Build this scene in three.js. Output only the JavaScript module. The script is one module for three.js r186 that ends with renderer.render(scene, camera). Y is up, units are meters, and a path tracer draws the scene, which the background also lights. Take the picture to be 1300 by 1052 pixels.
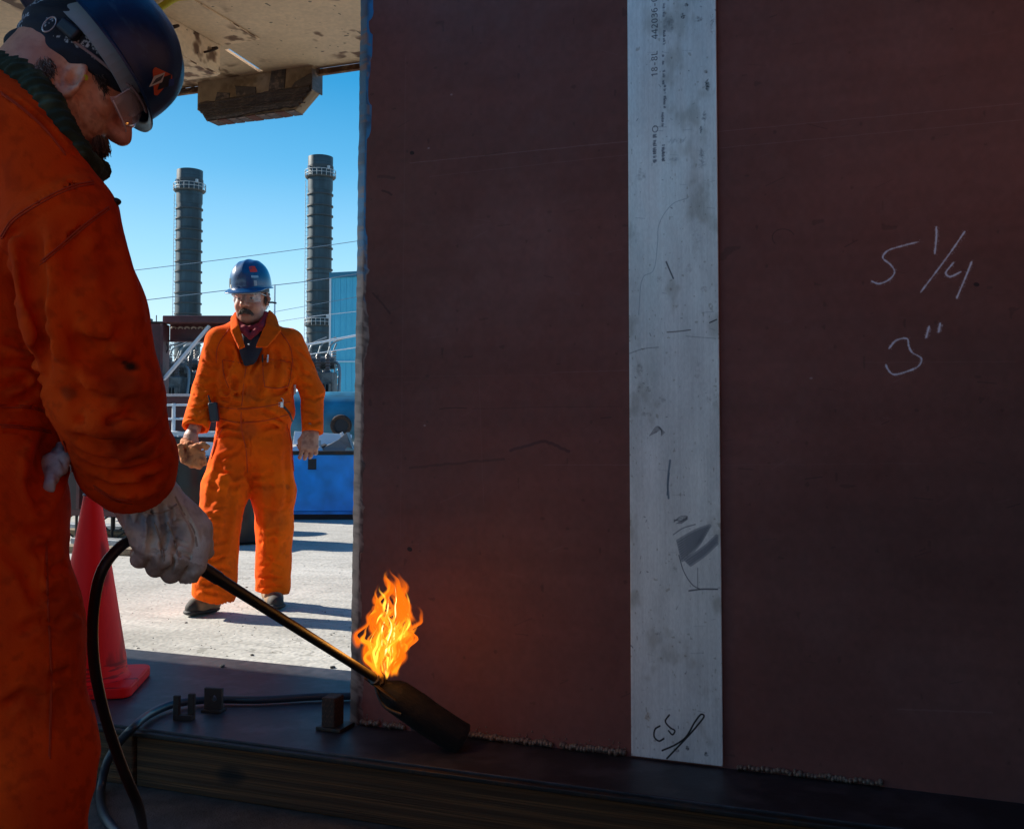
import * as THREE from 'three';
import { mergeGeometries, mergeVertices } from 'three/addons/utils/BufferGeometryUtils.js';
import { RoundedBoxGeometry } from 'three/addons/geometries/RoundedBoxGeometry.js';

// ------------------------------------------------------------------ camera, sky, sun, exposure
const V = (x, y, z) => new THREE.Vector3(x, y, z);
const scene = new THREE.Scene();
const FOCAL = 1300, CX = 650, CY = 481, PITCH = Math.atan(59 / 1300), YAW = 21 * Math.PI / 180;
const EYE = V(1.685, 0.97, 2.911);
const FWD = V(-Math.sin(YAW), 0, -Math.cos(YAW)), RIGHT = V(Math.cos(YAW), 0, -Math.sin(YAW)), UP = V(0, 1, 0);
const camera = new THREE.PerspectiveCamera(2 * Math.atan(526 / FOCAL) * 180 / Math.PI, 1300 / 1052, 0.05, 3000);
camera.position.copy(EYE);
camera.lookAt(EYE.clone().addScaledVector(FWD, Math.cos(PITCH)).addScaledVector(UP, Math.sin(PITCH)));
camera.setViewOffset(1300, 1052, 0, 45, 1300, 1052);
camera.updateProjectionMatrix();

const renderer = new THREE.WebGLRenderer({ antialias: true });
renderer.toneMapping = THREE.LinearToneMapping;
renderer.toneMappingExposure = 1.9;
renderer.shadowMap.enabled = true;

// the sun stands to the left, a little behind the scene
const SUN = V(-1, 0.56, -0.035).normalize();
const sun = new THREE.DirectionalLight(new THREE.Color(1.0, 0.93, 0.82), 5);
sun.position.copy(SUN).multiplyScalar(60); sun.target.position.set(0, 0, 0);
sun.castShadow = true; sun.shadow.radius = 1;
sun.shadow.mapSize.set(4096, 4096);
Object.assign(sun.shadow.camera, { left: -22, right: 22, top: 22, bottom: -22, near: 1, far: 160 });
scene.add(sun, sun.target);

// clear winter sky, pale at the horizon
{
  const w = 512, h = 256, data = new Float32Array(w * h * 4);
  const stops = [[0, [0.46, 0.58, 0.64]], [4, [0.40, 0.545, 0.62]], [9, [0.20, 0.41, 0.56]], [14, [0.065, 0.27, 0.475]], [19, [0.010, 0.18, 0.385]], [28, [0.008, 0.115, 0.295]], [60, [0.009, 0.065, 0.20]], [90, [0.008, 0.055, 0.17]]];
  for (let j = 0; j < h; j++) {
    const el = ((j + 0.5) / h - 0.5) * 180;
    for (let i = 0; i < w; i++) {
      const az = ((i + 0.5) / w - 0.5) * 2 * Math.PI, o = (j * w + i) * 4, e = Math.max(0, el);
      let c = stops[stops.length - 1][1];
      for (let k = 1; k < stops.length; k++) if (e <= stops[k][0]) {
        let t = (e - stops[k - 1][0]) / (stops[k][0] - stops[k - 1][0]); 
        c = [0, 1, 2].map((q) => stops[k - 1][1][q] * (1 - t) + stops[k][1][q] * t); break;
      }
      const d = V(Math.cos(el * Math.PI / 180) * Math.cos(az), Math.sin(el * Math.PI / 180), Math.cos(el * Math.PI / 180) * Math.sin(az)).dot(SUN);
      const glow = 0.2 * Math.pow(Math.max(0, d), 6);
      for (let q = 0; q < 3; q++) data[o + q] = (el < 0 ? [0.18, 0.18, 0.18][q] : c[q] + glow * [1, 0.95, 0.85][q]);
      data[o + 3] = 1;
    }
  }
  const t = new THREE.DataTexture(data, w, h, THREE.RGBAFormat, THREE.FloatType);
  t.mapping = THREE.EquirectangularReflectionMapping; t.magFilter = THREE.LinearFilter; t.minFilter = THREE.LinearFilter; t.needsUpdate = true;
  scene.background = t; scene.environment = t;
}

// ------------------------------------------------------------------ small helpers
let seed = 7;
const rnd = () => { seed = (seed + 0x6d2b79f5) | 0; let t = Math.imul(seed ^ (seed >>> 15), 1 | seed); t = (t + Math.imul(t ^ (t >>> 7), 61 | t)) ^ t; return ((t ^ (t >>> 14)) >>> 0) / 4294967296; };
const rr = (a, b) => a + (b - a) * rnd();
const clamp = (x, a, b) => Math.min(b, Math.max(a, x)), lerp = (a, b, t) => a + (b - a) * t;
const smooth = (a, b, x) => { const t = clamp((x - a) / (b - a), 0, 1); return t * t * (3 - 2 * t); };
// a sight line through a spot of the photograph, scaled to one metre of depth; used to survey real positions
function sight(px, py) {
  const x = (px - CX) / FOCAL, y = (CY - py) / FOCAL, k = Math.cos(PITCH) - y * Math.sin(PITCH);
  return FWD.clone().addScaledVector(RIGHT, x / k).addScaledVector(UP, (Math.sin(PITCH) + y * Math.cos(PITCH)) / k);
}
const at = (px, py, depth) => EYE.clone().addScaledVector(sight(px, py), depth);
const onY = (px, py, y) => { const s = sight(px, py); return EYE.clone().addScaledVector(s, (y - EYE.y) / s.y); };
const onZ = (px, py, z) => { const s = sight(px, py); return EYE.clone().addScaledVector(s, (z - EYE.z) / s.z); };
const depthOf = (p) => p.clone().sub(EYE).dot(FWD);

function hash3(x, y, z) { let h = Math.imul(x, 374761393) + Math.imul(y, 668265263) + Math.imul(z, 1440662683); h = Math.imul(h ^ (h >>> 13), 1274126177); return ((h ^ (h >>> 16)) >>> 0) / 4294967296; }
function noise(x, y, z) {
  const X = Math.floor(x), Y = Math.floor(y), Z = Math.floor(z);
  let u = x - X, v = y - Y, w = z - Z; u = u * u * (3 - 2 * u); v = v * v * (3 - 2 * v); w = w * w * (3 - 2 * w);
  const g = (i, j, k) => hash3(X + i, Y + j, Z + k);
  return lerp(lerp(lerp(g(0, 0, 0), g(1, 0, 0), u), lerp(g(0, 1, 0), g(1, 1, 0), u), v), lerp(lerp(g(0, 0, 1), g(1, 0, 1), u), lerp(g(0, 1, 1), g(1, 1, 1), u), v), w);
}
const fbm = (x, y, z, o = 4) => { let s = 0, a = 0.5, n = 0; for (let i = 0; i < o; i++) { s += a * noise(x, y, z); n += a; x = x * 2.03 + 11.3; y = y * 2.03 + 5.1; z = z * 2.03 + 7.7; a *= 0.5; } return s / n; };

const mixc = (a, b, t) => [lerp(a[0], b[0], t), lerp(a[1], b[1], t), lerp(a[2], b[2], t)];
const used = {};
function numbered(name) { const n = used[name] ?? 0; used[name] = n + 1; return n ? name + '_' + String(n).padStart(3, '0') : name; }
function tag(o, label, category, group, kind) {
  if (label) o.userData.label = label;
  if (category) o.userData.category = category;
  if (group) o.userData.group = group;
  if (kind) o.userData.kind = kind;
  return o;
}
function thing(name, pos, label, category, group) {
  const g = new THREE.Group(); g.name = numbered(name); if (pos) g.position.copy(pos); scene.add(g);
  return tag(g, label, category, group);
}
function mesh(name, geo, mat, parent = scene) {
  const list = Array.isArray(geo) ? geo : [geo];
  const g = list.length === 1 ? list[0] : mergeGeometries(list.map(plain), false);
  const m = new THREE.Mesh(g, mat); m.castShadow = m.receiveShadow = true;
  m.name = parent === scene ? numbered(name) : name;
  if (parent !== scene) { let k = 0, n = name; const taken = new Set(parent.children.map((c) => c.name)); while (taken.has(n)) n = name + '_' + String(++k).padStart(3, '0'); m.name = n; }
  parent.add(m); return m;
}
function plain(g) {
  g = g.index ? g.toNonIndexed() : g.clone();
  for (const k of Object.keys(g.attributes)) if (!['position', 'normal', 'uv'].includes(k)) g.deleteAttribute(k);
  if (!g.attributes.uv) g.setAttribute('uv', new THREE.Float32BufferAttribute(new Float32Array(g.attributes.position.count * 2), 2));
  return g;
}
const moved = (g, x = 0, y = 0, z = 0, rx = 0, ry = 0, rz = 0) => g.applyMatrix4(new THREE.Matrix4().compose(V(x, y, z), new THREE.Quaternion().setFromEuler(new THREE.Euler(rx, ry, rz, 'YXZ')), V(1, 1, 1)));
// a box with rounded edges and uv in metres
function box(w, h, d, r = 0.004, x = 0, y = 0, z = 0, rx = 0, ry = 0, rz = 0) {
  r = Math.min(r, w * 0.45, h * 0.45, d * 0.45);
  const g = r > 0.0006 ? new RoundedBoxGeometry(w, h, d, 2, r) : new THREE.BoxGeometry(w, h, d);
  boxUV(g); return moved(g, x, y, z, rx, ry, rz);
}
function boxUV(g, s = 1) {
  const p = g.attributes.position, n = g.attributes.normal, uv = new Float32Array(p.count * 2);
  for (let i = 0; i < p.count; i++) {
    const a = [Math.abs(n.getX(i)), Math.abs(n.getY(i)), Math.abs(n.getZ(i))];
    const q = a[0] > a[1] && a[0] > a[2] ? [p.getZ(i), p.getY(i)] : a[1] > a[2] ? [p.getX(i), p.getZ(i)] : [p.getX(i), p.getY(i)];
    uv[2 * i] = q[0] * s; uv[2 * i + 1] = q[1] * s;
  }
  g.setAttribute('uv', new THREE.BufferAttribute(uv, 2)); return g;
}
// a round bar between two points
function bar(a, b, r0, r1 = r0, n = 10) {
  const d = b.clone().sub(a), g = new THREE.CylinderGeometry(r1, r0, d.length(), n);
  g.applyQuaternion(new THREE.Quaternion().setFromUnitVectors(UP, d.clone().normalize()));
  return g.translate((a.x + b.x) / 2, (a.y + b.y) / 2, (a.z + b.z) / 2);
}
// a square bar between two points
function beam(a, b, w, h = w, r = 0.003) {
  const d = b.clone().sub(a), g = box(w, d.length(), h, r);
  const y = d.clone().normalize(), x = Math.abs(y.y) > 0.98 ? V(1, 0, 0) : V(0, 1, 0).cross(y).normalize(), z = x.clone().cross(y).normalize();
  g.applyMatrix4(new THREE.Matrix4().makeBasis(x, y, z));
  return g.translate((a.x + b.x) / 2, (a.y + b.y) / 2, (a.z + b.z) / 2);
}
const tube = (pts, r, seg = 60, n = 10) => new THREE.TubeGeometry(new THREE.CatmullRomCurve3(pts, false, 'centripetal'), seg, r, n, false);
function prism(shape, depth, bevel = 0) {
  return new THREE.ExtrudeGeometry(shape, { depth, bevelEnabled: bevel > 0, bevelSize: bevel, bevelThickness: bevel, bevelSegments: 2, curveSegments: 12 });
}
const poly = (pts) => new THREE.Shape(pts.map(([x, y]) => new THREE.Vector2(x, y)));
// roughen a geometry with noise along its normals
function rough(g, amp, freq, s = 0) {
  const p = g.attributes.position, n = g.attributes.normal;
  for (let i = 0; i < p.count; i++) { const x = p.getX(i), y = p.getY(i), z = p.getZ(i), k = amp * (fbm(x * freq + s, y * freq, z * freq, 3) - 0.5) * 2; p.setXYZ(i, x + n.getX(i) * k, y + n.getY(i) * k, z + n.getZ(i) * k); }
  g.computeVertexNormals(); return g;
}

// ------------------------------------------------------------------ textures and materials
function canvas(w, h, draw) { const c = document.createElement('canvas'); c.width = w; c.height = h; draw(c.getContext('2d'), w, h); return c; }
function canvasMap(c, repeat, srgb = true) {
  const t = new THREE.CanvasTexture(c); if (srgb) t.colorSpace = THREE.SRGBColorSpace; t.magFilter = THREE.LinearFilter;
  t.wrapS = t.wrapT = repeat ? THREE.RepeatWrapping : THREE.ClampToEdgeWrapping; if (repeat) t.repeat.set(repeat[0], repeat[1]); t.needsUpdate = true; return t;
}
// tileable noise picture: f(u, v, n) gives [r, g, b] 0..255; n(freqX, freqY, seed) is periodic noise
function picture(w, h, f) {
  const d = new Uint8Array(w * h * 4);
  const per = (x, y, fx, fy, s) => {
    const X = Math.floor(x), Y = Math.floor(y); let u = x - X, v = y - Y; u = u * u * (3 - 2 * u); v = v * v * (3 - 2 * v);
    const g = (i, j) => hash3(((X + i) % fx + fx) % fx, ((Y + j) % fy + fy) % fy, s);
    return lerp(lerp(g(0, 0), g(1, 0), u), lerp(g(0, 1), g(1, 1), u), v);
  };
  for (let j = 0; j < h; j++) for (let i = 0; i < w; i++) {
    const u = i / w, v = j / h;
    const n = (fx, fy, s, o = 1) => { let a = 0, k = 0.5, t = 0; for (let q = 0; q < o; q++) { a += k * per(u * fx, v * fy, fx, fy, s + q); t += k; fx *= 2; fy *= 2; k *= 0.5; } return a / t; };
    const c = f(u, v, n), o = (j * w + i) * 4; d[o] = clamp(c[0], 0, 255); d[o + 1] = clamp(c[1], 0, 255); d[o + 2] = clamp(c[2], 0, 255); d[o + 3] = 255;
  }
  return d;
}
function noiseMap(w, h, f, repeat = [1, 1], srgb = true) {
  const t = new THREE.DataTexture(picture(w, h, f), w, h); if (srgb) t.colorSpace = THREE.SRGBColorSpace;
  t.magFilter = THREE.LinearFilter; t.minFilter = THREE.LinearMipmapLinearFilter; t.generateMipmaps = true; t.wrapS = t.wrapT = THREE.RepeatWrapping; t.repeat.set(repeat[0], repeat[1]); t.needsUpdate = true; return t;
}
const grain = noiseMap(512, 512, (u, v, n) => { const g = 90 + 130 * (0.6 * n(24, 24, 3, 4) + 0.4 * n(128, 128, 9, 2)); return [g, g, g]; }, [2, 2], false);
const std = (color, roughness = 0.7, metalness = 0, more = {}) => new THREE.MeshStandardMaterial({ color: new THREE.Color().setRGB(...color), roughness, metalness, ...more });
// worn paint: a colour broken by patches of a second colour
function worn(c1, c2, share, { rep = [1, 1], f = 8, s = 1, rough: ro = 0.6, metal = 0, bump = 0.0006 } = {}) {
  const to = (c) => c.map((x) => 255 * (x <= 0.0031308 ? 12.92 * x : 1.055 * Math.pow(x, 1 / 2.4) - 0.055));
  const a = to(c1), b = to(c2);
  const m = noiseMap(256, 256, (u, v, n) => { const k = smooth(1 - share - 0.12, 1 - share + 0.12, 0.55 * n(f, f, s, 4) + 0.3 * n(f * 4, f * 4, s + 20, 2) + 0.15), t = 0.86 + 0.28 * n(f * 2, f * 2, s + 40, 3); return [0, 1, 2].map((q) => lerp(a[q], b[q], k) * t); }, rep);
  return new THREE.MeshStandardMaterial({ map: m, roughness: ro, metalness: metal, bumpMap: grain, bumpScale: bump });
}
// ------------------------------------------------------------------ the setting: ground, deck plate, timbers
const concreteMap = noiseMap(1024, 1024, (u, v, n) => {
  const streak = n(10, 90, 5, 3), blot = n(6, 6, 2, 4), fine = n(160, 160, 8, 2), w = n(16, 60, 31, 3);
  let g = 163 + 20 * (streak - 0.5) + 46 * (blot - 0.5) + 26 * (fine - 0.5) + 14 * (w - 0.5);
  const crack = Math.abs(n(5, 7, 77, 4) - 0.5); if (crack < 0.005 && blot > 0.5) g -= 30;
  if (n(200, 200, 91) > 0.93) g -= 32;
  return [g + 4, g + 1, g - 7];
}, [1 / 2.6, 1 / 2.6]);
const concreteBump = noiseMap(1024, 1024, (u, v, n) => { const g = 128 + 90 * (n(9, 50, 5, 4) - 0.5) + 110 * (n(20, 34, 61, 4) - 0.5) + 50 * (n(180, 180, 12) - 0.5); return [g, g, g]; }, [1 / 2.6, 1 / 2.6], false);
const M = {
  concrete: new THREE.MeshStandardMaterial({ map: concreteMap, bumpMap: concreteBump, bumpScale: 0.010, roughness: 0.92 }),
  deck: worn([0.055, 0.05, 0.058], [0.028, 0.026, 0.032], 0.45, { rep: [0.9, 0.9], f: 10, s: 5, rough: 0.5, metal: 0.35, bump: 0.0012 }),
  darkSteel: worn([0.022, 0.019, 0.018], [0.05, 0.027, 0.016], 0.35, { rep: [4, 4], f: 6, s: 9, rough: 0.55, metal: 0.4 }),
  black: std([0.012, 0.012, 0.014], 0.5), rubber: std([0.011, 0.011, 0.013], 0.42),
  rust: worn([0.10, 0.045, 0.022], [0.03, 0.018, 0.013], 0.5, { rep: [3, 3], f: 6, s: 13, rough: 0.85, bump: 0.002 }),
  tan: worn([0.40, 0.31, 0.20], [0.22, 0.155, 0.09], 0.24, { rep: [0.7, 0.7], f: 7, s: 17, rough: 0.6, bump: 0.001 }),
  maroon: worn([0.10, 0.022, 0.024], [0.065, 0.018, 0.018], 0.4, { rep: [1, 1], f: 6, s: 21, rough: 0.6 }),
  white: std([0.62, 0.64, 0.66], 0.5), galv: worn([0.34, 0.36, 0.38], [0.2, 0.21, 0.22], 0.4, { rep: [2, 2], f: 8, s: 25, rough: 0.5, metal: 0.3 }),
};
const structure = (name, geo, mat, label) => { const m = mesh(name, geo, mat); m.userData.kind = 'structure'; if (label) m.userData.label = label; return m; };
{ // the yard beyond the timber edge (z < 0.37) and the lower ground this side of it
  const g = new THREE.PlaneGeometry(1600, 1600.37 - 800, 1, 1).rotateX(-Math.PI / 2).translate(0, 0, -(1600.37 - 800) / 2 + 0.28); boxUV(g);
  structure('yard_ground', g, M.concrete, 'bright sunlit concrete yard');
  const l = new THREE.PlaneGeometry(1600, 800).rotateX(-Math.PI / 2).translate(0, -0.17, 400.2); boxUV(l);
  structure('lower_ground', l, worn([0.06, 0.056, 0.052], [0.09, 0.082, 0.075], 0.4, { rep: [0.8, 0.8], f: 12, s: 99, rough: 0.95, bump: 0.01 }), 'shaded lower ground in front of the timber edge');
}
// ------------------------------------------------------------------ steel deck plate on timbers
{
  const d = thing('deck_plate', V(0, 0, 0), 'dark steel deck plate lying in shade under the cone and the hose', 'steel plate');
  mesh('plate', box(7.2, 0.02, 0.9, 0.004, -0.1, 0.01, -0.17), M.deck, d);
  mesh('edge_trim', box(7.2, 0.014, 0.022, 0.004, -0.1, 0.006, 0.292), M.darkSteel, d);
  const wood = (() => {
    const m = noiseMap(512, 256, (u, v, n) => {
      const warp = 0.05 * n(3, 3, 4, 3), ring = 0.5 + 0.5 * Math.sin((v + warp) * 62 + 3 * n(2, 6, 8, 2)), fib = n(6, 150, 12, 2), knot = n(5, 3, 33, 2);
      const k = 0.45 + 0.4 * ring * fib + 0.2 * fib - 0.5 * smooth(0.72, 0.85, knot);
      return [128 * k + 8, 82 * k + 5, 44 * k + 3];
    }, [0.7, 3.2]);
    const bump = noiseMap(256, 256, (u, v, n) => { const g = 255 * n(4, 110, 12, 2); return [g, g, g]; }, [0.7, 3.2], false);
    return new THREE.MeshStandardMaterial({ map: m, bumpMap: bump, bumpScale: 0.003, roughness: 0.85 });
  })();
  const cuts = [[-3.3, -1.305], [-1.3, -0.612], [-0.607, 3.3]];
  const labels = ['brown sawn timber under the deck plate edge, behind the bending worker', 'brown sawn timber under the deck plate edge between the hose and the wand', 'brown sawn timber under the deck plate edge below the tall maroon plate'];
  cuts.forEach(([a, b], i) => {
    const g = box(b - a, 0.166, 0.19, 0.008, 0, 0, 0); rough(g, 0.002, 20, i * 7);
    const uv = g.attributes.uv; for (let k = 0; k < uv.count; k++) uv.setXY(k, uv.getX(k) + i * 0.37, uv.getY(k) + i * 0.21);
    const t = mesh('timber', g, wood); t.position.set((a + b) / 2, -0.086, 0.172 + [0, 0.004, -0.003][i]);
    tag(t, labels[i], 'timber', 'timbers under the deck plate edge');
  });
}

// ------------------------------------------------------------------ the tall maroon plate
const wallAt = (px, py) => { const p = onZ(px, py, 0); return [p.x, p.y]; };
const WALL_W = 2.3, WALL_H = 2.6;                       // the part of the plate that carries the marks
{
  const w = thing('tall_steel_plate', V(0, 0, 0), 'tall dark maroon primed steel plate standing upright on the deck', 'steel plate');
  const S = 2000 / WALL_H, cv = canvas(Math.round(WALL_W * S), 2000, (c, W, H) => {
    const base = new ImageData(new Uint8ClampedArray(picture(W >> 1, H >> 1, (u, v, n) => {
      const cloud = n(3, 4, 3, 4), band = n(2, 26, 9, 3), fine = n(160, 160, 14, 2), brush = n(6, 120, 19, 2), spot = n(90, 90, 44);
      let k = 1 + 0.40 * (cloud - 0.5) + 0.14 * (band - 0.5) + 0.10 * (fine - 0.5) + 0.05 * (brush - 0.5); if (spot > 0.955) k *= 0.86;
      const b = smooth(0.52, 0.75, n(4, 5, 61, 4));
      return [(114 + 6 * b) * k, (69 + 7 * b) * k, (62 + 8 * b) * k];
    })), W >> 1, H >> 1);
    const small = canvas(W >> 1, H >> 1, (q) => q.putImageData(base, 0, 0));
    c.drawImage(small, 0, 0, W, H);
    const X = (p) => [p[0] * S, H - p[1] * S];
    const line = (pts, width, color, rag = 0) => {
      c.strokeStyle = color; c.lineWidth = width * S; c.lineCap = 'round'; c.lineJoin = 'round'; c.beginPath();
      pts.forEach((q, i) => { const [x, y] = X(wallAt(q[0], q[1])); i ? c.lineTo(x + rag * (rnd() - 0.5), y + rag * (rnd() - 0.5)) : c.moveTo(x, y); }); c.stroke();
    };
    const curve = (pts, n = 24) => { const k = new THREE.CatmullRomCurve3(pts.map(([x, y]) => V(x, y, 0)), false, 'centripetal'); return k.getPoints(n).map((p) => [p.x, p.y]); };
    const chalk = (pts, wd = 0.0042) => {               // chalk breaks over the grain of the paint
      const p = curve(pts, 60);
      for (let i = 1; i < p.length; i++) { const a = 0.55 + 0.45 * rnd(); line([p[i - 1], p[i]], wd * (0.65 + 0.6 * rnd()), `rgba(214,212,228,${a})`); }
      for (let i = 0; i < p.length * 2; i++) { const q = p[Math.floor(rnd() * p.length)], [x, y] = X(wallAt(q[0] + rr(-3, 3), q[1] + rr(-3, 3))); c.fillStyle = `rgba(205,200,215,${0.15 + 0.3 * rnd()})`; c.fillRect(x, y, 1.6, 1.6); }
    };
    // 5 1/4
    chalk([[1166, 307], [1146, 312], [1126, 319], [1121, 327], [1131, 336], [1136, 345], [1130, 354], [1116, 360], [1107, 357]]);
    chalk([[1189, 288], [1189, 302], [1187, 322]]); chalk([[1225, 294], [1205, 323], [1169, 371]]);
    chalk([[1211, 333], [1201, 347], [1206, 351], [1220, 345]]); chalk([[1234, 332], [1226, 352], [1215, 378]]);
    // 3"
    chalk([[1129, 442], [1138, 432], [1152, 430], [1154, 439], [1158, 447], [1170, 455], [1167, 464], [1150, 472], [1134, 475], [1127, 468], [1125, 463]], 0.0048);
    chalk([[1180, 414], [1176, 428]], 0.004); chalk([[1194, 410], [1192, 421]], 0.004);
    // scratches and handling marks
    for (const [a, b, al, wd] of [[[520, 207], [800, 179], 0.35, 0.002], [[545, 224], [800, 196], 0.2, 0.0016], [[912, 167], [1298, 131], 0.26, 0.0016], [[912, 188], [1298, 152], 0.24, 0.0016], [[700, 473], [798, 470], 0.3, 0.0014], [[690, 590], [798, 590], 0.26, 0.0016], [[915, 590], [1180, 588], 0.14, 0.0014], [[480, 478], [700, 476], 0.12, 0.0014],
      [[1098, 460], [1290, 459], 0.2, 0.0014], [[515, 70], [508, 690], 0.09, 0.003], [[608, 480], [614, 640], 0.12, 0.002], [[1135, 485], [1148, 478], 0.15, 0.002], [[1140, 900], [1260, 904], 0.18, 0.004]]) {
      line(Array.from({ length: 30 }, (_, i) => [lerp(a[0], b[0], i / 29), lerp(a[1], b[1], i / 29)]), wd, `rgba(176,150,150,${al})`, 1.2);
    }
    for (const [a, b, al, wd] of [[[558, 519], [592, 518], 0.5, 0.002], [[600, 519], [790, 516], 0.18, 0.002], [[473, 372], [495, 398], 0.28, 0.006], [[485, 242], [497, 247], 0.35, 0.006], [[480, 224], [500, 226], 0.2, 0.01]]) line(curve([a, [(a[0] + b[0]) / 2, (a[1] + b[1]) / 2 - 1], b]), wd, `rgba(22,14,16,${al})`, 1);
    line(curve([[648, 572], [668, 566], [690, 560], [705, 565], [722, 573]]), 0.009, 'rgba(30,20,30,0.32)', 3);
    line(curve([[520, 594], [560, 590], [600, 586], [640, 582]]), 0.008, 'rgba(26,16,20,0.2)', 3);
    for (const [x, y, r, al] of [[523, 194, 0.008, 0.7], [520, 697, 0.009, 0.75], [1240, 361, 0.007, 0.6], [598, 145, 0.003, 0.3]]) { const [a, b] = X(wallAt(x, y)); c.fillStyle = `rgba(12,9,12,${al})`; c.beginPath(); c.ellipse(a, b, r * S, r * S * 0.75, 0.3, 0, 7); c.fill(); }
    for (const [x, y] of [[573, 120], [544, 188], [539, 540], [1030, 480]]) { const [a, b] = X(wallAt(x, y)); c.fillStyle = 'rgba(190,170,170,0.5)'; c.beginPath(); c.ellipse(a, b, 3.2, 2.2, 0, 0, 7); c.fill(); }
    for (let i = 0; i < 120; i++) { const x = rr(470, 1290), y = rr(20, 900), l = rr(4, 26); line([[x, y], [x + l, y - l * rr(-0.3, 0.6)]], rr(0.001, 0.004), rnd() < 0.5 ? `rgba(24,15,18,${rr(0.1, 0.3)})` : `rgba(150,120,120,${rr(0.06, 0.16)})`, 2); }
    { const [a, b] = X(wallAt(995, 302)); c.strokeStyle = 'rgba(20,12,14,0.3)'; c.lineWidth = 2; c.beginPath(); c.ellipse(a, b, 24, 19, 0.3, 2.2, 5.6); c.stroke(); }
  });
  const map = canvasMap(cv);
  const rmap = noiseMap(512, 512, (u, v, n) => { const g = 255 * clamp(0.78 + 0.25 * (n(5, 7, 71, 4) - 0.5) + 0.15 * (n(60, 60, 5, 2) - 0.5), 0, 1); return [g, g, g]; }, [1, 1], false);
  const bmap = noiseMap(1024, 1024, (u, v, n) => { const g = 128 + 120 * (n(7, 9, 51, 3) - 0.5) + 60 * (n(150, 150, 15, 2) - 0.5); return [g, g, g]; }, [1, 1], false);
  const paint = new THREE.MeshStandardMaterial({ map, roughnessMap: rmap, bumpMap: bmap, bumpScale: 0.0035, roughness: 1 });
  const H = 3.3, lean = (y) => 0.022 * y / 2.4;         // the flame-cut edge is not quite plumb
  const face = poly([[0.035, 0.02], [3.3, 0.02], [3.3, H], [0.035 + lean(H), H]]), g = prism(face, 0.05).translate(0, 0, -0.05);
  const p = g.attributes.position, uv = g.attributes.uv; for (let i = 0; i < p.count; i++) uv.setXY(i, p.getX(i) / WALL_W, p.getY(i) / WALL_H);
  mesh('plate', g, paint, w);
  // ground bevel along the left edge, with a ragged rim where the paint stops
  const pos = [], idx = [], uvs = [], N = 420; let j = 0.02, jt = 0.02;
  for (let i = 0; i <= N; i++) {
    const y = 0.02 + (H - 0.02) * i / N, l = lean(y) + 0.0012 * (noise(1, y * 40, 3) - 0.5);
    if (rnd() < 0.16) jt = 0.003 + 0.022 * Math.pow(rnd(), 1.6); j = lerp(j, jt, 0.55);
    const row = [[0.0, -0.05], [0.0, -0.022], [0.036, 0.0008], [0.036 + j * 0.6, 0.0016], [0.036 + j + 0.004, 0.0004]];
    row.forEach(([x, z], k) => { const q = k === 1 ? 0.003 * (noise(y * 60, 2, 7) - 0.5) : 0; pos.push(x + l + q, y, z); uvs.push(x * 6 + z * 3, y); });
    if (i < N) for (let k = 0; k < 4; k++) { const a = i * 5 + k, b = a + 5; idx.push(a, a + 1, b, a + 1, b + 1, b); }
  }
  // bare steel with rust, the upper part painted with a ragged blue sky reflection
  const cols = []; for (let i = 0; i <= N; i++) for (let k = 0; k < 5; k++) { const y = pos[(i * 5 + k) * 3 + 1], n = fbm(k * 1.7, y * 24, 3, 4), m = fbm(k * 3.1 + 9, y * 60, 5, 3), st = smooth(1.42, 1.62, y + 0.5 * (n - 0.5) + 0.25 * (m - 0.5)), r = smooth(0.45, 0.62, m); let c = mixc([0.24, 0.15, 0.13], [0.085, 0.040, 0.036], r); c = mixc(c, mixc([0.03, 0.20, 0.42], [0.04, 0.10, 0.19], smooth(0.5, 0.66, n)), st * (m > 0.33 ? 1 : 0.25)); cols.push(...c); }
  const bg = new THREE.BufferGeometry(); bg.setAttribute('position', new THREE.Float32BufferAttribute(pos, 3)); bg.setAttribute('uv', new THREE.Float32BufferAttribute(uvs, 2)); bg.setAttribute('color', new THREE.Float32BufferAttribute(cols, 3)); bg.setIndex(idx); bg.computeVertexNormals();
  mesh('ground_bevel', bg, new THREE.MeshStandardMaterial({ vertexColors: true, roughness: 0.45, metalness: 0.3, bumpMap: grain, bumpScale: 0.002 }), w).userData.label = 'bare ground steel edge of the plate, sky reflection painted blue above';
  // weld run at the foot: small overlapping ripples
  const rip = []; let x = 0.06;
  while (x < 0.92) { if (rnd() < 0.03) x += rr(0.01, 0.035); const s = new THREE.SphereGeometry(0.012, 7, 5).scale(0.62, 0.6 + 0.3 * rnd(), 0.7 + 0.5 * rnd()).rotateZ(rr(-0.25, 0.25)).translate(x, 0.028 + 0.006 * rnd(), 0.006); rip.push(s); x += rr(0.007, 0.0105); }
  for (let k = 0; k < 90; k++) rip.push(new THREE.IcosahedronGeometry(rr(0.0012, 0.003), 0).translate(rr(0.06, 0.93), 0.03 + Math.abs(rr(-0.02, 0.03)) + 0.006, 0.0015));
  for (x = 1.24; x < 1.62; x += rr(0.006, 0.013)) rip.push(new THREE.SphereGeometry(0.011, 7, 5).scale(rr(0.5, 0.8), rr(0.5, 0.9), rr(0.7, 1.2)).rotateZ(rr(-0.3, 0.3)).translate(x, 0.027 + 0.006 * rnd(), 0.005));
  const wm = mesh('weld_bead', rip, worn([0.30, 0.24, 0.19], [0.10, 0.065, 0.045], 0.4, { rep: [5, 5], s: 41, rough: 0.6, metal: 0.3 }), w); wm.userData.kind = 'stuff';
  const fb = thing('foot_block', V(-0.014, 0.02, 0.062), 'small rusty dark steel block against the left foot of the tall plate', 'steel block');
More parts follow.
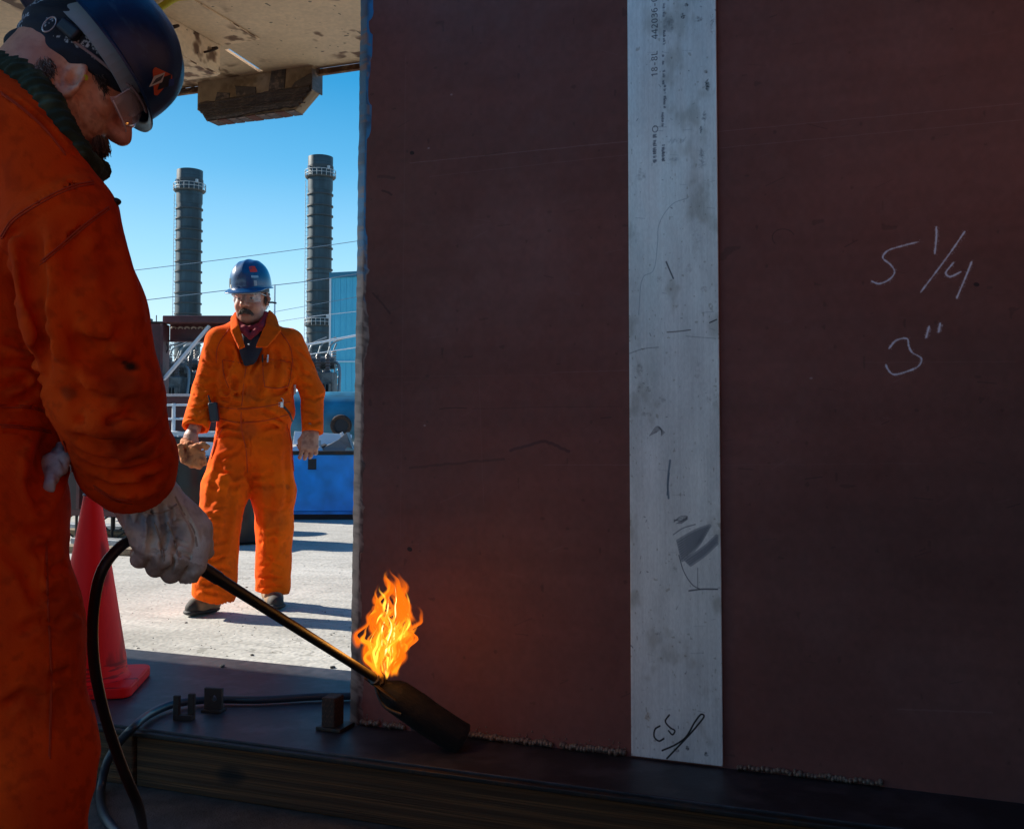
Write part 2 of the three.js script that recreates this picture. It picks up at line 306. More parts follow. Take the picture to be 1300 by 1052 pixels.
  mesh('block', rough(new RoundedBoxGeometry(0.05, 0.10, 0.06, 4, 0.006), 0.002, 40), M.rust, fb).position.y = 0.05;
  mesh('foot', box(0.09, 0.012, 0.09, 0.003, 0.01, 0.006, 0), M.darkSteel, fb);
}

// ------------------------------------------------------------------ the stainless flat bar
{
  const a = wallAt(798, 0), b = wallAt(910, 0), c0 = wallAt(803.5, 958), c1 = wallAt(917, 958);
  const x0 = (a[0] + c0[0]) / 2, x1 = (b[0] + c1[0]) / 2, W = x1 - x0, y0 = 0.028, Hh = 3.1, S = 760;
  const mk = canvas(Math.round(W * S), Math.round(2.45 * S), (c, cw, ch) => {
    const id = new ImageData(new Uint8ClampedArray(picture(cw, ch, (u, v, n) => {
      const k = 1 + 0.10 * (n(3, 14, 3, 4) - 0.5) + 0.16 * (n(4, 9, 7, 4) - 0.5) + 0.07 * (n(60, 12, 5, 2) - 0.5) + 0.06 * (n(90, 300, 11) - 0.5);
      const dirt = smooth(0.60, 0.8, n(4, 22, 21, 4)) * 0.16 + smooth(0.8, 0.9, n(30, 200, 29, 2)) * 0.2;
      const col = [222, 224, 222].map((q, i) => q * k * (1 - dirt * [0.8, 0.85, 0.95][i]));
      return col;
    })), cw, ch); c.putImageData(id, 0, 0);
    const P = (px, py) => { const [x, y] = wallAt(px, py); return [(x - x0) * S, ch - (y - y0) * S]; };
    const blot = (px, py, rx, ry, col, n = 26) => { const [x, y] = P(px, py); for (let i = 0; i < n; i++) { const t = rnd() * 7, q = Math.sqrt(rnd()); c.fillStyle = col; c.beginPath(); c.ellipse(x + Math.cos(t) * q * rx, y + Math.sin(t) * q * ry, rr(0.1, 0.45) * rx, rr(0.1, 0.4) * ry, rnd() * 3, 0, 7); c.fill(); } };
    const stroke = (pts, wd, col, n = 30) => { c.strokeStyle = col; c.lineWidth = wd; c.lineCap = 'round'; c.lineJoin = 'round'; c.beginPath(); new THREE.CatmullRomCurve3(pts.map(([x, y]) => V(x, y, 0)), false, 'centripetal').getPoints(n).forEach((p, i) => { const [x, y] = P(p.x, p.y); i ? c.lineTo(x, y) : c.moveTo(x, y); }); c.stroke(); };
    const text = (px, py, s, size, col = 'rgba(28,30,40,0.85)', font = 'monospace') => { const [x, y] = P(px, py); c.save(); c.translate(x, y); c.rotate(-Math.PI / 2); c.font = `${size}px ${font}`; c.fillStyle = col; c.textBaseline = 'alphabetic'; c.fillText(s, 0, 0); c.restore(); };
    // stencilled mill marks, reading upwards
    text(836, 51, '442036-00', 20, 'rgba(26,28,38,0.9)'); text(836, 99, '18-8L', 20, 'rgba(26,28,38,0.9)');
    // the small print is too faint to read: rows of short ticks, as it shows
    const ticks = (px, y0, y1, h, al) => { for (let y = y1; y > y0; y -= 0.75) { if (rnd() < 0.16) { y -= 0.8; continue; } const [cx, cy] = P(px, y); c.fillStyle = `rgba(30,34,48,${al * rr(0.5, 1)})`; c.fillRect(cx - h * rr(0.3, 0.55), cy, h * rr(0.5, 1), 1.3); } };
    ticks(844, 0, 24, 6, 0.6); ticks(844.5, 40, 59, 6, 0.7); ticks(843, 66, 73, 6, 0.6); ticks(843, 78, 83, 5, 0.6); ticks(844, 90, 99, 6, 0.65); ticks(843.5, 102, 108, 6, 0.6); ticks(845, 108, 138, 6, 0.7); ticks(842.5, 143, 161, 6, 0.7); ticks(843.5, 184, 205, 8, 0.8); ticks(832.5, 171, 207, 9, 0.7);
    { const [x, y] = P(833, 165); c.strokeStyle = 'rgba(28,30,40,0.75)'; c.lineWidth = 1.4; c.beginPath(); c.ellipse(x, y, 6, 7, 0, 0, 7); c.stroke(); }
    // stains
    blot(850, 32, 12, 16, 'rgba(70,70,72,0.09)', 44); blot(868, 22, 5, 6, 'rgba(30,26,26,0.25)'); blot(872, 8, 5, 4, 'rgba(28,24,22,0.3)'); blot(888, 26, 8, 5, 'rgba(50,44,44,0.14)');
    blot(899, 110, 3, 13, 'rgba(22,22,24,0.3)', 40); blot(897, 92, 4, 4, 'rgba(60,52,46,0.25)'); blot(895, 150, 4, 12, 'rgba(70,74,84,0.16)'); blot(892, 200, 3, 26, 'rgba(60,64,74,0.12)', 40); blot(891, 165, 2, 8, 'rgba(30,32,40,0.25)');
    blot(905, 30, 3, 24, 'rgba(90,80,80,0.12)'); blot(860, 180, 18, 5, 'rgba(90,98,110,0.10)'); blot(856, 203, 12, 4, 'rgba(80,88,100,0.10)'); blot(815, 222, 10, 12, 'rgba(100,100,104,0.08)');
    for (const [x, y, rx, ry, al] of [[876, 342, 6, 9, 0.14], [895, 368, 7, 6, 0.12], [838, 355, 7, 8, 0.1], [813, 470, 8, 12, 0.13], [824, 494, 4, 7, 0.25], [822, 526, 12, 4, 0.16], [812, 492, 4, 3, 0.2], [886, 470, 5, 20, 0.1], [901, 507, 5, 7, 0.12], [840, 508, 8, 8, 0.1], [858, 722, 6, 7, 0.16], [836, 803, 5, 4, 0.18], [805, 300, 8, 30, 0.05], [885, 306, 7, 24, 0.08]]) blot(x, y, rx, ry, `rgba(74,70,68,${al * 0.55})`, 22);
    blot(824, 908, 6, 9, 'rgba(120,84,40,0.10)', 34); blot(824, 908, 2, 2, 'rgba(60,36,16,0.5)', 10);
    blot(874, 948, 3, 5, 'rgba(22,24,26,0.35)'); blot(860, 950, 6, 5, 'rgba(60,64,68,0.18)'); blot(898, 956, 5, 4, 'rgba(50,54,58,0.25)');
    // pale pen lines, nicks
    stroke([[875, 252], [855, 260], [838, 285], [836, 310], [830, 345], [818, 352], [812, 400]], 1.3, 'rgba(70,80,96,0.4)');
    stroke([[847, 333], [856, 354]], 3, 'rgba(40,42,50,0.75)'); stroke([[848, 422], [862, 421], [878, 419]], 2.2, 'rgba(50,44,36,0.6)'); stroke([[800, 449], [818, 443], [837, 441]], 1.6, 'rgba(60,64,74,0.45)'); stroke([[902, 410], [911, 406]], 2.4, 'rgba(30,28,26,0.8)'); stroke([[872, 427], [910, 430]], 1.2, 'rgba(60,64,70,0.4)');
    blot(850, 429, 2.4, 1.6, 'rgba(70,52,24,0.5)', 8);
    for (let i = 0; i < 5; i++) stroke([[826 + i * 2, 553 - i], [836 + i, 541 + i], [845 - i, 549 + i]], 1.3, 'rgba(40,42,48,0.55)', 12);
    stroke([[852, 584], [849, 612], [850, 632]], 4.2, 'rgba(72,92,112,0.7)'); stroke([[851, 600], [848, 628]], 2, 'rgba(60,80,100,0.7)');
    for (let i = 0; i < 60; i++) { const x = rr(800, 912), y = rr(8, 950); stroke([[x, y], [x + rr(-2, 3), y + rr(-2, 4)]], rr(0.8, 2), `rgba(44,46,54,${rr(0.2, 0.6)})`, 4); }
    for (let i = 0; i < 30; i++) { const x = rr(803, 905), y = rr(8, 950), l = rr(4, 16); stroke([[x, y], [x + l, y + rr(-2, 3)]], 1, `rgba(66,72,84,${rr(0.15, 0.4)})`, 6); }
    // grey marker scrubbing
    for (let i = 0; i < 9; i++) stroke([[862 + i * 0.7, 686 + i * 3], [885, 673 + i * 2.6], [902 - i * 1.4, 667 + i * 2.4]], 8, 'rgba(98,104,114,0.5)', 8);
    for (let i = 0; i < 4; i++) stroke([[872 + i * 2, 710 + i * 2], [896, 694 + i * 3], [911, 680 + i * 3]], 8, 'rgba(104,110,120,0.55)', 8);
    for (let i = 0; i < 4; i++) stroke([[857, 662 - i], [865, 655 + i * 2], [874, 655 + i], [860 + i * 2, 664]], 1.4, 'rgba(60,64,72,0.6)', 12);
    stroke([[856, 678], [868, 670], [884, 665]], 2, 'rgba(66,70,78,0.6)');
    stroke([[863, 704], [870, 726], [881, 742], [890, 747]], 1.8, 'rgba(60,64,72,0.8)'); stroke([[876, 749], [892, 747], [912, 747]], 3, 'rgba(60,62,68,0.75)'); stroke([[887, 720], [887, 745]], 1.2, 'rgba(60,64,72,0.6)');
    // black pen initials at the foot
    stroke([[839, 920], [833, 924], [832, 934], [838, 939], [844, 936]], 3.2, 'rgba(14,14,16,0.95)'); stroke([[851, 906], [846, 914], [852, 922], [858, 926], [855, 931], [850, 926]], 3, 'rgba(14,14,16,0.95)');
    stroke([[848, 961], [868, 940], [886, 920], [895, 907], [892, 905], [884, 914], [872, 934], [858, 944], [842, 951]], 3.2, 'rgba(14,14,16,0.95)', 60);
  });
  const m = canvasMap(mk), rmap = noiseMap(256, 512, (u, v, n) => { const g = 255 * clamp(0.44 + 0.2 * (n(4, 9, 7, 4) - 0.5) + 0.1 * (n(30, 90, 5, 2) - 0.5), 0, 1); return [g, g, g]; }, [1, 1], false);
  const steel = new THREE.MeshStandardMaterial({ map: m, roughnessMap: rmap, roughness: 1, metalness: 0.18, bumpMap: grain, bumpScale: 0.0005 });
  const g = prism(poly([[0, 0], [W, 0], [W, Hh], [0, Hh]]), 0.006, 0.0015).translate(0, 0, 0.0035), p = g.attributes.position, uv = g.attributes.uv;
  for (let i = 0; i < p.count; i++) uv.setXY(i, p.getX(i) / W, p.getY(i) / 2.45);
  const t = thing('stainless_flat_bar', V(x0, y0, 0), 'pale stainless steel flat bar with stencilled numbers, upright on the maroon plate', 'steel bar');
  mesh('bar', g, steel, t);
}
// ------------------------------------------------------------------ the tan steel platform overhead (it shades the worker, the deck and the plate)
const ROOF_Y = onZ(427, 84, -0.62).y, ROOF_FAR = -0.62;
{
  const t = thing('overhead_platform', V(0, 0, 0), 'tan painted steel platform overhead with rust stained underside', 'steel platform');
  const s0 = onY(285, 63, ROOF_Y), s1 = onY(328, 91, ROOF_Y);
  // plan of the deck sheet: x to the right, y = -z; with the narrow slot that lets the sky through
  const sh = poly([[-7.2, -2.3], [-0.02, -2.3], [-0.02, 0.07], [0.6, 0.07], [0.6, 0.62], [-7.2, 0.62]]);
  sh.holes.push(new THREE.Path([new THREE.Vector2(s0.x, -s0.z), new THREE.Vector2(s0.x + 0.022, -s0.z), new THREE.Vector2(s1.x + 0.022, -s1.z), new THREE.Vector2(s1.x, -s1.z)]));
  const g = new THREE.ExtrudeGeometry(sh, { depth: 0.012, bevelEnabled: false }).rotateX(-Math.PI / 2).translate(0, ROOF_Y, 0); boxUV(g);
  const tanMap = noiseMap(1024, 1024, (u, v, n) => {
    const blot = n(4, 4, 3, 5), fine = n(120, 120, 6, 2), st = n(14, 14, 9, 4), r = smooth(0.60, 0.72, st) * smooth(0.4, 0.6, n(5, 5, 15, 3)), pit = n(60, 60, 25) > 0.955 ? 0.55 : 1;
    const k = (0.84 + 0.26 * blot + 0.1 * fine) * pit; return [lerp(220, 100, r) * k, lerp(196, 72, r) * k, lerp(162, 50, r) * k];
  }, [0.8, 0.8]);
  const tan = new THREE.MeshStandardMaterial({ map: tanMap, roughness: 0.6, bumpMap: grain, bumpScale: 0.0008 });
  mesh('deck_sheet', g, tan, t);
  // edge strip hanging a little below the sheet, rusty along its foot
  mesh('edge_strip', [box(7.8, 0.026, 0.008, 0.002, -3.3, ROOF_Y - 0.012, ROOF_FAR - 0.006), box(7.8, 0.005, 0.02, 0.001, -3.3, ROOF_Y - 0.0265, ROOF_FAR + 0.004)], worn([0.34, 0.22, 0.11], [0.12, 0.05, 0.022], 0.5, { rep: [3, 3], f: 5, s: 51, rough: 0.8 }), t);
  // hanging box beam that runs back under the sheet, with two rusty lifting loops
  const e = onY(280, 56, ROOF_Y), bw = 0.2, bh = 0.115;
  const bm = mesh('box_beam', [box(0.012, bh, 2.6, 0.002, e.x - 0.006, ROOF_Y - bh / 2 - 0.001, e.z + 1.3), box(bw, 0.012, 2.6, 0.002, e.x - bw / 2 - 0.006, ROOF_Y - bh - 0.0015, e.z + 1.305), box(0.012, bh, 2.6, 0.002, e.x - bw - 0.006, ROOF_Y - bh / 2 - 0.002, e.z + 1.3)], tan, t);
  mesh('flange', box(0.17, 0.007, 2.6, 0.002, e.x + 0.09, ROOF_Y - 0.0045, e.z + 1.3), tan, t);
  for (const [px, py] of [[264, 64], [214, 36]]) {
    const q = onZ(px, py, 0), dist = (e.x + 0.003 - EYE.x) / sight(px, py).x, p = EYE.clone().addScaledVector(sight(px, py), dist); q.copy(p);
    const r = mesh('lifting_loop', tube([V(0, 0.016, -0.022), V(0.014, 0.018, -0.024), V(0.03, 0.01, -0.014), V(0.032, -0.004, 0.008), V(0.016, -0.014, 0.024), V(0, -0.014, 0.022)], 0.0042, 24, 7), M.rust, t);
    r.position.copy(q);
  }
  { const p = onZ(247, 108, ROOF_FAR - 0.012); const r = mesh('lifting_loop', tube([V(-0.024, 0.012, 0), V(-0.026, 0.004, 0.02), V(-0.022, -0.008, 0.03), V(0.02, -0.008, 0.03), V(0.026, 0.004, 0.02), V(0.024, 0.012, 0)], 0.004, 24, 7), M.rust, t); r.position.set(p.x, ROOF_Y - 0.024, ROOF_FAR + 0.02); }
  // legs that carry the platform, left of the frame
  for (const [x, z] of [[-7, 2.1], [-7, -0.4]]) mesh('leg', box(0.2, ROOF_Y + 0.15, 0.2, 0.01, x, (ROOF_Y - 0.17) / 2 - (z > 0 ? 0 : -0.08), z), tan, t);
  // blue bracket and yellow strap on the underside
  const bl = onY(60, 4, ROOF_Y), b = thing('blue_bracket', V(bl.x, ROOF_Y - 0.001, bl.z), 'blue steel bracket hanging under the overhead platform behind the bending worker', 'bracket');
  mesh('plate', box(0.09, 0.16, 0.012, 0.003, 0, -0.08, 0), worn([0.012, 0.12, 0.22], [0.01, 0.06, 0.11], 0.4, { rep: [4, 4], s: 55 }), b);
  mesh('rib', box(0.012, 0.13, 0.05, 0.003, 0.02, -0.065, 0.03), M.galv, b);
  const y0 = onY(200, 10, ROOF_Y - 0.03), y1 = onY(245, -6, ROOF_Y - 0.03);
  const st = mesh('yellow_strap', tube([y0.clone().add(V(-0.05, 0.01, 0)), y0, y0.clone().lerp(y1, 0.5).add(V(0, 0.012, 0)), y1, y1.clone().add(V(0.1, 0.014, 0.02))], 0.012, 40, 8), std([0.55, 0.52, 0.02], 0.6)); tag(st, 'yellow lifting strap under the overhead platform above the blue hard hat', 'strap');
}
{ // bumper box hung on the platform edge and wrapped in grey tape
  const L = onZ(256, 100, ROOF_FAR + 0.02), R = onZ(400, 82, ROOF_FAR + 0.02), W = R.x - L.x, H = 0.175, D = 0.05;
  const t = thing('wrapped_bumper', V(L.x, ROOF_Y + 0.006, ROOF_FAR + 0.02), 'tan bumper box wrapped in torn grey tape hanging from the platform edge', 'bumper');
  const out = poly([[0, 0], [W, 0], [W, -H * 0.60], [W - 0.075, -H], [0.085, -H], [0, -H * 0.70]]);
  const mk = (o, d, bz = 0.004) => prism(o, d, bz);
  mesh('box', rough(mk(out, D).translate(0, 0, -D + 0.02), 0.0015, 14), worn([0.36, 0.27, 0.17], [0.22, 0.155, 0.09], 0.4, { rep: [3, 3], f: 5, s: 61, rough: 0.8 }), t);
  const tape = new THREE.MeshStandardMaterial({ map: noiseMap(256, 256, (u, v, n) => { const k = 0.55 + 0.6 * n(6, 30, 4, 4) + 0.25 * (n(40, 60, 9, 2) - 0.5), w = smooth(0.6, 0.7, n(8, 5, 22, 3)); return [lerp(86, 130, w) * k, lerp(76, 112, w) * k, lerp(72, 100, w) * k]; }, [4, 4]), roughness: 0.5, bumpMap: grain, bumpScale: 0.003 });
  const strip = (pts, z = 0.024) => { const g = mk(poly(pts.map(([a, b]) => [a * W, -b * H])), 0.002, 0.0015).translate(0, 0, z); return rough(g, 0.004, 30, z * 50); };
  // upright tape strips down the near face and the crumpled wrap round the foot
  for (const pts of [[[0.18, 0.36], [0.29, 0.42], [0.27, 0.80], [0.13, 0.84]], [[0.34, 0.26], [0.52, 0.36], [0.53, 0.78], [0.37, 0.82]], [[0.66, 0.02], [0.78, 0.0], [0.76, 0.72], [0.62, 0.76]], [[0.86, 0.38], [1.0, 0.22], [1.0, 0.62], [0.93, 0.74], [0.77, 0.72]]]) mesh('tape_strip', strip(pts), tape, t);
  const wrap = [];
  for (let k = 0; k < 6; k++) { const y = -H * (0.60 + 0.065 * k), c = Math.max(0, 0.60 + 0.065 * k - 0.62) * H, a = V(0.004 + 0.75 * c + rr(0, 0.01), y - 0.004, 0.024), b = V(W - 0.004 - 0.75 * c - rr(0, 0.012), y + 0.008, 0.024); const g = tube([a, a.clone().lerp(b, 0.3).add(V(0, rr(-0.004, 0.004), rr(0, 0.006))), a.clone().lerp(b, 0.65).add(V(0, rr(-0.004, 0.004), rr(0, 0.006))), b], 0.0125, 40, 8); wrap.push(rough(g, 0.007, 42, k)); }
  mesh('foot_wrap', wrap, tape, t);
  mesh('end_wrap', rough(box(0.006, H * 0.5, D + 0.03, 0.002, W + 0.004, -H * 0.36, -D / 2 + 0.018), 0.004, 40), tape, t);
  for (let k = 0; k < 9; k++) { const f = 0.14 + 0.085 * k; mesh('foot_band', rough(box(W * 0.075, 0.006, D + 0.02, 0.002, f * W, -H - 0.004, -D / 2 + 0.02), 0.003, 30, k), k % 3 === 1 ? std([0.10, 0.03, 0.02], 0.7) : tape, t); }
}
// ------------------------------------------------------------------ far background: stacks, building, switchyard, wires
{
  const clad = new THREE.MeshStandardMaterial({ map: noiseMap(256, 512, (u, v, n) => { const seam = ((v * 24) % 1) < 0.04 ? 0.7 : 1, vs = ((u * 14) % 1) < 0.05 ? 0.88 : 1, k = seam * vs * (0.62 + 0.55 * n(10, 24, 3, 3) + 0.3 * (n(20, 4, 9, 2) - 0.5)); return [55 * k, 72 * k, 80 * k]; }, [1, 1]), roughness: 0.45, metalness: 0.35 });
  const ringMat = std([0.05, 0.06, 0.065], 0.6, 0.3), railMat = std([0.45, 0.47, 0.48], 0.5, 0.2);
  const stack = (px, top, depth, dia, label, rings) => {
    const base = at(px, 480, depth); base.y = 0; const H = at(px, top, depth).y, r = dia / 2;
    const t = thing('smokestack', base, label, 'smokestack', null);
    mesh('shaft', new THREE.LatheGeometry([[r * 1.06, 0], [r, H * 0.5], [r * 0.98, H - 6], [r * 1.05, H - 5.6], [r * 1.05, H - 0.1], [r * 0.9, H], [r * 0.8, H - 0.6], [r * 0.8, H - 3]].map(([x, y]) => new THREE.Vector2(x, y)), 40), clad, t);
    for (let k = 0; k < rings; k++) { const y = 2 + (H - 8.6) * k / (rings - 1) + rr(-0.12, 0.12); mesh('stiffening_ring', new THREE.CylinderGeometry(r * 1.1, r * 1.1, 0.2, 36), ringMat, t).position.y = y; }
    for (const [y, w] of [[H - 3.6, 1.3], [H - 28.5, 1.22]]) {
      const p = mesh('gallery', new THREE.CylinderGeometry(r * w, r * (w - 0.1), 0.28, 36), ringMat, t); p.position.y = y;
      const rail = []; for (const h of [0.6, 1.15]) rail.push(new THREE.TorusGeometry(r * w * 0.99, 0.05, 5, 40).rotateX(Math.PI / 2).translate(0, h, 0));
      for (let k = 0; k < 20; k++) { const a = k / 20 * 2 * Math.PI; rail.push(new THREE.CylinderGeometry(0.045, 0.045, 1.2, 5).translate(Math.cos(a) * r * w * 0.99, 0.6, Math.sin(a) * r * w * 0.99)); }
      const b = mesh('railing', rail, railMat, p);
      for (let k = 0; k < 4; k++) { const a = 0.4 + k * 1.57; mesh('lamp_box', new THREE.BoxGeometry(0.35, 0.6, 0.35).translate(Math.cos(a) * r * 1.15, 1.4, Math.sin(a) * r * 1.15), railMat, p); }
    }
    mesh('top_band', new THREE.CylinderGeometry(r * 1.09, r * 1.09, 0.5, 36).translate(0, H - 1.9, 0), ringMat, t);
    const lad = [-0.25, 0.25].map((s) => new THREE.CylinderGeometry(0.05, 0.05, H - 4, 5).translate(s, (H - 4) / 2, 0)); for (let k = 0; k < 60; k++) lad.push(new THREE.BoxGeometry(0.5, 0.05, 0.05).translate(0, 0.5 + k * (H - 5) / 60, 0));
    mesh('ladder', lad, railMat, t).position.set(-r * 1.02, 0, r * 0.5);
    return t;
  };
  stack(237, 216, 170, 4.05, 'grey ringed smokestack on the left, behind the walking worker', 21);
  stack(404.5, 199, 170, 3.95, 'grey ringed smokestack on the right, beside the tall maroon plate', 22);
  // pale blue building far behind
  const depth = 95, a = at(418.5, 500, depth), b = at(447, 500, depth), H1 = at(447, 345, depth).y, H0 = at(418.5, 351, depth).y, W = 60;
  const t = thing('blue_building', V(a.x, 0, a.z), 'tall pale blue sheet metal building left of the tall maroon plate', 'building'); t.rotation.y = YAW;
  const panel = new THREE.MeshStandardMaterial({ map: noiseMap(256, 256, (u, v, n) => { const k = 0.93 + 0.12 * n(4, 8, 3, 3); return [74 * k, 176 * k, 206 * k]; }, [0.1, 0.1]), roughness: 0.5 });
  const w = b.x - a.x, body = []; const fl = (H1 - H0) / 2.08;
  const prof = poly([[0, 0], [20, 0], [20, H0 + fl * 20 * 0.25], [0, H0]]), pg = prism(prof, 24).translate(0, 0, -24); boxUV(pg); mesh('wall', pg, panel, t);
  for (let k = 0; k < 34; k++) mesh('rib', new THREE.BoxGeometry(0.10, H0 + k * 0.55 * fl * 0.25 - 0.12, 0.07).translate(0.3 + k * 0.55, (H0 + k * 0.55 * fl * 0.25) / 2, 0.03), panel, t);
  mesh('seam_flashing', new THREE.BoxGeometry(20.1, 0.12, 0.12).translate(10, at(430, 459, depth).y, 0.09), std([0.42, 0.62, 0.70], 0.5), t);
  mesh('eaves', beam(V(-0.1, H0 + 0.1, 0.02), V(20, H0 + fl * 5 + 0.1, 0.02), 0.35, 0.5), std([0.02, 0.16, 0.26], 0.5), t);
  mesh('corner_trim', new THREE.BoxGeometry(0.16, H0, 0.16).translate(-0.02, H0 / 2, 0.03), M.white, t);
}
{ // switchyard frames
  const galv = std([0.13, 0.165, 0.19], 0.5, 0.3), dark = std([0.06, 0.075, 0.085], 0.6, 0.2), por = std([0.20, 0.13, 0.10], 0.4);
  const frame = (px, w, depth, h, label, seed0) => {
    const p = at(px, 480, depth); p.y = 0; const t = thing('switchgear_frame', p, label, 'switchgear', 'switchyard frames'); t.rotation.y = YAW;
    for (const x of [-w / 2, w / 2]) { mesh('post', [bar(V(x - 0.16, 0, 0), V(x - 0.16, h, 0), 0.05), bar(V(x + 0.16, 0, 0), V(x + 0.16, h, 0), 0.05)], galv, t); const l = []; for (let k = 0; k < 10; k++) l.push(bar(V(x - 0.16, h * k / 10, 0), V(x + 0.16, h * (k + 1) / 10, 0), 0.03, 0.03, 5)); mesh('lacing', l, galv, t); }
    for (const y of [h * 0.52, h * 0.74, h]) mesh('crossbeam', [bar(V(-w / 2, y, 0), V(w / 2, y, 0), 0.06), bar(V(-w / 2, y - 0.4, 0), V(w / 2, y - 0.4, 0), 0.05)], galv, t);
    for (let k = 0; k < 5; k++) { const x = lerp(-w / 2, w / 2, (k + 0.5) / 5 + 0.03 * rnd()), y = h * [0.74, 1, 0.52][k % 3]; const s = []; for (let q = 0; q < 6; q++) s.push(new THREE.CylinderGeometry(0.14, 0.17, 0.09, 9).translate(x, y + 0.15 + q * 0.15, 0)); mesh('insulator', s, por, t); mesh('terminal', bar(V(x, y + 1, 0), V(x + rr(-0.4, 0.4), y + rr(1.3, 2), 0), 0.05), galv, t); }
    for (let k = 0; k < 4; k++) { const x = lerp(-w / 2, w / 2, (k + 0.5) / 4), hh = h * rr(0.3, 0.5); mesh('switch_cabinet', box(w / 5.5, hh, 0.9, 0.03, x, hh / 2, 0.6), k % 2 ? dark : galv, t); mesh('bushing', bar(V(x, hh, 0.6), V(x, hh + 0.9, 0.6), 0.12, 0.06), por, t); }
  };
  frame(225, 2.6, 62, 4.6, 'grey switchyard frame nearest the dark maroon upright panel', 1);
  frame(258, 3.0, 66, 4.3, 'grey switchyard frame just left of the walking worker', 2);
  frame(402, 2.4, 60, 4.4, 'grey switchyard frame under the right smokestack', 3);
  frame(190, 3.0, 64, 4.2, 'grey switchyard frame hidden mostly by the dark maroon upright panel', 4);
}
{ // dark transformers standing among the frames
  const tank = worn([0.07, 0.085, 0.095], [0.03, 0.036, 0.04], 0.4, { rep: [0.4, 0.4], f: 6, s: 131, rough: 0.5, metal: 0.2 }), por = std([0.10, 0.07, 0.06], 0.4), lead = std([0.2, 0.23, 0.25], 0.5, 0.4);
  const tr = (px, py, depth, w, label) => {
    const p = at(px, 480, depth); p.y = 0; const h = at(px, py, depth).y * 0.72, t = thing('transformer', p, label, 'transformer', 'switchyard transformers'); t.rotation.y = YAW;
    mesh('tank', box(w, h, 1.6, 0.06, 0, h / 2, 0), tank, t); mesh('conservator', new THREE.CylinderGeometry(0.35, 0.35, w * 0.8, 18).rotateZ(Math.PI / 2).translate(0.1, h + 0.55, -0.4), tank, t);
    for (let k = 0; k < 9; k++) mesh('cooling_fin', new THREE.BoxGeometry(0.06, h * 0.7, 0.5).translate(-w / 2 + (k + 0.5) * w / 9, h * 0.48, 1.05), tank, t);
    for (let k = 0; k < 3; k++) { const x = -w * 0.3 + k * w * 0.3, s = []; for (let q = 0; q < 6; q++) s.push(new THREE.CylinderGeometry(0.10, 0.16, 0.14, 10).translate(x, h + 0.1 + q * 0.16, 0.3)); mesh('bushing', s, por, t); mesh('lead', tube([V(x, h + 1.0, 0.3), V(x + 0.2, h + 1.5, 0.3), V(x + 0.9, h + 1.9, 0)], 0.05, 12, 5), lead, t); }
    mesh('pipe', tube([V(w / 2 + 0.05, 0.3, 0.4), V(w / 2 + 0.2, h * 0.5, 0.4), V(w / 2 + 0.1, h + 0.5, -0.3), V(w * 0.3, h + 0.6, -0.4)], 0.08, 24, 8), lead, t);
  };
  tr(216, 446, 56, 1.5, 'dark grey transformer nearest the dark maroon upright panel'); tr(243, 440, 58, 1.9, 'dark grey transformer under the left smokestack'); tr(270, 444, 60, 1.8, 'dark grey transformer just behind the arm of the walking worker'); tr(405, 438, 55, 1.7, 'dark grey transformer under the right smokestack');
}
{ // overhead wires, each sagging between far poles
  const wire = (pts, depth, r, label, mat) => { const m = mesh('overhead_wire', tube(pts.map(([x, y], i) => at(x, y, depth + i * 1.5)), r, 40, 5), mat); tag(m, label, 'wire', 'overhead wires'); };
  const wm = std([0.14, 0.20, 0.26], 0.6), wl = std([0.62, 0.64, 0.66], 0.5);
  wire([[-120, 408], [60, 393], [174, 382], [291, 368], [391, 357], [470, 345], [900, 280]], 60, 0.026, 'overhead wire passing behind the hard hat of the walking worker', wm);
  wire([[-120, 372], [100, 351], [261, 332], [360, 319], [446, 307], [900, 235]], 62, 0.022, 'highest overhead wire, above the hard hat of the walking worker', wm);
  wire([[150, 420], [280, 408], [363, 393], [446, 378], [700, 330]], 64, 0.016, 'thin faint overhead wire behind the right shoulder of the walking worker', wm);
  wire([[200, 428], [340, 410], [393, 402], [446, 396], [700, 366]], 58, 0.018, 'pale overhead wire crossing the right smokestack above the gallery', wl);
  wire([[300, 452], [393, 437], [446, 427], [700, 380]], 34, 0.042, 'thick white overhead cable in front of the pale blue building', wl);
  wire([[300, 464], [398, 449], [446, 442], [700, 408]], 36, 0.022, 'thinner white overhead cable below the thick white one', wl);
  const p = at(347.5, 480, 40); p.y = 0; const a = thing('antenna_mast', p, 'thin pale mast behind the head of the walking worker', 'mast'); const h = at(347.5, 361, 40).y;
  mesh('pole', bar(V(0, 0, 0), V(0, h, 0), 0.06, 0.03), std([0.3, 0.42, 0.5], 0.5), a);
  const q = at(197, 480, 30); q.y = 0; const a2 = thing('whip_antenna', q, 'short thin whip antenna above the dark maroon upright panel', 'antenna'); mesh('rod', bar(V(0, 0, 0), V(0, at(197, 400, 30).y, 0), 0.025, 0.015), M.darkSteel, a2);
}

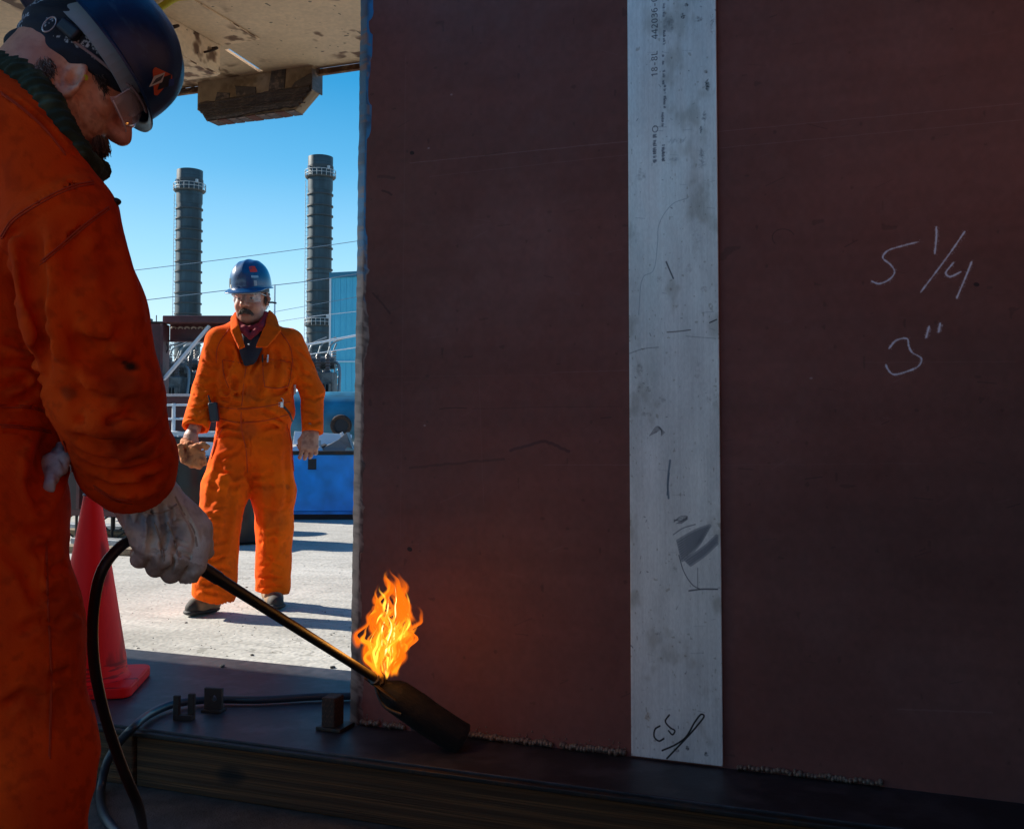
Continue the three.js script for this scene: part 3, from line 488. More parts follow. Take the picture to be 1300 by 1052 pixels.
// ------------------------------------------------------------------ middle distance, left: maroon steelwork
{
  const D = 12.5, face = (px, py) => at(px, py, D), base = face(193, 540); base.y = 0;
  const t = thing('maroon_portal', base, 'dark maroon steel portal with a white diagonal brace behind the walking worker', 'steel frame'); t.rotation.y = YAW;
  const X = (px) => (px - 193) / FOCAL * D, Y = (py) => face(193, py).y;
  mesh('upright_panel', box(X(208) - X(120), Y(411), 0.16, 0.01, (X(208) + X(120)) / 2, Y(411) / 2, 0), M.maroon, t);
  mesh('panel_flange', box(0.03, Y(411) - 0.02, 0.24, 0.006, X(207) + 0.012, Y(411) / 2, 0.02), M.maroon, t);
  mesh('lintel', [box(X(300) - X(209), Y(402) - Y(411), 0.3, 0.01, (X(300) + X(209)) / 2, (Y(402) + Y(411)) / 2, 0), box(X(300) - X(209), Y(402) - Y(431), 0.03, 0.006, (X(300) + X(209)) / 2, (Y(402) + Y(431)) / 2, -0.14)], M.maroon, t);
  mesh('lintel_foot', box(X(300) - X(210), 0.022, 0.06, 0.004, (X(300) + X(210)) / 2, Y(432), -0.10), M.maroon, t);
  mesh('cap_strip', [box(0.10, 0.06, 0.2, 0.008, X(183), Y(410) + 0.03, 0), box(0.2, 0.02, 0.18, 0.006, X(200), Y(411) + 0.012, 0)], M.darkSteel, t);
  for (let k = 0; k < 6; k++) { const x = X(214 + k * 8.6); mesh('corrugation', tube([V(x - 0.03, Y(416), -0.12), V(x - 0.012, Y(416) + 0.018, -0.12), V(x + 0.014, Y(416) + 0.018, -0.12), V(x + 0.036, Y(416), -0.12)], 0.012, 8, 6), std([0.46, 0.36, 0.28], 0.7), t); }
  mesh('diagonal_brace', beam(V(X(205), Y(486), 0.06), V(X(266), Y(414), 0.06), 0.075, 0.03), M.white, t);
  mesh('hanging_cable', tube([V(X(209), Y(433), 0), V(X(211.5), Y(442), 0), V(X(208.5), Y(450), 0)], 0.008, 14, 5), M.black, t);
  mesh('rear_post', box(0.14, Y(405), 0.14, 0.008, X(298), Y(405) / 2, 0), M.maroon, t);
}
{ // red barrier wall with the white railing, and the pale sheet on its top
  const D = 11.2, base = at(200, 540, D); base.y = 0; const X = (px) => (px - 200) / FOCAL * D, Y = (py) => at(200, py, D).y;
  const t = thing('maroon_barrier', base, 'long maroon steel barrier wall behind the walking worker', 'barrier'); t.rotation.y = YAW;
  mesh('panel', box(X(330) - X(20), Y(502), 0.1, 0.008, (X(330) + X(20)) / 2, Y(502) / 2, -0.35), M.maroon, t);
  mesh('top_edge', box(X(330) - X(20), 0.03, 0.14, 0.006, (X(330) + X(20)) / 2, Y(502) + 0.012, -0.35), std([0.5, 0.42, 0.4], 0.6), t);
  const r = thing('white_railing', base.clone(), 'white pipe railing in front of the maroon barrier wall', 'railing'); r.rotation.y = YAW;
  for (const px of [30, 76, 148, 220, 292]) mesh('post', bar(V(X(px), Y(552), 0), V(X(px), Y(512), 0), 0.02), M.white, r);
  for (const py of [514, 531.5]) mesh('rail', bar(V(X(20), Y(py), 0), V(X(320), Y(py), 0), 0.013), M.white, r);
  const l = thing('pale_ledge', base.clone(), 'pale crumpled sheet covered ledge under the white railing', 'ledge'); l.rotation.y = YAW;
  mesh('slab', rough(new THREE.BoxGeometry(X(320) - X(20), 0.055, 0.34, 60, 3, 4).translate((X(320) + X(20)) / 2, Y(551), 0.02), 0.024, 9), std([0.56, 0.60, 0.62], 0.7), l);
  mesh('leg', [box(0.1, Y(556) - 0.02, 0.1, 0.006, X(60), Y(556) / 2 - 0.01, -0.08), box(0.1, Y(556) - 0.02, 0.1, 0.006, X(280), Y(556) / 2 - 0.01, -0.08)], M.darkSteel, l);
}
{ // dark box trailer on truss legs: its shadow is the dark band across the yard
  const D = 8.7, base = at(150, 540, D); base.y = 0; const X = (px) => (px - 150) / FOCAL * D, Y = (py) => at(150, py, D).y;
  const t = thing('trestle_container', V(base.x, 0, base.z), 'dark maroon steel box on thin truss legs behind the orange cone', 'container'); t.rotation.y = 0;
  mesh('box', box(1.32, Y(575) - Y(647), 0.5, 0.012, -0.12, (Y(575) + Y(647)) / 2, -0.1), worn([0.035, 0.012, 0.013], [0.02, 0.009, 0.01], 0.4, { rep: [1, 1], s: 71 }), t);
  for (let k = 0; k < 4; k++) mesh('rib', box(0.035, Y(577) - Y(645), 0.03, 0.005, -0.62 + k * 0.36, (Y(577) + Y(645)) / 2, 0.162), M.maroon, t);
  mesh('foot_rail', [box(1.36, 0.05, 0.06, 0.006, -0.12, Y(650), 0.12), box(1.36, 0.05, 0.06, 0.006, -0.12, Y(650), -0.32)], M.maroon, t);
  for (const x of [-0.70, -0.32, 0.06, 0.44]) for (const z of [0.12, -0.32]) mesh('leg', bar(V(x, 0, z), V(x, Y(650), z), 0.012, 0.012, 6), M.darkSteel, t);
  for (const z of [0.12, -0.32]) for (let k = 0; k < 3; k++) { const x = -0.70 + k * 0.38; mesh('brace', [bar(V(x, 0.01, z), V(x + 0.38, Y(650), z), 0.008, 0.008, 5), bar(V(x + 0.38, 0.01, z), V(x, Y(650), z), 0.008, 0.008, 5)], M.darkSteel, t); }
  // planks lying beside the legs
  [[140, 676, 0.1], [150, 688, -0.04], [140, 698, 0.05], [120, 668, 0]].forEach(([px, py, a], i) => { const p = onY(px, py, 0.03); const g = rough(box(0.9, 0.05, 0.13, 0.006), 0.003, 16, i); const m = mesh('plank', g, i % 2 ? M.galv : worn([0.26, 0.2, 0.13], [0.14, 0.1, 0.06], 0.4, { rep: [2, 8], s: 75 + i, rough: 0.9 })); m.position.set(p.x, 0.028, p.z); m.rotation.y = a; tag(m, ['weathered plank on the ground farthest but one behind the cone', 'grey steel plank on the ground behind the cone', 'weathered brown plank nearest the cone on the sunlit ground', 'grey plank lying farthest back under the truss legs'][i], 'plank', 'planks under the trestle'); });
}
{ // black drums and boxes between the legs and the arm of the walking worker
  const steel = worn([0.006, 0.006, 0.007], [0.02, 0.02, 0.022], 0.22, { rep: [3, 3], f: 6, s: 81, rough: 0.35 });
  const drum = (px, py, depth, r, h, label) => {
    const p = at(px, 540, depth); p.y = 0; const t = thing('black_drum', p, label, 'drum', 'black steel drums in the yard');
    const pr = [[0, 0.01], [r * 0.96, 0.01], [r, 0.03], [r, h * 0.33 - 0.02], [r * 1.03, h * 0.33], [r, h * 0.33 + 0.02], [r, h * 0.66 - 0.02], [r * 1.03, h * 0.66], [r, h * 0.66 + 0.02], [r, h - 0.02], [r * 1.02, h], [r * 0.96, h + 0.004], [r * 0.94, h - 0.02], [0, h - 0.02]];
    mesh('shell', new THREE.LatheGeometry(pr.map(([x, y]) => new THREE.Vector2(x, y)), 36), steel, t);
    mesh('lid', new THREE.CylinderGeometry(r * 0.93, r * 0.93, 0.012, 30).translate(0, h - 0.012, 0), M.galv, t); mesh('bung', new THREE.CylinderGeometry(0.03, 0.03, 0.02, 12).translate(r * 0.6, h + 0.004, 0), M.galv, t);
    return t;
  };
  drum(246, 600, 8.8, 0.29, 0.70, 'large black steel drum behind the raised gloves of the walking worker');
  drum(310, 640, 8.6, 0.27, 0.58, 'black steel drum seen between the legs of the walking worker');
  drum(216, 570, 9.8, 0.2, 0.86, 'narrow black drum with a pale lid left of the walking worker');
  const p = at(250, 540, 9.3); const t = thing('white_carton', V(p.x, 0.69, p.z + 0.35), 'small white carton with blue print on the large black drum', 'carton');
  t.position.set(at(246, 540, 8.8).x + 0.03, 0.704, at(246, 540, 8.8).z);
  mesh('carton', box(0.2, 0.12, 0.14, 0.004, 0.02, 0.062, 0), std([0.6, 0.64, 0.7], 0.7), t); mesh('print', box(0.08, 0.03, 0.002, 0, 0.02, 0.07, 0.0715), std([0.03, 0.06, 0.3], 0.7), t);
}
// ------------------------------------------------------------------ middle distance, right: blue skip with scrap, blue tank
{
  const D = 10.6, base = at(312, 540, D); base.y = 0; const Xc = (px) => (px - 312) / FOCAL * D, Y = (py) => at(400, py, D).y;
  const blue = worn([0.004, 0.27, 0.78], [0.004, 0.23, 0.68], 0.4, { rep: [0.7, 0.7], f: 5, s: 91, rough: 0.42 });
  const t = thing('blue_skip', base, 'bright blue steel skip full of scrap behind the walking worker', 'skip'); t.rotation.y = YAW;
  const W = 3.4, H0 = 0.09, H1 = Y(577);
  mesh('front_wall', box(W, H1 - H0, 0.04, 0.006, W / 2, (H0 + H1) / 2, 0), blue, t); mesh('rear_wall', box(W, H1 - H0, 0.04, 0.006, W / 2, (H0 + H1) / 2, -1.5), blue, t);
  mesh('end_wall', box(0.04, H1 - H0, 1.455, 0.006, 0.021, (H0 + H1) / 2, -0.75), blue, t); mesh('end_wall', box(0.04, H1 - H0, 1.455, 0.006, W - 0.021, (H0 + H1) / 2, -0.75), blue, t);
  mesh('floor', box(W - 0.02, 0.03, 1.5, 0.004, W / 2, H0 - 0.02, -0.75), blue, t);
  mesh('rim', [box(W + 0.02, 0.04, 0.06, 0.008, W / 2, H1 + 0.02, 0.006), box(W + 0.02, 0.04, 0.06, 0.008, W / 2, H1 + 0.02, -1.5)], M.darkSteel, t);
  mesh('skid', [box(W, 0.07, 0.12, 0.006, W / 2, 0.035, -0.1), box(W, 0.07, 0.12, 0.006, W / 2, 0.035, -1.35)], M.black, t);
  mesh('pocket', box(0.085, 0.11, 0.03, 0.004, Xc(397), Y(589), 0.012), M.black, t);
  for (const e of [-1, 1]) mesh('pocket_rim', box(0.105, 0.012, 0.02, 0.003, Xc(397), Y(589) + 0.062 * e, 0.024), blue, t);
  const mats = [M.white, M.galv, M.rust, M.black, std([0.42, 0.34, 0.26], 0.8), std([0.5, 0.52, 0.55], 0.4, 0.4)];
  const names = [['white bent sheet', 'scrap'], ['grey bent sheet', 'scrap'], ['rusty bent sheet', 'scrap'], ['black crumpled sheet', 'scrap'], ['tan crumpled sheet', 'scrap'], ['shiny metal offcut', 'scrap']];
  for (let k = 0; k < 12; k++) {
    const i = k % 6, px = 372 + (k * 37 % 78), p = V(Xc(px), H1 - 0.02 + 0.07 * rnd(), -0.12 - 0.6 * rnd());
    const big = k < 6, w = big ? rr(0.24, 0.34) : rr(0.10, 0.16), pts = [[-w / 2, 0], [-w / 4, rr(0.02, 0.09)], [0, rr(0.03, 0.12)], [w * 0.3, rr(0.0, 0.05)], [w / 2, rr(-0.02, 0.03)], [w * 0.2, -0.05], [-w * 0.3, -0.05]];
    const m = mesh('scrap_piece', rough(prism(poly(pts), 0.05, 0.004), 0.012, 20, k), mats[i]); m.position.copy(base).add(p.applyAxisAngle(UP, YAW)); m.rotation.set(rr(-0.4, 0.4), YAW + rr(-0.7, 0.7), rr(-0.5, 0.5));
    tag(m, (big ? 'large ' : 'small ') + names[i][0] + ' in the pile of scrap on the blue skip', 'scrap', 'twisted scrap pieces in the skip');
  }
  { // the larger pieces that stick out of the pile
    const g1 = rough(prism(poly([[-0.18, 0], [-0.1, 0.05], [0.02, 0.12], [0.1, 0.19], [0.13, 0.1], [0.18, 0.0]]), 0.2, 0.006), 0.012, 14, 3), m1 = mesh('bent_plate', g1, std([0.19, 0.17, 0.16], 0.55, 0.3)); m1.position.copy(base).add(V(Xc(424), H1 + 0.03, -0.35).applyAxisAngle(UP, YAW)); m1.rotation.y = YAW; tag(m1, 'large grey brown bent plate rising from the scrap on the blue skip', 'scrap');
    const m2 = mesh('white_board', rough(box(0.62, 0.14, 0.02, 0.004), 0.006, 10), M.white); m2.position.copy(base).add(V(Xc(398), H1 + 0.15, -0.5).applyAxisAngle(UP, YAW)); m2.rotation.set(-0.3, YAW, 0.05); tag(m2, 'long white board lying on the scrap behind the hand of the walking worker', 'board');
    const m3 = mesh('white_channel', box(0.035, 0.3, 0.03, 0.004), M.white); m3.position.copy(base).add(V(Xc(439), H1 + 0.1, -0.2).applyAxisAngle(UP, YAW)); m3.rotation.set(0, YAW, 0.6); tag(m3, 'leaning white metal channel on the scrap beside the tall plate', 'scrap');
  }
}
{
  const D = 15.5, c = at(430, 526, D), Y = (py) => at(430, py, D).y, r = (Y(497) - Y(561)) / 2;
  const t = thing('blue_tank', V(c.x, 0, c.z), 'dull blue cylindrical tank behind the blue skip', 'tank'); t.rotation.y = YAW;
  const g = new THREE.LatheGeometry([[0, -1.4], [r * 0.5, -1.36], [r * 0.85, -1.25], [r, -1.1], [r, 1.9], [r * 0.85, 2.05], [0, 2.15]].map(([x, y]) => new THREE.Vector2(x, y)), 40).rotateZ(-Math.PI / 2).translate(0.4, (Y(497) + Y(561)) / 2, 0); boxUV(g);
  mesh('shell', g, worn([0.012, 0.16, 0.27], [0.01, 0.12, 0.20], 0.4, { rep: [0.6, 0.6], f: 5, s: 95, rough: 0.5 }), t);
  mesh('band', new THREE.TorusGeometry(r + 0.01, 0.02, 6, 40).rotateY(Math.PI / 2).translate(-0.45, (Y(497) + Y(561)) / 2, 0), M.darkSteel, t);
  mesh('outlet', new THREE.CylinderGeometry(0.12, 0.14, 0.25, 20).rotateX(Math.PI / 2).translate(0.12, Y(540), r), M.black, t); mesh('outlet_flange', new THREE.TorusGeometry(0.13, 0.03, 8, 20).translate(0.12, Y(540), r + 0.13), M.rust, t);
  mesh('saddle', [box(0.16, Y(556), r * 1.5, 0.01, -0.5, Y(556) / 2, 0), box(0.16, Y(556), r * 1.5, 0.01, 1.4, Y(556) / 2, 0)], M.darkSteel, t);
  mesh('manhole', new THREE.CylinderGeometry(0.2, 0.2, 0.12, 20).translate(0.7, Y(497) + 0.02, 0), M.darkSteel, t);
}
// ------------------------------------------------------------------ small stones and grit on the yard
{
  const shapes = [0, 1, 2].map((k) => rough(new THREE.IcosahedronGeometry(1, 1), 0.35, 1.3, k * 9).scale(1, 0.55, 0.8)), dark = std([0.06, 0.055, 0.05], 0.9), pale = std([0.3, 0.28, 0.25], 0.9);
  const im = new THREE.InstancedMesh(shapes[0], dark, 380), m4 = new THREE.Matrix4();
  for (let k = 0; k < 380; k++) { const p = onY(rr(100, 445), 662 + 172 * Math.pow(rnd(), 0.8), 0), s = rr(0.001, 0.0032) * (rnd() < 0.06 ? 2 : 1); m4.compose(V(p.x, s * 0.25, p.z), new THREE.Quaternion().setFromEuler(new THREE.Euler(0, rnd() * 6, 0)), V(s * 1.5, s, s)); im.setMatrixAt(k, m4); }
  im.name = 'grit'; im.castShadow = im.receiveShadow = true; scene.add(im); tag(im, 'dark grit scattered over the sunlit concrete', 'grit', null, 'stuff');
  [[405, 813, 0.012], [422, 848, 0.012], [366, 792, 0.010], [320, 832, 0.009], [160, 862, 0.008], [282, 853, 0.012]].forEach(([px, py, s], k) => { const p = onY(px, py, 0); const m = mesh('stone', shapes[k % 3], k % 2 ? dark : pale); m.position.set(p.x, (p.z > -0.62 ? 0.02 : 0) + s * 0.3, p.z); m.scale.setScalar(s); m.rotation.y = k; tag(m, ['small stone on the sunlit ground, farther of two beside the wand', 'small dark stone on the sunlit ground, nearer of two beside the wand', 'small stone between the shoes of the walking worker and the tall plate', 'small dark stone on the sunlit ground below the shoes of the walking worker', 'small stone on the dark deck plate just right of the cone', 'small dark stone near the sunlit edge of the deck plate'][k], 'stone', 'loose stones'); });
}
// ------------------------------------------------------------------ unseen steel walls added round the camera to shade the right of the plate
{
  const darkPaint = std([0.085, 0.036, 0.028], 1, 0, { bumpMap: grain, bumpScale: 0.0006 });  // red brown chosen to bounce warm light onto the bending worker
  const t = thing('added_shade_wall', V(2.22, -0.17, 0.06), 'added unseen red brown shade wall at a right angle to the tall plate', 'steel block');
  mesh('plate', box(0.05, 3.6, 5.0, 0.004, 0.025, 1.8, 2.52), darkPaint, t);
  mesh('added_shade_roof', box(1.0, 0.02, 5.0, 0.004, -0.48, 3.0, 2.55), darkPaint, t);  // unseen roof added to darken the upper right of the tall plate
  for (let k = 0; k < 5; k++) mesh('stiffener', box(0.12, 3.5, 0.02, 0.003, 0.11, 1.76, 0.5 + k * 1.0), darkPaint, t);
}
{
  const t = thing('added_shade_block', V(1.75, -0.17, 5.2), 'added unseen maroon shade wall standing behind the photographer', 'steel block');  // unseen, added to hold back sky light from behind
  mesh('plate', box(6, 4.2, 0.05, 0.004, 3, 2.1, 0), M.maroon, t);
  for (let k = 0; k < 5; k++) mesh('stiffener', box(0.02, 4.1, 0.12, 0.003, 0.4 + k * 1.3, 2.06, 0.09), M.maroon, t);
}
{ // an unseen stack of timbers added to shade the legs and lower plate
  const lab = ['outer left', 'second from the left', 'third from the left', 'outer right'];
  for (let r = 0; r < 3; r++) for (let k = 0; k < 4; k++) { const m = mesh('added_shade_timber', rough(box(2.7, 0.19, 0.20, 0.008), 0.002, 18, r * 5 + k), M.rust); m.position.set(-0.1, -0.17 + 0.097 + 0.194 * r, 3.3 + 0.206 * k); tag(m, 'added dark timber, ' + lab[k] + ', layer ' + ['one', 'two', 'three', 'four'][r] + ' of the stack behind the photographer', 'timber', 'added stacked timbers that shade from behind'); }
}
// ------------------------------------------------------------------ bodies and cloth: tapered bones joined smoothly, meshed on a grid
// a bone: { a, b, ra, rb, n, s }: tapered capsule; n, s flatten it along the unit vector n by the factor s
const bone = (a, b, ra, rb = ra, n = null, s = 1) => ({ a, b, ra, rb, n, s, d: b.clone().sub(a), l2: Math.max(1e-9, b.distanceToSquared(a)) });
function boneDist(q, x, y, z) {
  const ax = x - q.a.x, ay = y - q.a.y, az = z - q.a.z, t = clamp((ax * q.d.x + ay * q.d.y + az * q.d.z) / q.l2, 0, 1);
  const ox = ax - q.d.x * t, oy = ay - q.d.y * t, oz = az - q.d.z * t; let m = ox * ox + oy * oy + oz * oz;
  const r = q.ra + (q.rb - q.ra) * t;
  if (q.n) { const k = ox * q.n.x + oy * q.n.y + oz * q.n.z; m += k * k * (1 / (q.s * q.s) - 1); const dd = Math.sqrt(m) - r; return dd > 0 ? dd * Math.min(1, q.s * 1.1) : dd * q.s; }
  return Math.sqrt(m) - r;
}
const smin = (a, b, k) => { const h = Math.max(k - Math.abs(a - b), 0) / k; return Math.min(a, b) - h * h * k * 0.25; };
const boneField = (bones, k) => (x, y, z) => { let d = 1e3; for (const q of bones) d = smin(d, boneDist(q, x, y, z), q.k ?? k); return d; };
// ellipsoid with its own axes
function blob(c, u, v, w, ru, rv, rw) {
  return (x, y, z) => { const X = x - c.x, Y = y - c.y, Z = z - c.z, a = (X * u.x + Y * u.y + Z * u.z) / ru, b = (X * v.x + Y * v.y + Z * v.z) / rv, e = (X * w.x + Y * w.y + Z * w.z) / rw, k = Math.sqrt(a * a + b * b + e * e); if (k < 1e-6) return -Math.min(ru, rv, rw); const g = Math.sqrt((a / ru) ** 2 + (b / rv) ** 2 + (e / rw) ** 2); return k * (k - 1) / Math.max(g, 1e-6); };
}
// distance to a polyline, with a quick way out
function strokeOf(pts, width, amp, kind = 'crease') {
  const c = V(0, 0, 0); pts.forEach((p) => c.add(p)); c.multiplyScalar(1 / pts.length); const R = Math.max(...pts.map((p) => p.distanceTo(c))) + width * 3.2;
  return { pts, width, amp, kind, c, R2: R * R };
}
function strokeDisp(s, x, y, z) {
  const cx = x - s.c.x, cy = y - s.c.y, cz = z - s.c.z; if (cx * cx + cy * cy + cz * cz > s.R2) return 0;
  let best = 1e9, bt = 0; const n = s.pts.length - 1;
  for (let i = 0; i < n; i++) {
    const a = s.pts[i], b = s.pts[i + 1], dx = b.x - a.x, dy = b.y - a.y, dz = b.z - a.z, t = clamp(((x - a.x) * dx + (y - a.y) * dy + (z - a.z) * dz) / (dx * dx + dy * dy + dz * dz + 1e-12), 0, 1);
    const ex = x - a.x - dx * t, ey = y - a.y - dy * t, ez = z - a.z - dz * t, m = ex * ex + ey * ey + ez * ez; if (m < best) { best = m; bt = (i + t) / n; }
  }
  const q = Math.sqrt(best) / s.width; if (q > 3.2) return 0;
  const fade = smooth(0, 0.22, bt) * smooth(0, 0.22, 1 - bt) * 0.85 + 0.15;
  if (s.kind === 'ridge') return s.amp * fade * Math.exp(-q * q);
  if (s.kind === 'pit') return -s.amp * Math.exp(-q * q * q);
  return s.amp * fade * (-Math.exp(-q * q * 1.6) + 0.55 * Math.exp(-(q - 1.7) * (q - 1.7) * 1.8));
}
// naive surface nets over a box; f is evaluated finely only near the surface
function netMesh(f, lo, hi, h, { color = null, origin = V(0, 0, 0), coarse = 4, slack = 1.9, uvScale = 1 } = {}) {
  const nx = Math.ceil((hi.x - lo.x) / h / coarse) * coarse + 1, ny = Math.ceil((hi.y - lo.y) / h / coarse) * coarse + 1, nz = Math.ceil((hi.z - lo.z) / h / coarse) * coarse + 1;
  const val = new Float32Array(nx * ny * nz), C = coarse, H = h * C, id = (i, j, k) => (k * ny + j) * nx + i;
  for (let k = 0; k < nz - 1; k += C) for (let j = 0; j < ny - 1; j += C) for (let i = 0; i < nx - 1; i += C) {
    const d = f(lo.x + (i + C / 2) * h, lo.y + (j + C / 2) * h, lo.z + (k + C / 2) * h), far = Math.abs(d) > H * 0.87 * slack;
    for (let c = 0; c < (k + C >= nz - 1 ? C + 1 : C); c++) for (let b = 0; b < (j + C >= ny - 1 ? C + 1 : C); b++) for (let a = 0; a < (i + C >= nx - 1 ? C + 1 : C); a++)
      val[id(i + a, j + b, k + c)] = far ? d : f(lo.x + (i + a) * h, lo.y + (j + b) * h, lo.z + (k + c) * h);
  }
  const vid = new Int32Array(nx * ny * nz).fill(-1), pos = [], idx = [];
  const E = [[0, 1], [2, 3], [4, 5], [6, 7], [0, 2], [1, 3], [4, 6], [5, 7], [0, 4], [1, 5], [2, 6], [3, 7]], v = new Float32Array(8);
  for (let k = 0; k < nz - 1; k++) for (let j = 0; j < ny - 1; j++) for (let i = 0; i < nx - 1; i++) {
    let m = 0; for (let q = 0; q < 8; q++) { v[q] = val[id(i + (q & 1), j + ((q >> 1) & 1), k + (q >> 2))]; if (v[q] < 0) m |= 1 << q; }
    if (m === 0 || m === 255) continue;
    let x = 0, y = 0, z = 0, n = 0;
    for (const [a, b] of E) if (((m >> a) & 1) !== ((m >> b) & 1)) { const t = v[a] / (v[a] - v[b]); x += (a & 1) + t * ((b & 1) - (a & 1)); y += ((a >> 1) & 1) + t * (((b >> 1) & 1) - ((a >> 1) & 1)); z += (a >> 2) + t * ((b >> 2) - (a >> 2)); n++; }
    vid[id(i, j, k)] = pos.length / 3; pos.push(lo.x + (i + x / n) * h, lo.y + (j + y / n) * h, lo.z + (k + z / n) * h);
  }
  const quad = (a, b, c, d, flip) => { if (a < 0 || b < 0 || c < 0 || d < 0) return; flip ? idx.push(a, c, b, a, d, c) : idx.push(a, b, c, a, c, d); };
  for (let k = 1; k < nz - 1; k++) for (let j = 1; j < ny - 1; j++) for (let i = 1; i < nx - 1; i++) {
    const s = val[id(i, j, k)] < 0;
    if (s !== val[id(i + 1, j, k)] < 0) quad(vid[id(i, j - 1, k - 1)], vid[id(i, j, k - 1)], vid[id(i, j, k)], vid[id(i, j - 1, k)], !s);
    if (s !== val[id(i, j + 1, k)] < 0) quad(vid[id(i - 1, j, k - 1)], vid[id(i - 1, j, k)], vid[id(i, j, k)], vid[id(i, j, k - 1)], !s);
    if (s !== val[id(i, j, k + 1)] < 0) quad(vid[id(i - 1, j - 1, k)], vid[id(i, j - 1, k)], vid[id(i, j, k)], vid[id(i - 1, j, k)], !s);
  }
  const g = new THREE.BufferGeometry(), n = pos.length / 3, P = new Float32Array(pos), uv = new Float32Array(n * 2), col = color ? new Float32Array(n * 3) : null;
  for (let i = 0; i < n; i++) {
    const x = pos[3 * i], y = pos[3 * i + 1], z = pos[3 * i + 2];
    uv[2 * i] = (x * RIGHT.x + z * RIGHT.z + 0.6 * (x * FWD.x + z * FWD.z)) * uvScale; uv[2 * i + 1] = (y + 0.3 * (x * FWD.x + z * FWD.z)) * uvScale;
    if (col) { const c = color(x, y, z); col[3 * i] = c[0]; col[3 * i + 1] = c[1]; col[3 * i + 2] = c[2]; }
    P[3 * i] = x - origin.x; P[3 * i + 1] = y - origin.y; P[3 * i + 2] = z - origin.z;
  }
  g.setAttribute('position', new THREE.BufferAttribute(P, 3)); g.setAttribute('uv', new THREE.BufferAttribute(uv, 2)); if (col) g.setAttribute('color', new THREE.BufferAttribute(col, 3));
  g.setIndex(idx); g.computeVertexNormals(); return g;
}
// joins indexed pieces of one body into one geometry
const joined = (list) => mergeGeometries(list, false);
// the first point of a field along a sight line of the photograph
function onSurface(f, px, py, d0 = 1, d1 = 8) { const s = sight(px, py); let d = d0; for (let i = 0; i < 200 && d < d1; i++) { const v = f(EYE.x + s.x * d, EYE.y + s.y * d, EYE.z + s.z * d); if (v < 0.0006) return EYE.clone().addScaledVector(s, d); d += Math.max(0.0006, v * 0.8); } return null; }
const traceOn = (f, pts, d0, d1) => { const r = pts.map(([x, y]) => onSurface(f, x, y, d0, d1)); return r.filter(Boolean); };
const weave = noiseMap(256, 256, (u, v, n) => { const w = 128 + 40 * Math.sin(u * 2 * Math.PI * 64) * Math.sin(v * 2 * Math.PI * 64) + 70 * (n(40, 40, 3, 3) - 0.5) + 60 * (n(12, 12, 8, 3) - 0.5); return [w, w, w]; }, [8, 8], false);
const cloth = new THREE.MeshPhysicalMaterial({ vertexColors: true, roughness: 0.95, specularIntensity: 0.25, bumpMap: weave, bumpScale: 0.0014 });
const skinBump = noiseMap(256, 256, (u, v, n) => { const w = 128 + 110 * (n(50, 50, 3, 3) - 0.5); return [w, w, w]; }, [14, 14], false);
const skin = new THREE.MeshPhysicalMaterial({ vertexColors: true, roughness: 0.52, bumpMap: skinBump, bumpScale: 0.0008, sheen: 0.1 });
// many fine hairs: each a short bent tube
function hairs(list, r = 0.0008, seg = 4) { return list.map((pts) => new THREE.TubeGeometry(new THREE.CatmullRomCurve3(pts), seg, r, 4, false)); }
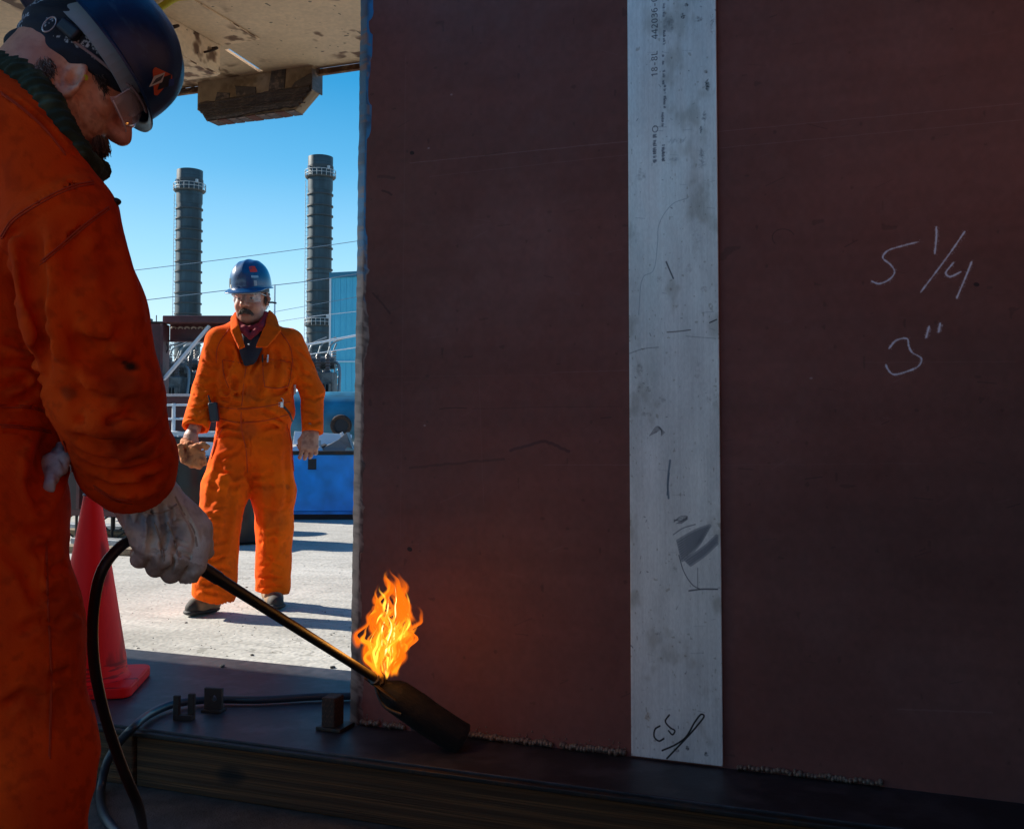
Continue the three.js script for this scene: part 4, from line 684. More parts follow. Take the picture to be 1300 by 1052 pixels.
// a hard hat: c centre of the rim, f to the front, u up, r to the side; visor on the side of sign vs along f
function hardHat(parent, c, f, u, r, { rf = 0.137, ru = 0.142, rs = 0.113, visor = 1, vlen = 0.05, mat, inner, droop = 0.012 }) {
  const NA = 72, NP = 22, pos = [], idx = [], uvs = [];
  const rim = (a) => { const x = Math.cos(a) * visor, vis = smooth(0.35, 0.95, x); return 0.012 + vlen * vis; };
  const P = (a, s) => {     // s 0 at the crown, 1 at the foot of the dome, then out along the brim
    const ca = Math.cos(a), sa = Math.sin(a);
    if (s <= 1) { const t = s * Math.PI / 2, e = Math.pow(Math.sin(t), 0.86), h = Math.pow(Math.cos(t), 0.8); let rid = 0.004 * Math.exp(-((sa * e) ** 2) / 0.012) * smooth(0.0, 0.3, h) + 0.0026 * Math.exp(-((Math.abs(sa * e) - 0.42) ** 2) / 0.006) * smooth(0.1, 0.5, h); return [ca * e * rf, h * ru + rid, sa * e * rs]; }
    const q = s - 1, w = rim(a); return [ca * (rf + w * q), -droop * q * q * (w / 0.03), sa * (rs + w * q * (0.6 + 0.4 * Math.abs(ca)))];
  };
  const rows = []; for (let i = 0; i <= NP; i++) rows.push(i / NP); rows.push(1.15, 1.5, 0.9 + 1.05, 2.0);
  const sides = [0, 0.0035];
  const put = (q) => { const v = c.clone().addScaledVector(f, q[0]).addScaledVector(u, q[1]).addScaledVector(r, q[2]); pos.push(v.x, v.y, v.z); };
  const R = rows.length;
  for (const th of sides) for (const s of rows) for (let k = 0; k <= NA; k++) { const a = k / NA * 2 * Math.PI, q = P(a, s); if (th) { const l = 1 - th / 0.12; if (s <= 1) { q[0] *= l; q[1] *= l; q[2] *= l; } else q[1] -= th; if (s > 1 && s < 1.2) { q[0] *= 0.985; q[2] *= 0.985; } } put(q); uvs.push(k / NA * 3, s); }
  for (let t = 0; t < 2; t++) for (let i = 0; i < R - 1; i++) for (let k = 0; k < NA; k++) { const a = (t * R + i) * (NA + 1) + k, b = a + 1, d = a + NA + 1, e = d + 1; t ? idx.push(a, d, b, b, d, e) : idx.push(a, b, d, b, e, d); }
  for (let k = 0; k < NA; k++) { const a = (R - 1) * (NA + 1) + k, b = a + 1, d = (2 * R - 1) * (NA + 1) + k, e = d + 1; idx.push(a, b, d, b, e, d); }
  const g = new THREE.BufferGeometry(); g.setAttribute('position', new THREE.Float32BufferAttribute(pos, 3)); g.setAttribute('uv', new THREE.Float32BufferAttribute(uvs, 2)); g.setIndex(idx); g.computeVertexNormals();
  const m = mesh('hard_hat', g, mat, parent);
  // headband inside, hung from four straps
  const band = (ra, rb, h0, h1, n = 48) => { const p = [], x = []; for (let k = 0; k <= n; k++) for (const [o, h] of [[0, h0], [0, h1], [0.003, h1], [0.003, h0]]) { const a = k / n * 2 * Math.PI, v = c.clone().addScaledVector(f, Math.cos(a) * (ra + o)).addScaledVector(u, h).addScaledVector(r, Math.sin(a) * (rb + o)); p.push(v.x, v.y, v.z); } for (let k = 0; k < n; k++) for (let q = 0; q < 4; q++) { const a = k * 4 + q, b = k * 4 + (q + 1) % 4; x.push(a, b, a + 4, b, b + 4, a + 4); } const bg = new THREE.BufferGeometry(); bg.setAttribute('position', new THREE.Float32BufferAttribute(p, 3)); bg.setIndex(x); const ng = bg.toNonIndexed(); ng.computeVertexNormals(); return ng; };
  mesh('headband', band(rf * 0.82, rs * 0.86, -0.026, 0.012), inner, m);
  for (const a of [0.7, 2.4, 3.9, 5.6]) { const p0 = c.clone().addScaledVector(f, Math.cos(a) * rf * 0.82).addScaledVector(u, 0.01).addScaledVector(r, Math.sin(a) * rs * 0.86), p1 = c.clone().addScaledVector(f, Math.cos(a) * rf * 0.9).addScaledVector(u, 0.045).addScaledVector(r, Math.sin(a) * rs * 0.9); mesh('strap', beam(p0, p1, 0.018, 0.003, 0.001), inner, m); }
  return { m, place: (a, s, out = 0.001) => { const q = P(a, s), e = P(a + 0.02, s), w = P(a, s + 0.02); const W = (k) => c.clone().addScaledVector(f, k[0]).addScaledVector(u, k[1]).addScaledVector(r, k[2]); const o = W(q), t = W(e).sub(o).normalize(), d = W(w).sub(o).normalize(); const n = d.clone().cross(t).normalize(); if (n.dot(o.clone().sub(c)) < 0) n.negate(); return { o: o.addScaledVector(n, out), t, d, n }; }, P: (a, s, out) => { const q = P(a, s); return c.clone().addScaledVector(f, q[0]).addScaledVector(u, q[1]).addScaledVector(r, q[2]); } };
}
// a thin patch moulded on a hat: outline in (angle, row) coordinates, filled as a fan
function hatPatch(hat, a0, s0, w, h, shape, name, mat, lift = 0.0012) {
  const o0 = hat.place(a0, s0), pos = [], idx = []; 
  const grid = 8, inside = [];
  const at2 = (x, y) => { // walk on the surface: angle and row steps measured locally
    const e = 0.02, pa = hat.P(a0 + e, s0).distanceTo(hat.P(a0, s0)) / e, ps = hat.P(a0, s0 + e).distanceTo(hat.P(a0, s0)) / e; const q = hat.place(a0 + x / pa, s0 - y / ps, lift); return q; };
  const pts = shape.map(([x, y]) => at2(x * w, y * h)), c = at2(0, 0);
  pos.push(...c.o.toArray()); pts.forEach((p) => pos.push(...p.o.toArray())); const n = pts.length;
  for (let i = 0; i < n; i++) idx.push(0, 1 + i, 1 + (i + 1) % n);
  const g0 = new THREE.BufferGeometry(); g0.setAttribute('position', new THREE.Float32BufferAttribute(pos, 3)); g0.setIndex(idx); g0.computeVertexNormals();
  return mesh(name, g0, mat, hat.m);
}
// ------------------------------------------------------------------ the bending worker in the foreground
const cam3 = (x, y, z) => RIGHT.clone().multiplyScalar(x).addScaledVector(UP, y).addScaledVector(FWD, -z);   // x right, y up, z towards the camera
const handC = at(214, 694, 1.88), torchHead = at(478, 862, 3.0), torchTail = handC.clone().addScaledVector(torchHead.clone().sub(handC).normalize(), -0.035);
{
  const P = at, foot = at(20, 960, 1.72); foot.y = -0.17;
  const who = thing('person', foot, 'person in orange coveralls and blue hard hat bending over a long torch in the foreground', 'person');
  const O = foot;
  // head axes: f where the face points, u to the crown, r to his right
  const f = cam3(0.66, -0.68, -0.32).normalize(), u = cam3(0.595, 0.733, -0.329).normalize(), r = f.clone().cross(u).normalize();
  u.copy(r.clone().cross(f)).normalize();
  const H = P(98, 92, 1.62), h = (a, b, c) => H.clone().addScaledVector(f, a).addScaledVector(u, b).addScaledVector(r, c);
  // ------------------------------------------------ body under the clothes
  const shR = P(92, 268, 1.54), elR = P(126, 478, 1.66), wrR = P(186, 632, 1.86), shL = P(40, 262, 1.95), elL = P(10, 470, 2.02), wrL = P(-20, 620, 1.96), neck = P(28, 178, 1.68), chest = P(-30, 300, 1.74), belly = P(-62, 545, 1.74), hipR = P(-20, 640, 1.64), hipL = P(-40, 640, 1.86);
  const kneeR = P(25, 860, 1.68), kneeL = P(-30, 860, 1.9), ankR = foot.clone().add(V(0, 0.1, 0)), ankL = foot.clone().addScaledVector(FWD, 0.24).addScaledVector(RIGHT, -0.12).add(V(0, 0.1, 0));
  const under = boneField([bone(neck, chest, 0.06, 0.10), bone(chest, belly, 0.11, 0.095), bone(chest, shR, 0.08, 0.05), bone(chest, shL, 0.08, 0.05), bone(shR, elR, 0.045, 0.038), bone(elR, wrR, 0.038, 0.03), bone(shL, elL, 0.045, 0.038), bone(elL, wrL, 0.038, 0.03), bone(belly, hipR, 0.09, 0.08), bone(belly, hipL, 0.09, 0.08), bone(hipR, kneeR, 0.07, 0.055), bone(hipL, kneeL, 0.07, 0.055), bone(kneeR, ankR, 0.055, 0.04), bone(kneeL, ankL, 0.055, 0.04), bone(P(28, 178, 1.68), h(-0.03, -0.06, 0), 0.062, 0.058)], 0.02);
  const skull = [blob(h(-0.012, 0.035, 0), f, u, r, 0.100, 0.102, 0.080), blob(h(0.042, -0.045, 0), f, u, r, 0.054, 0.068, 0.052), blob(h(0.055, -0.085, 0), f, u, r, 0.036, 0.032, 0.036)];
  const extra = [blob(h(0.046, -0.030, 0.038), f, u, r, 0.034, 0.032, 0.024), blob(h(0.046, -0.030, -0.038), f, u, r, 0.034, 0.032, 0.024), blob(h(0.075, 0.030, 0.028), f, u, r, 0.02, 0.010, 0.028), blob(h(0.075, 0.030, -0.028), f, u, r, 0.02, 0.010, 0.028), blob(h(0.030, -0.082, 0.030), f, u, r, 0.045, 0.03, 0.03), blob(h(-0.005, -0.07, 0.045), f, u, r, 0.05, 0.035, 0.03)];
  const nose = boneField([bone(h(0.088, 0.016, 0), h(0.116, -0.024, 0), 0.009, 0.015), bone(h(0.104, -0.030, 0.013), h(0.098, -0.030, 0.014), 0.009), bone(h(0.104, -0.030, -0.013), h(0.098, -0.030, -0.014), 0.009)], 0.012);
  const lips = boneField([bone(h(0.092, -0.070, 0.018), h(0.098, -0.070, 0), 0.006, 0.008), bone(h(0.092, -0.070, -0.018), h(0.098, -0.070, 0), 0.006, 0.008)], 0.006);
  const eyeR = h(0.070, 0.006, 0.034), eyeL = h(0.070, 0.006, -0.034);
  const earC = h(0.016, -0.034, 0.071), earN = r.clone().multiplyScalar(0.9).addScaledVector(f, -0.42).normalize();
  const ear = (x, y, z) => { // outer rim, hollow and lobe
    let d = 1e3; const q = V(x, y, z).sub(earC), a = q.dot(f.clone().addScaledVector(u, 0.25).normalize()), b = q.dot(u), c = q.dot(earN);
    const k = Math.hypot(a / 0.0125, b / 0.026); const plate = Math.hypot(Math.max(0, k - 1) * 0.02, c + 0.002) - 0.006; const rim = Math.hypot((k - 0.95) * 0.015, c - 0.003) - 0.0048; d = smin(plate, rim, 0.004);
    const bowl = Math.hypot(a - 0.002, (b + 0.002) * 0.7, (c - 0.006) * 0.9) - 0.0078; return Math.max(d, -bowl);
  };
  const neckF = boneField([bone(P(20, 185, 1.66), h(-0.03, -0.05, 0), 0.068, 0.066), bone(P(40, 190, 1.62), h(0.0, -0.075, 0.02), 0.06, 0.045)], 0.03);
  const creases = [];
  const headF = (x, y, z) => {
    let d = skull[0](x, y, z); d = smin(d, skull[1](x, y, z), 0.03); d = smin(d, skull[2](x, y, z), 0.02); for (const e of extra) d = smin(d, e(x, y, z), 0.02);
    d = smin(d, neckF(x, y, z), 0.03); if (d > 0.06) return d; d = smin(d, nose(x, y, z), 0.009); d = smin(d, lips(x, y, z), 0.006);
    const e1 = Math.hypot(x - eyeR.x, y - eyeR.y, z - eyeR.z) - 0.0135, e2 = Math.hypot(x - eyeL.x, y - eyeL.y, z - eyeL.z) - 0.0135;
    const s1 = Math.hypot(x - eyeR.x - f.x * 0.021, y - eyeR.y - f.y * 0.021, z - eyeR.z - f.z * 0.021) - 0.013; d = Math.max(d, -s1 + 0.004); d = Math.min(d, e1, e2);
    d = smin(d, ear(x, y, z), 0.005);
    for (const s of creases) d -= strokeDisp(s, x, y, z);
    return d - 0.0009 * (fbm(x * 90, y * 90, z * 90, 2) - 0.5);
  };
  // wrinkles of the neck behind the ear, and round the mouth
  const mark = (list, w, a, kind) => list.forEach((p) => { const t = traceOn(headF, p, 1.2, 2.2); if (t.length > 1) made.push(strokeOf(t, w, a, kind)); }), made = [];
  mark([[[88, 110], [87, 130], [92, 155], [99, 176]], [[94, 118], [94, 140], [100, 165]], [[76, 100], [78, 125], [86, 152]], [[66, 96], [70, 118], [78, 140]], [[99, 124], [101, 145], [106, 165]], [[112, 168], [122, 176], [126, 186]], [[126, 180], [138, 172], [147, 160]]], 0.0030, 0.0032);
  mark([[[150, 122], [160, 128], [166, 134]], [[148, 128], [158, 134]], [[150, 140], [160, 142]], [[120, 140], [130, 150], [138, 158]], [[128, 172], [136, 166], [146, 150]], [[118, 120], [126, 132]]], 0.0026, 0.002);
  creases.push(...made);
  const headColor = (x, y, z) => {
    const q = V(x, y, z).sub(H), a = q.dot(f), b = q.dot(u), c = q.dot(r), n1 = fbm(x * 38, y * 38, z * 38, 3), n2 = fbm(x * 160 + 4, y * 160, z * 160, 2);
    let k = mixc([0.86, 0.47, 0.31], [0.74, 0.31, 0.18], smooth(0.42, 0.62, n1)); k = mixc(k, [0.40, 0.13, 0.085], 0.45 * smooth(0.56, 0.7, fbm(x * 75, y * 75, z * 75, 3))); k = mixc(k, [0.36, 0.12, 0.08], 0.4 * smooth(0.55, 0.75, n2));
    k = mixc(k, [0.50, 0.20, 0.135], 0.75 * smooth(0.01, -0.03, a)); k = mixc(k, [0.55, 0.15, 0.11], 0.6 * Math.exp(-((a - 0.11) ** 2 + (b + 0.025) ** 2 + c * c * 0.6) / 0.0009)); // nose
    const st = smooth(-0.045, -0.075, b) * smooth(0.0, 0.04, a); k = mixc(k, [0.20, 0.115, 0.085], st * 0.35 * (0.6 + 0.8 * n2));
    k = mixc(k, [0.37, 0.10, 0.075], 0.7 * smooth(0.03, 0.0, Math.hypot(a - 0.09, b + 0.07, c) - 0.012) * (Math.abs(b + 0.07) < 0.008 ? 1 : 0));
    const e = Math.min(q.distanceTo(h(0.070, 0.006, 0.034).sub(H)), q.distanceTo(h(0.070, 0.006, -0.034).sub(H))); if (e < 0.0142 && a > 0.074) { k = [0.62, 0.58, 0.55]; if (a > 0.0815) k = [0.05, 0.04, 0.04]; }
    return k;
  };
  const lo = V(Math.min(H.x, neck.x) - 0.2, H.y - 0.22, Math.min(H.z, neck.z) - 0.2), hi = V(Math.max(H.x, neck.x) + 0.22, H.y + 0.17, Math.max(H.z, neck.z) + 0.2);
  const headG = netMesh(headF, lo, hi, 0.0032, { color: headColor, origin: O });
  const bodyG = netMesh(under, V(-2, -0.14, 0.6), V(1.3, 1.5, 2.4), 0.02, { color: () => [0.4, 0.17, 0.11], origin: O });
  mesh('body', joined([headG, bodyG]), skin, who);

  // ------------------------------------------------ orange coverall
  const sleeve = [bone(P(78, 278, 1.56), P(105, 395, 1.60), 0.084, 0.088), bone(P(108, 395, 1.60), P(132, 500, 1.66), 0.088, 0.087), bone(P(132, 500, 1.66), P(158, 583, 1.77), 0.086, 0.082), bone(P(158, 583, 1.77), P(178, 628, 1.84), 0.078, 0.062)];
  const bones = [...sleeve, bone(P(-60, 235, 1.72), P(48, 278, 1.62), 0.150, 0.083), bone(P(-30, 300, 1.76), P(-62, 520, 1.74), 0.195, 0.165), bone(P(40, 262, 1.92), P(-30, 300, 1.8), 0.09, 0.15), bone(P(-62, 520, 1.74), P(-44, 640, 1.72), 0.170, 0.155), bone(P(50, 235, 1.74), P(60, 400, 1.8), 0.10, 0.10), bone(P(-80, 140, 1.62), P(-4, 142, 1.56), 0.06, 0.055), bone(P(-4, 142, 1.56), P(28, 174, 1.54), 0.055, 0.055), bone(P(28, 174, 1.54), P(58, 226, 1.535), 0.055, 0.048), bone(P(58, 226, 1.535), P(80, 276, 1.56), 0.048, 0.06),
    bone(P(-30, 650, 1.66), P(5, 800, 1.68), 0.125, 0.112), bone(P(5, 800, 1.68), P(34, 960, 1.70), 0.108, 0.098), bone(P(34, 960, 1.70), foot.clone().add(V(0, 0.12, 0)), 0.098, 0.095), bone(hipL, kneeL, 0.13, 0.11), bone(kneeL, ankL, 0.105, 0.095), bone(shL, elL, 0.085, 0.08), bone(elL, wrL, 0.078, 0.06)];
  for (const q of sleeve) q.k = 0.018;
  const base0 = boneField(bones.filter((q) => !sleeve.includes(q)), 0.055), sleeveF = boneField(sleeve, 0.018), cuffN = P(178, 628, 1.84).sub(P(158, 583, 1.77)).normalize(), cuffC = P(172, 612, 1.82);
  const neckN = h(-0.01, 0.0, 0).sub(P(20, 185, 1.66)).normalize(), hollow = [bone(P(160, 590, 1.78), P(192, 664, 1.90), 0.060, 0.055), bone(P(20, 200, 1.66), h(-0.03, 0.02, 0), 0.078, 0.088)];
  const limb = hollow.map((q) => (x, y, z) => boneDist(q, x, y, z));
  const base = (x, y, z) => {
    let d = base0(x, y, z), e = sleeveF(x, y, z); if (Math.min(d, e) > 0.12) return Math.min(d, e);
    const s = (x - cuffC.x) * cuffN.x + (y - cuffC.y) * cuffN.y + (z - cuffC.z) * cuffN.z; if (Math.hypot(x - cuffC.x, y - cuffC.y, z - cuffC.z) < 0.16) e = Math.max(e, s);
    e = Math.max(e, -limb[0](x, y, z)); d = Math.max(smin(d, e, 0.018), -limb[1](x, y, z));
    return Math.max(d, -0.08 - y, -(y + 0.1));
  };
  const F = [];
  const crease = (pts, w, a, kind) => { const t = traceOn(base, pts, 1.1, 2.4); if (t.length > 1) F.push(strokeOf(t, w * 1.1, a * 1.15, kind)); };
  const C = (list, w, a, kind) => list.forEach((p) => crease(p, w, a, kind));
  // seams
  C([[[0, 300], [14, 279], [50, 255], [90, 234], [120, 227], [140, 228]], [[0, 306], [16, 284], [52, 260], [92, 239], [122, 232]], [[46, 334], [75, 310], [110, 280], [148, 254]], [[0, 116], [30, 136], [58, 160], [84, 190], [104, 204]], [[52, 335], [60, 350], [64, 380]]], 0.0042, 0.0060);
  C([[[58, 690], [60, 760], [64, 850], [62, 960]], [[48, 690], [51, 760], [55, 850]]], 0.0035, 0.003);
  C([[[0, 514], [40, 516], [66, 524]], [[0, 538], [30, 540], [66, 546]], [[0, 548], [30, 549]]], 0.004, 0.0038);
  // deep fold between sleeve and back
  C([[[38, 285], [44, 320], [50, 371], [62, 425], [66, 460]]], 0.016, 0.024);
  C([[[30, 330], [42, 385], [58, 440]], [[22, 380], [40, 410], [56, 446], [64, 480]], [[0, 385], [31, 407], [51, 436]], [[0, 340], [14, 310], [26, 285]]], 0.009, 0.008);
  C([[[0, 462], [23, 460], [42, 466], [62, 478]], [[0, 490], [30, 484], [58, 474]], [[10, 515], [40, 498], [62, 482]], [[0, 430], [30, 440], [56, 460]]], 0.008, 0.007);
  // sleeve: elbow and forearm
  C([[[84, 462], [100, 480], [124, 495], [160, 500]], [[90, 490], [110, 504], [150, 514]], [[120, 455], [150, 470], [182, 474]], [[80, 430], [120, 440], [165, 420]], [[82, 398], [96, 440], [98, 462]]], 0.015, 0.0062);
  C([[[100, 548], [140, 558], [180, 548], [206, 535]], [[96, 566], [130, 580], [175, 572], [208, 556]], [[110, 590], [150, 600], [190, 588], [212, 575]], [[120, 610], [150, 622], [185, 606], [212, 592]], [[90, 530], [130, 536], [180, 524]], [[140, 575], [165, 560], [200, 560]], [[150, 612], [175, 622], [205, 606]]], 0.0105, 0.0078);
  C([[[150, 505], [172, 512], [200, 508]], [[140, 470], [165, 452], [180, 450]], [[105, 330], [120, 360], [130, 400]], [[132, 290], [142, 330], [146, 380]], [[85, 300], [96, 340], [100, 380]]], 0.017, 0.005);
  C([[[186, 545], [200, 545], [208, 542]], [[178, 440], [176, 462], [184, 480]]], 0.01, 0.006, 'ridge');
  C([[[96, 300], [112, 350], [122, 400], [130, 450], [150, 490]], [[70, 330], [84, 380], [92, 420], [110, 455], [140, 478]], [[120, 300], [140, 350], [152, 400], [158, 440]], [[88, 500], [112, 520], [146, 530], [186, 516]], [[94, 540], [126, 556], [160, 556], [204, 528]]], 0.020, 0.011);
  C([[[104, 320], [126, 370], [138, 430], [160, 470]], [[86, 350], [98, 400], [112, 438]], [[100, 522], [130, 538], [170, 534]]], 0.016, 0.006, 'ridge');
  // trousers
  C([[[30, 670], [62, 676], [90, 668]], [[40, 700], [70, 690], [98, 694]], [[60, 730], [85, 712], [102, 715]], [[40, 760], [80, 752], [106, 760]], [[70, 790], [92, 772], [108, 778]], [[20, 800], [52, 790], [96, 800]], [[0, 690], [30, 720], [56, 780]], [[60, 860], [90, 850], [110, 856]], [[0, 900], [30, 880], [58, 890]]], 0.010, 0.006);
  // hip pocket: a gaping slit
  const pocket = [[66, 566], [60, 590], [52, 618], [46, 644]].map(([x, y]) => onSurface(base, x, y, 1.1, 2.4)).filter(Boolean);
  F.push(strokeOf(pocket.slice(0, 3), 0.022, 0.028, 'pit'));
  C([[[76, 556], [83, 590], [78, 622], [62, 650], [44, 662]], [[44, 556], [30, 580], [28, 615], [40, 655]]], 0.006, 0.007, 'ridge');
  C([[[78, 560], [85, 592], [80, 624]]], 0.003, 0.003);
  const coverF = (x, y, z) => {
    let d = base(x, y, z); if (Math.abs(d) > 0.06) return d;
    for (const s of F) d -= strokeDisp(s, x, y, z);
    const n = fbm(x * 7 + y * 3, y * 5 - x * 3, z * 7, 2), w = Math.abs(2 * fbm(x * 9 + 3 * n, y * 15 + 2 * n, z * 9, 2) - 1);
    return d - 0.010 * (n - 0.5) - 0.004 * (0.5 - w) - 0.0010 * (fbm(x * 70, y * 55, z * 70, 2) - 0.5);
  };
  const marks = [[[165, 464], 0.009, 1], [[172, 466], 0.006, 1], [[158, 461], 0.006, 0.9], [[155, 492], 0.03, 0.35], [[128, 545], 0.022, 0.4], [[150, 548], 0.026, 0.5], [[174, 566], 0.022, 0.5], [[150, 568], 0.02, 0.45], [[86, 497], 0.012, 0.5], [[184, 515], 0.024, 0.4], [[140, 480], 0.03, 0.2], [[95, 620], 0.04, 0.3], [[60, 880], 0.05, 0.25], [[80, 780], 0.05, 0.25]].map(([p, rad, k]) => { const c = onSurface(base, p[0], p[1], 1.1, 2.4); return c && { c, rad, k }; }).filter(Boolean);
  const orange = (x, y, z) => {
    const n = fbm(x * 9, y * 9, z * 9, 4), m = fbm(x * 60, y * 60, z * 60, 3);
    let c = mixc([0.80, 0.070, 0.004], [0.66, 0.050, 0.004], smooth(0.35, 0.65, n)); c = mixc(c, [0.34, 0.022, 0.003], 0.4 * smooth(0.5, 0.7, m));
    for (const q of marks) { const d = Math.hypot(x - q.c.x, y - q.c.y, z - q.c.z) / q.rad; if (d < 1.6) c = mixc(c, [0.035, 0.018, 0.012], q.k * smooth(1.4, 0.5, d + 0.9 * (m - 0.5))); }
    return c;
  };
  const cg = netMesh(coverF, V(-0.9, 0.22, 1.0), V(0.92, 1.62, 2.35), 0.0044, { color: orange, origin: O, uvScale: 1 });
  const cg2 = netMesh(coverF, V(-0.95, -0.12, 0.9), V(0.7, 0.2254, 2.3), 0.012, { color: orange, origin: O });
  mesh('coverall', joined([cg, cg2]), cloth, who);
  // stitched seams: pairs of fine raised threads along the yoke, the armhole, the waistband, the side of the leg and the pocket
  const thread = std([0.46, 0.036, 0.004], 0.9), along = (pts, n) => { const c = new THREE.CatmullRomCurve3(pts.map(([x, y]) => V(x, y, 0)), false, 'centripetal'); return c.getPoints(n).map((p) => [p.x, p.y]); };
  for (const [pts, off] of [[[[0, 300], [14, 279], [50, 255], [90, 236], [118, 230]], 3], [[[48, 334], [75, 312], [108, 284], [138, 262]], 3], [[[0, 116], [30, 138], [58, 164], [82, 194]], 3], [[[0, 514], [40, 516], [64, 524]], 3], [[[0, 539], [30, 541], [64, 547]], 3], [[[58, 690], [60, 760], [64, 850], [62, 960]], 3], [[[80, 560], [86, 592], [80, 624], [66, 648]], 3], [[[118, 616], [145, 632], [166, 636]], 4]]) {
    for (const s of [0, off]) { const t = along(pts.map(([x, y]) => [x + s * 0.4, y + s]), 44).map(([x, y]) => { const b = onSurface(base, x, y, 1.1, 2.4); if (!b) return null; const w = sight(x, y); b.addScaledVector(w, -0.05); for (let i = 0; i < 300; i++) { const v = coverF(b.x, b.y, b.z); if (v < 0.0015) break; b.addScaledVector(w, Math.max(0.0004, Math.min(0.004, v * 0.5))); } return b; }).filter(Boolean); const q = []; for (const p of t) if (!q.length || p.distanceTo(q[q.length - 1]) < 0.06) q.push(p); if (q.length > 4) mesh('seam', tube(q.map((p) => p.clone().sub(O)), 0.0012, q.length * 2, 5), thread, who); }
  }
  // collar buttons seen against the sky, metal zip pull
  for (const [px, py] of [[146, 256]]) { const p = P(px, py, 1.57).sub(O); mesh('snap', moved(new THREE.SphereGeometry(0.009, 10, 8).scale(1, 0.7, 1), p.x, p.y, p.z), M.black, who); }
  // dark green knitted collar round the neck
  const gp = [[-60, 88, 1.60], [0, 84, 1.545], [26, 92, 1.53], [46, 110, 1.52], [62, 133, 1.52], [78, 162, 1.525], [94, 188, 1.54], [114, 210, 1.58], [122, 216, 1.64], [116, 208, 1.74], [70, 140, 1.80]].map((q) => P(...q)), green = boneField(gp.slice(1).map((p, i) => bone(gp[i], p, 0.021 - 0.0006 * i, 0.0204 - 0.0006 * i)), 0.014);
  const greenF = (x, y, z) => { const d = green(x, y, z); if (d > 0.04) return d; const n = fbm(x * 26, y * 26, z * 26, 3); return d - 0.010 * (n - 0.5) - 0.0025 * Math.sin((x * 0.6 - y + z * 0.3) * 420 + n * 6); };
  mesh('knit_collar', netMesh(greenF, lo.clone().add(V(-0.12, 0, -0.12)), hi.clone().add(V(0.1, 0, 0.16)), 0.0036, { color: (x, y, z) => mixc([0.018, 0.035, 0.022], [0.06, 0.095, 0.06], smooth(0.45, 0.7, fbm(x * 40, y * 40, z * 40, 3))), origin: O }), new THREE.MeshStandardMaterial({ vertexColors: true, roughness: 0.95, bumpMap: weave, bumpScale: 0.002 }), who);
  // bandana over the skull, printed white, knotted behind
  const cap = blob(h(-0.012, 0.037, 0), f, u, r, 0.1065, 0.108, 0.0865);
  const bandF = (x, y, z) => { const d = cap(x, y, z); if (d > 0.04) return d; const q = V(x, y, z).sub(H), a = q.dot(f), b = q.dot(u), c = q.dot(r); const edge = b - (-0.020 + 0.45 * a + 0.003 * Math.sin(a * 90)); return Math.max(d - 0.0025 * (fbm(x * 40, y * 40, z * 40, 2) - 0.5) - 0.0016 * Math.sin((b - 0.4 * a) * 210 + 5 * fbm(x * 20, y * 20, z * 20, 2)), -edge); };
  const print = (x, y, z) => { const q = V(x, y, z).sub(H), a = q.dot(f), b = q.dot(u); const v = fbm(x * 210, y * 210, z * 210, 2), zone = fbm(x * 36 + 3, y * 36, z * 36, 2), row = Math.abs(((b - 0.3 * a) * 26) % 1 - 0.5); return Math.abs(v - 0.5) < 0.045 && zone > 0.5 && row < 0.34 ? [0.5, 0.55, 0.62] : mixc([0.008, 0.010, 0.016], [0.014, 0.026, 0.05], zone); };
  const bandG = netMesh(bandF, H.clone().add(V(-0.16, -0.1, -0.16)), H.clone().add(V(0.16, 0.17, 0.16)), 0.0023, { color: print, origin: O });
  const band = mesh('bandana', bandG, new THREE.MeshStandardMaterial({ vertexColors: true, roughness: 0.85, bumpMap: weave, bumpScale: 0.001 }), who);
  const tail = (pts, rad) => boneField(pts.slice(1).map((p, i) => bone(pts[i], p, rad[i], rad[i + 1], cam3(0.2, 0.3, 1).normalize(), 0.45)), 0.012);
  const t1 = tail([P(56, 66, 1.6), P(38, 58, 1.58), P(24, 52, 1.57), P(14, 54, 1.57)], [0.014, 0.018, 0.018, 0.008]), t2 = tail([P(52, 70, 1.6), P(36, 78, 1.58), P(27, 88, 1.58)], [0.012, 0.012, 0.005]);
  mesh('knot', netMesh((x, y, z) => Math.min(t1(x, y, z), t2(x, y, z)) - 0.004 * (fbm(x * 50, y * 50, z * 50, 2) - 0.5), P(40, 66, 1.6).add(V(-0.1, -0.08, -0.1)), P(40, 66, 1.6).add(V(0.08, 0.08, 0.1)), 0.003, { color: () => [0.012, 0.018, 0.022], origin: O }), new THREE.MeshStandardMaterial({ vertexColors: true, roughness: 0.8 }), band);
  // hair at nape, crown and temple; moustache; eyebrow
  const strands = (n, spot, len, bend, spread) => { const out = []; for (let k = 0; k < n; k++) { const p = spot(k), d = bend(p).add(V(rr(-1, 1), rr(-1, 1), rr(-1, 1)).multiplyScalar(spread)).normalize(), e = V(rr(-1, 1), rr(-1, 1), rr(-1, 1)).multiplyScalar(spread * 0.7), L = len * rr(0.6, 1.3); out.push([p.clone(), p.clone().addScaledVector(d, L * 0.5), p.clone().addScaledVector(d, L).addScaledVector(e, L * 0.5)].map((q) => q.sub(O))); } return out; };
  const hairM = [std([0.075, 0.045, 0.03], 0.65), std([0.17, 0.115, 0.08], 0.65), std([0.32, 0.26, 0.22], 0.65)];
  const onHead = (px, py) => onSurface(headF, px, py, 1.2, 2.2) ?? P(px, py, 1.62);
  const gauss = (x, y, sx, sy) => { const a = rnd() * 6.283, q = 0.75 * Math.sqrt(-Math.log(1 - 0.97 * rnd())); return onHead(x + sx * q * Math.cos(a), y + sy * q * Math.sin(a)); };
  const nape = (s) => strands(260, () => gauss(56, 86, 11, 11), 0.009, () => cam3(0.35, -0.9, 0.12), 0.45);
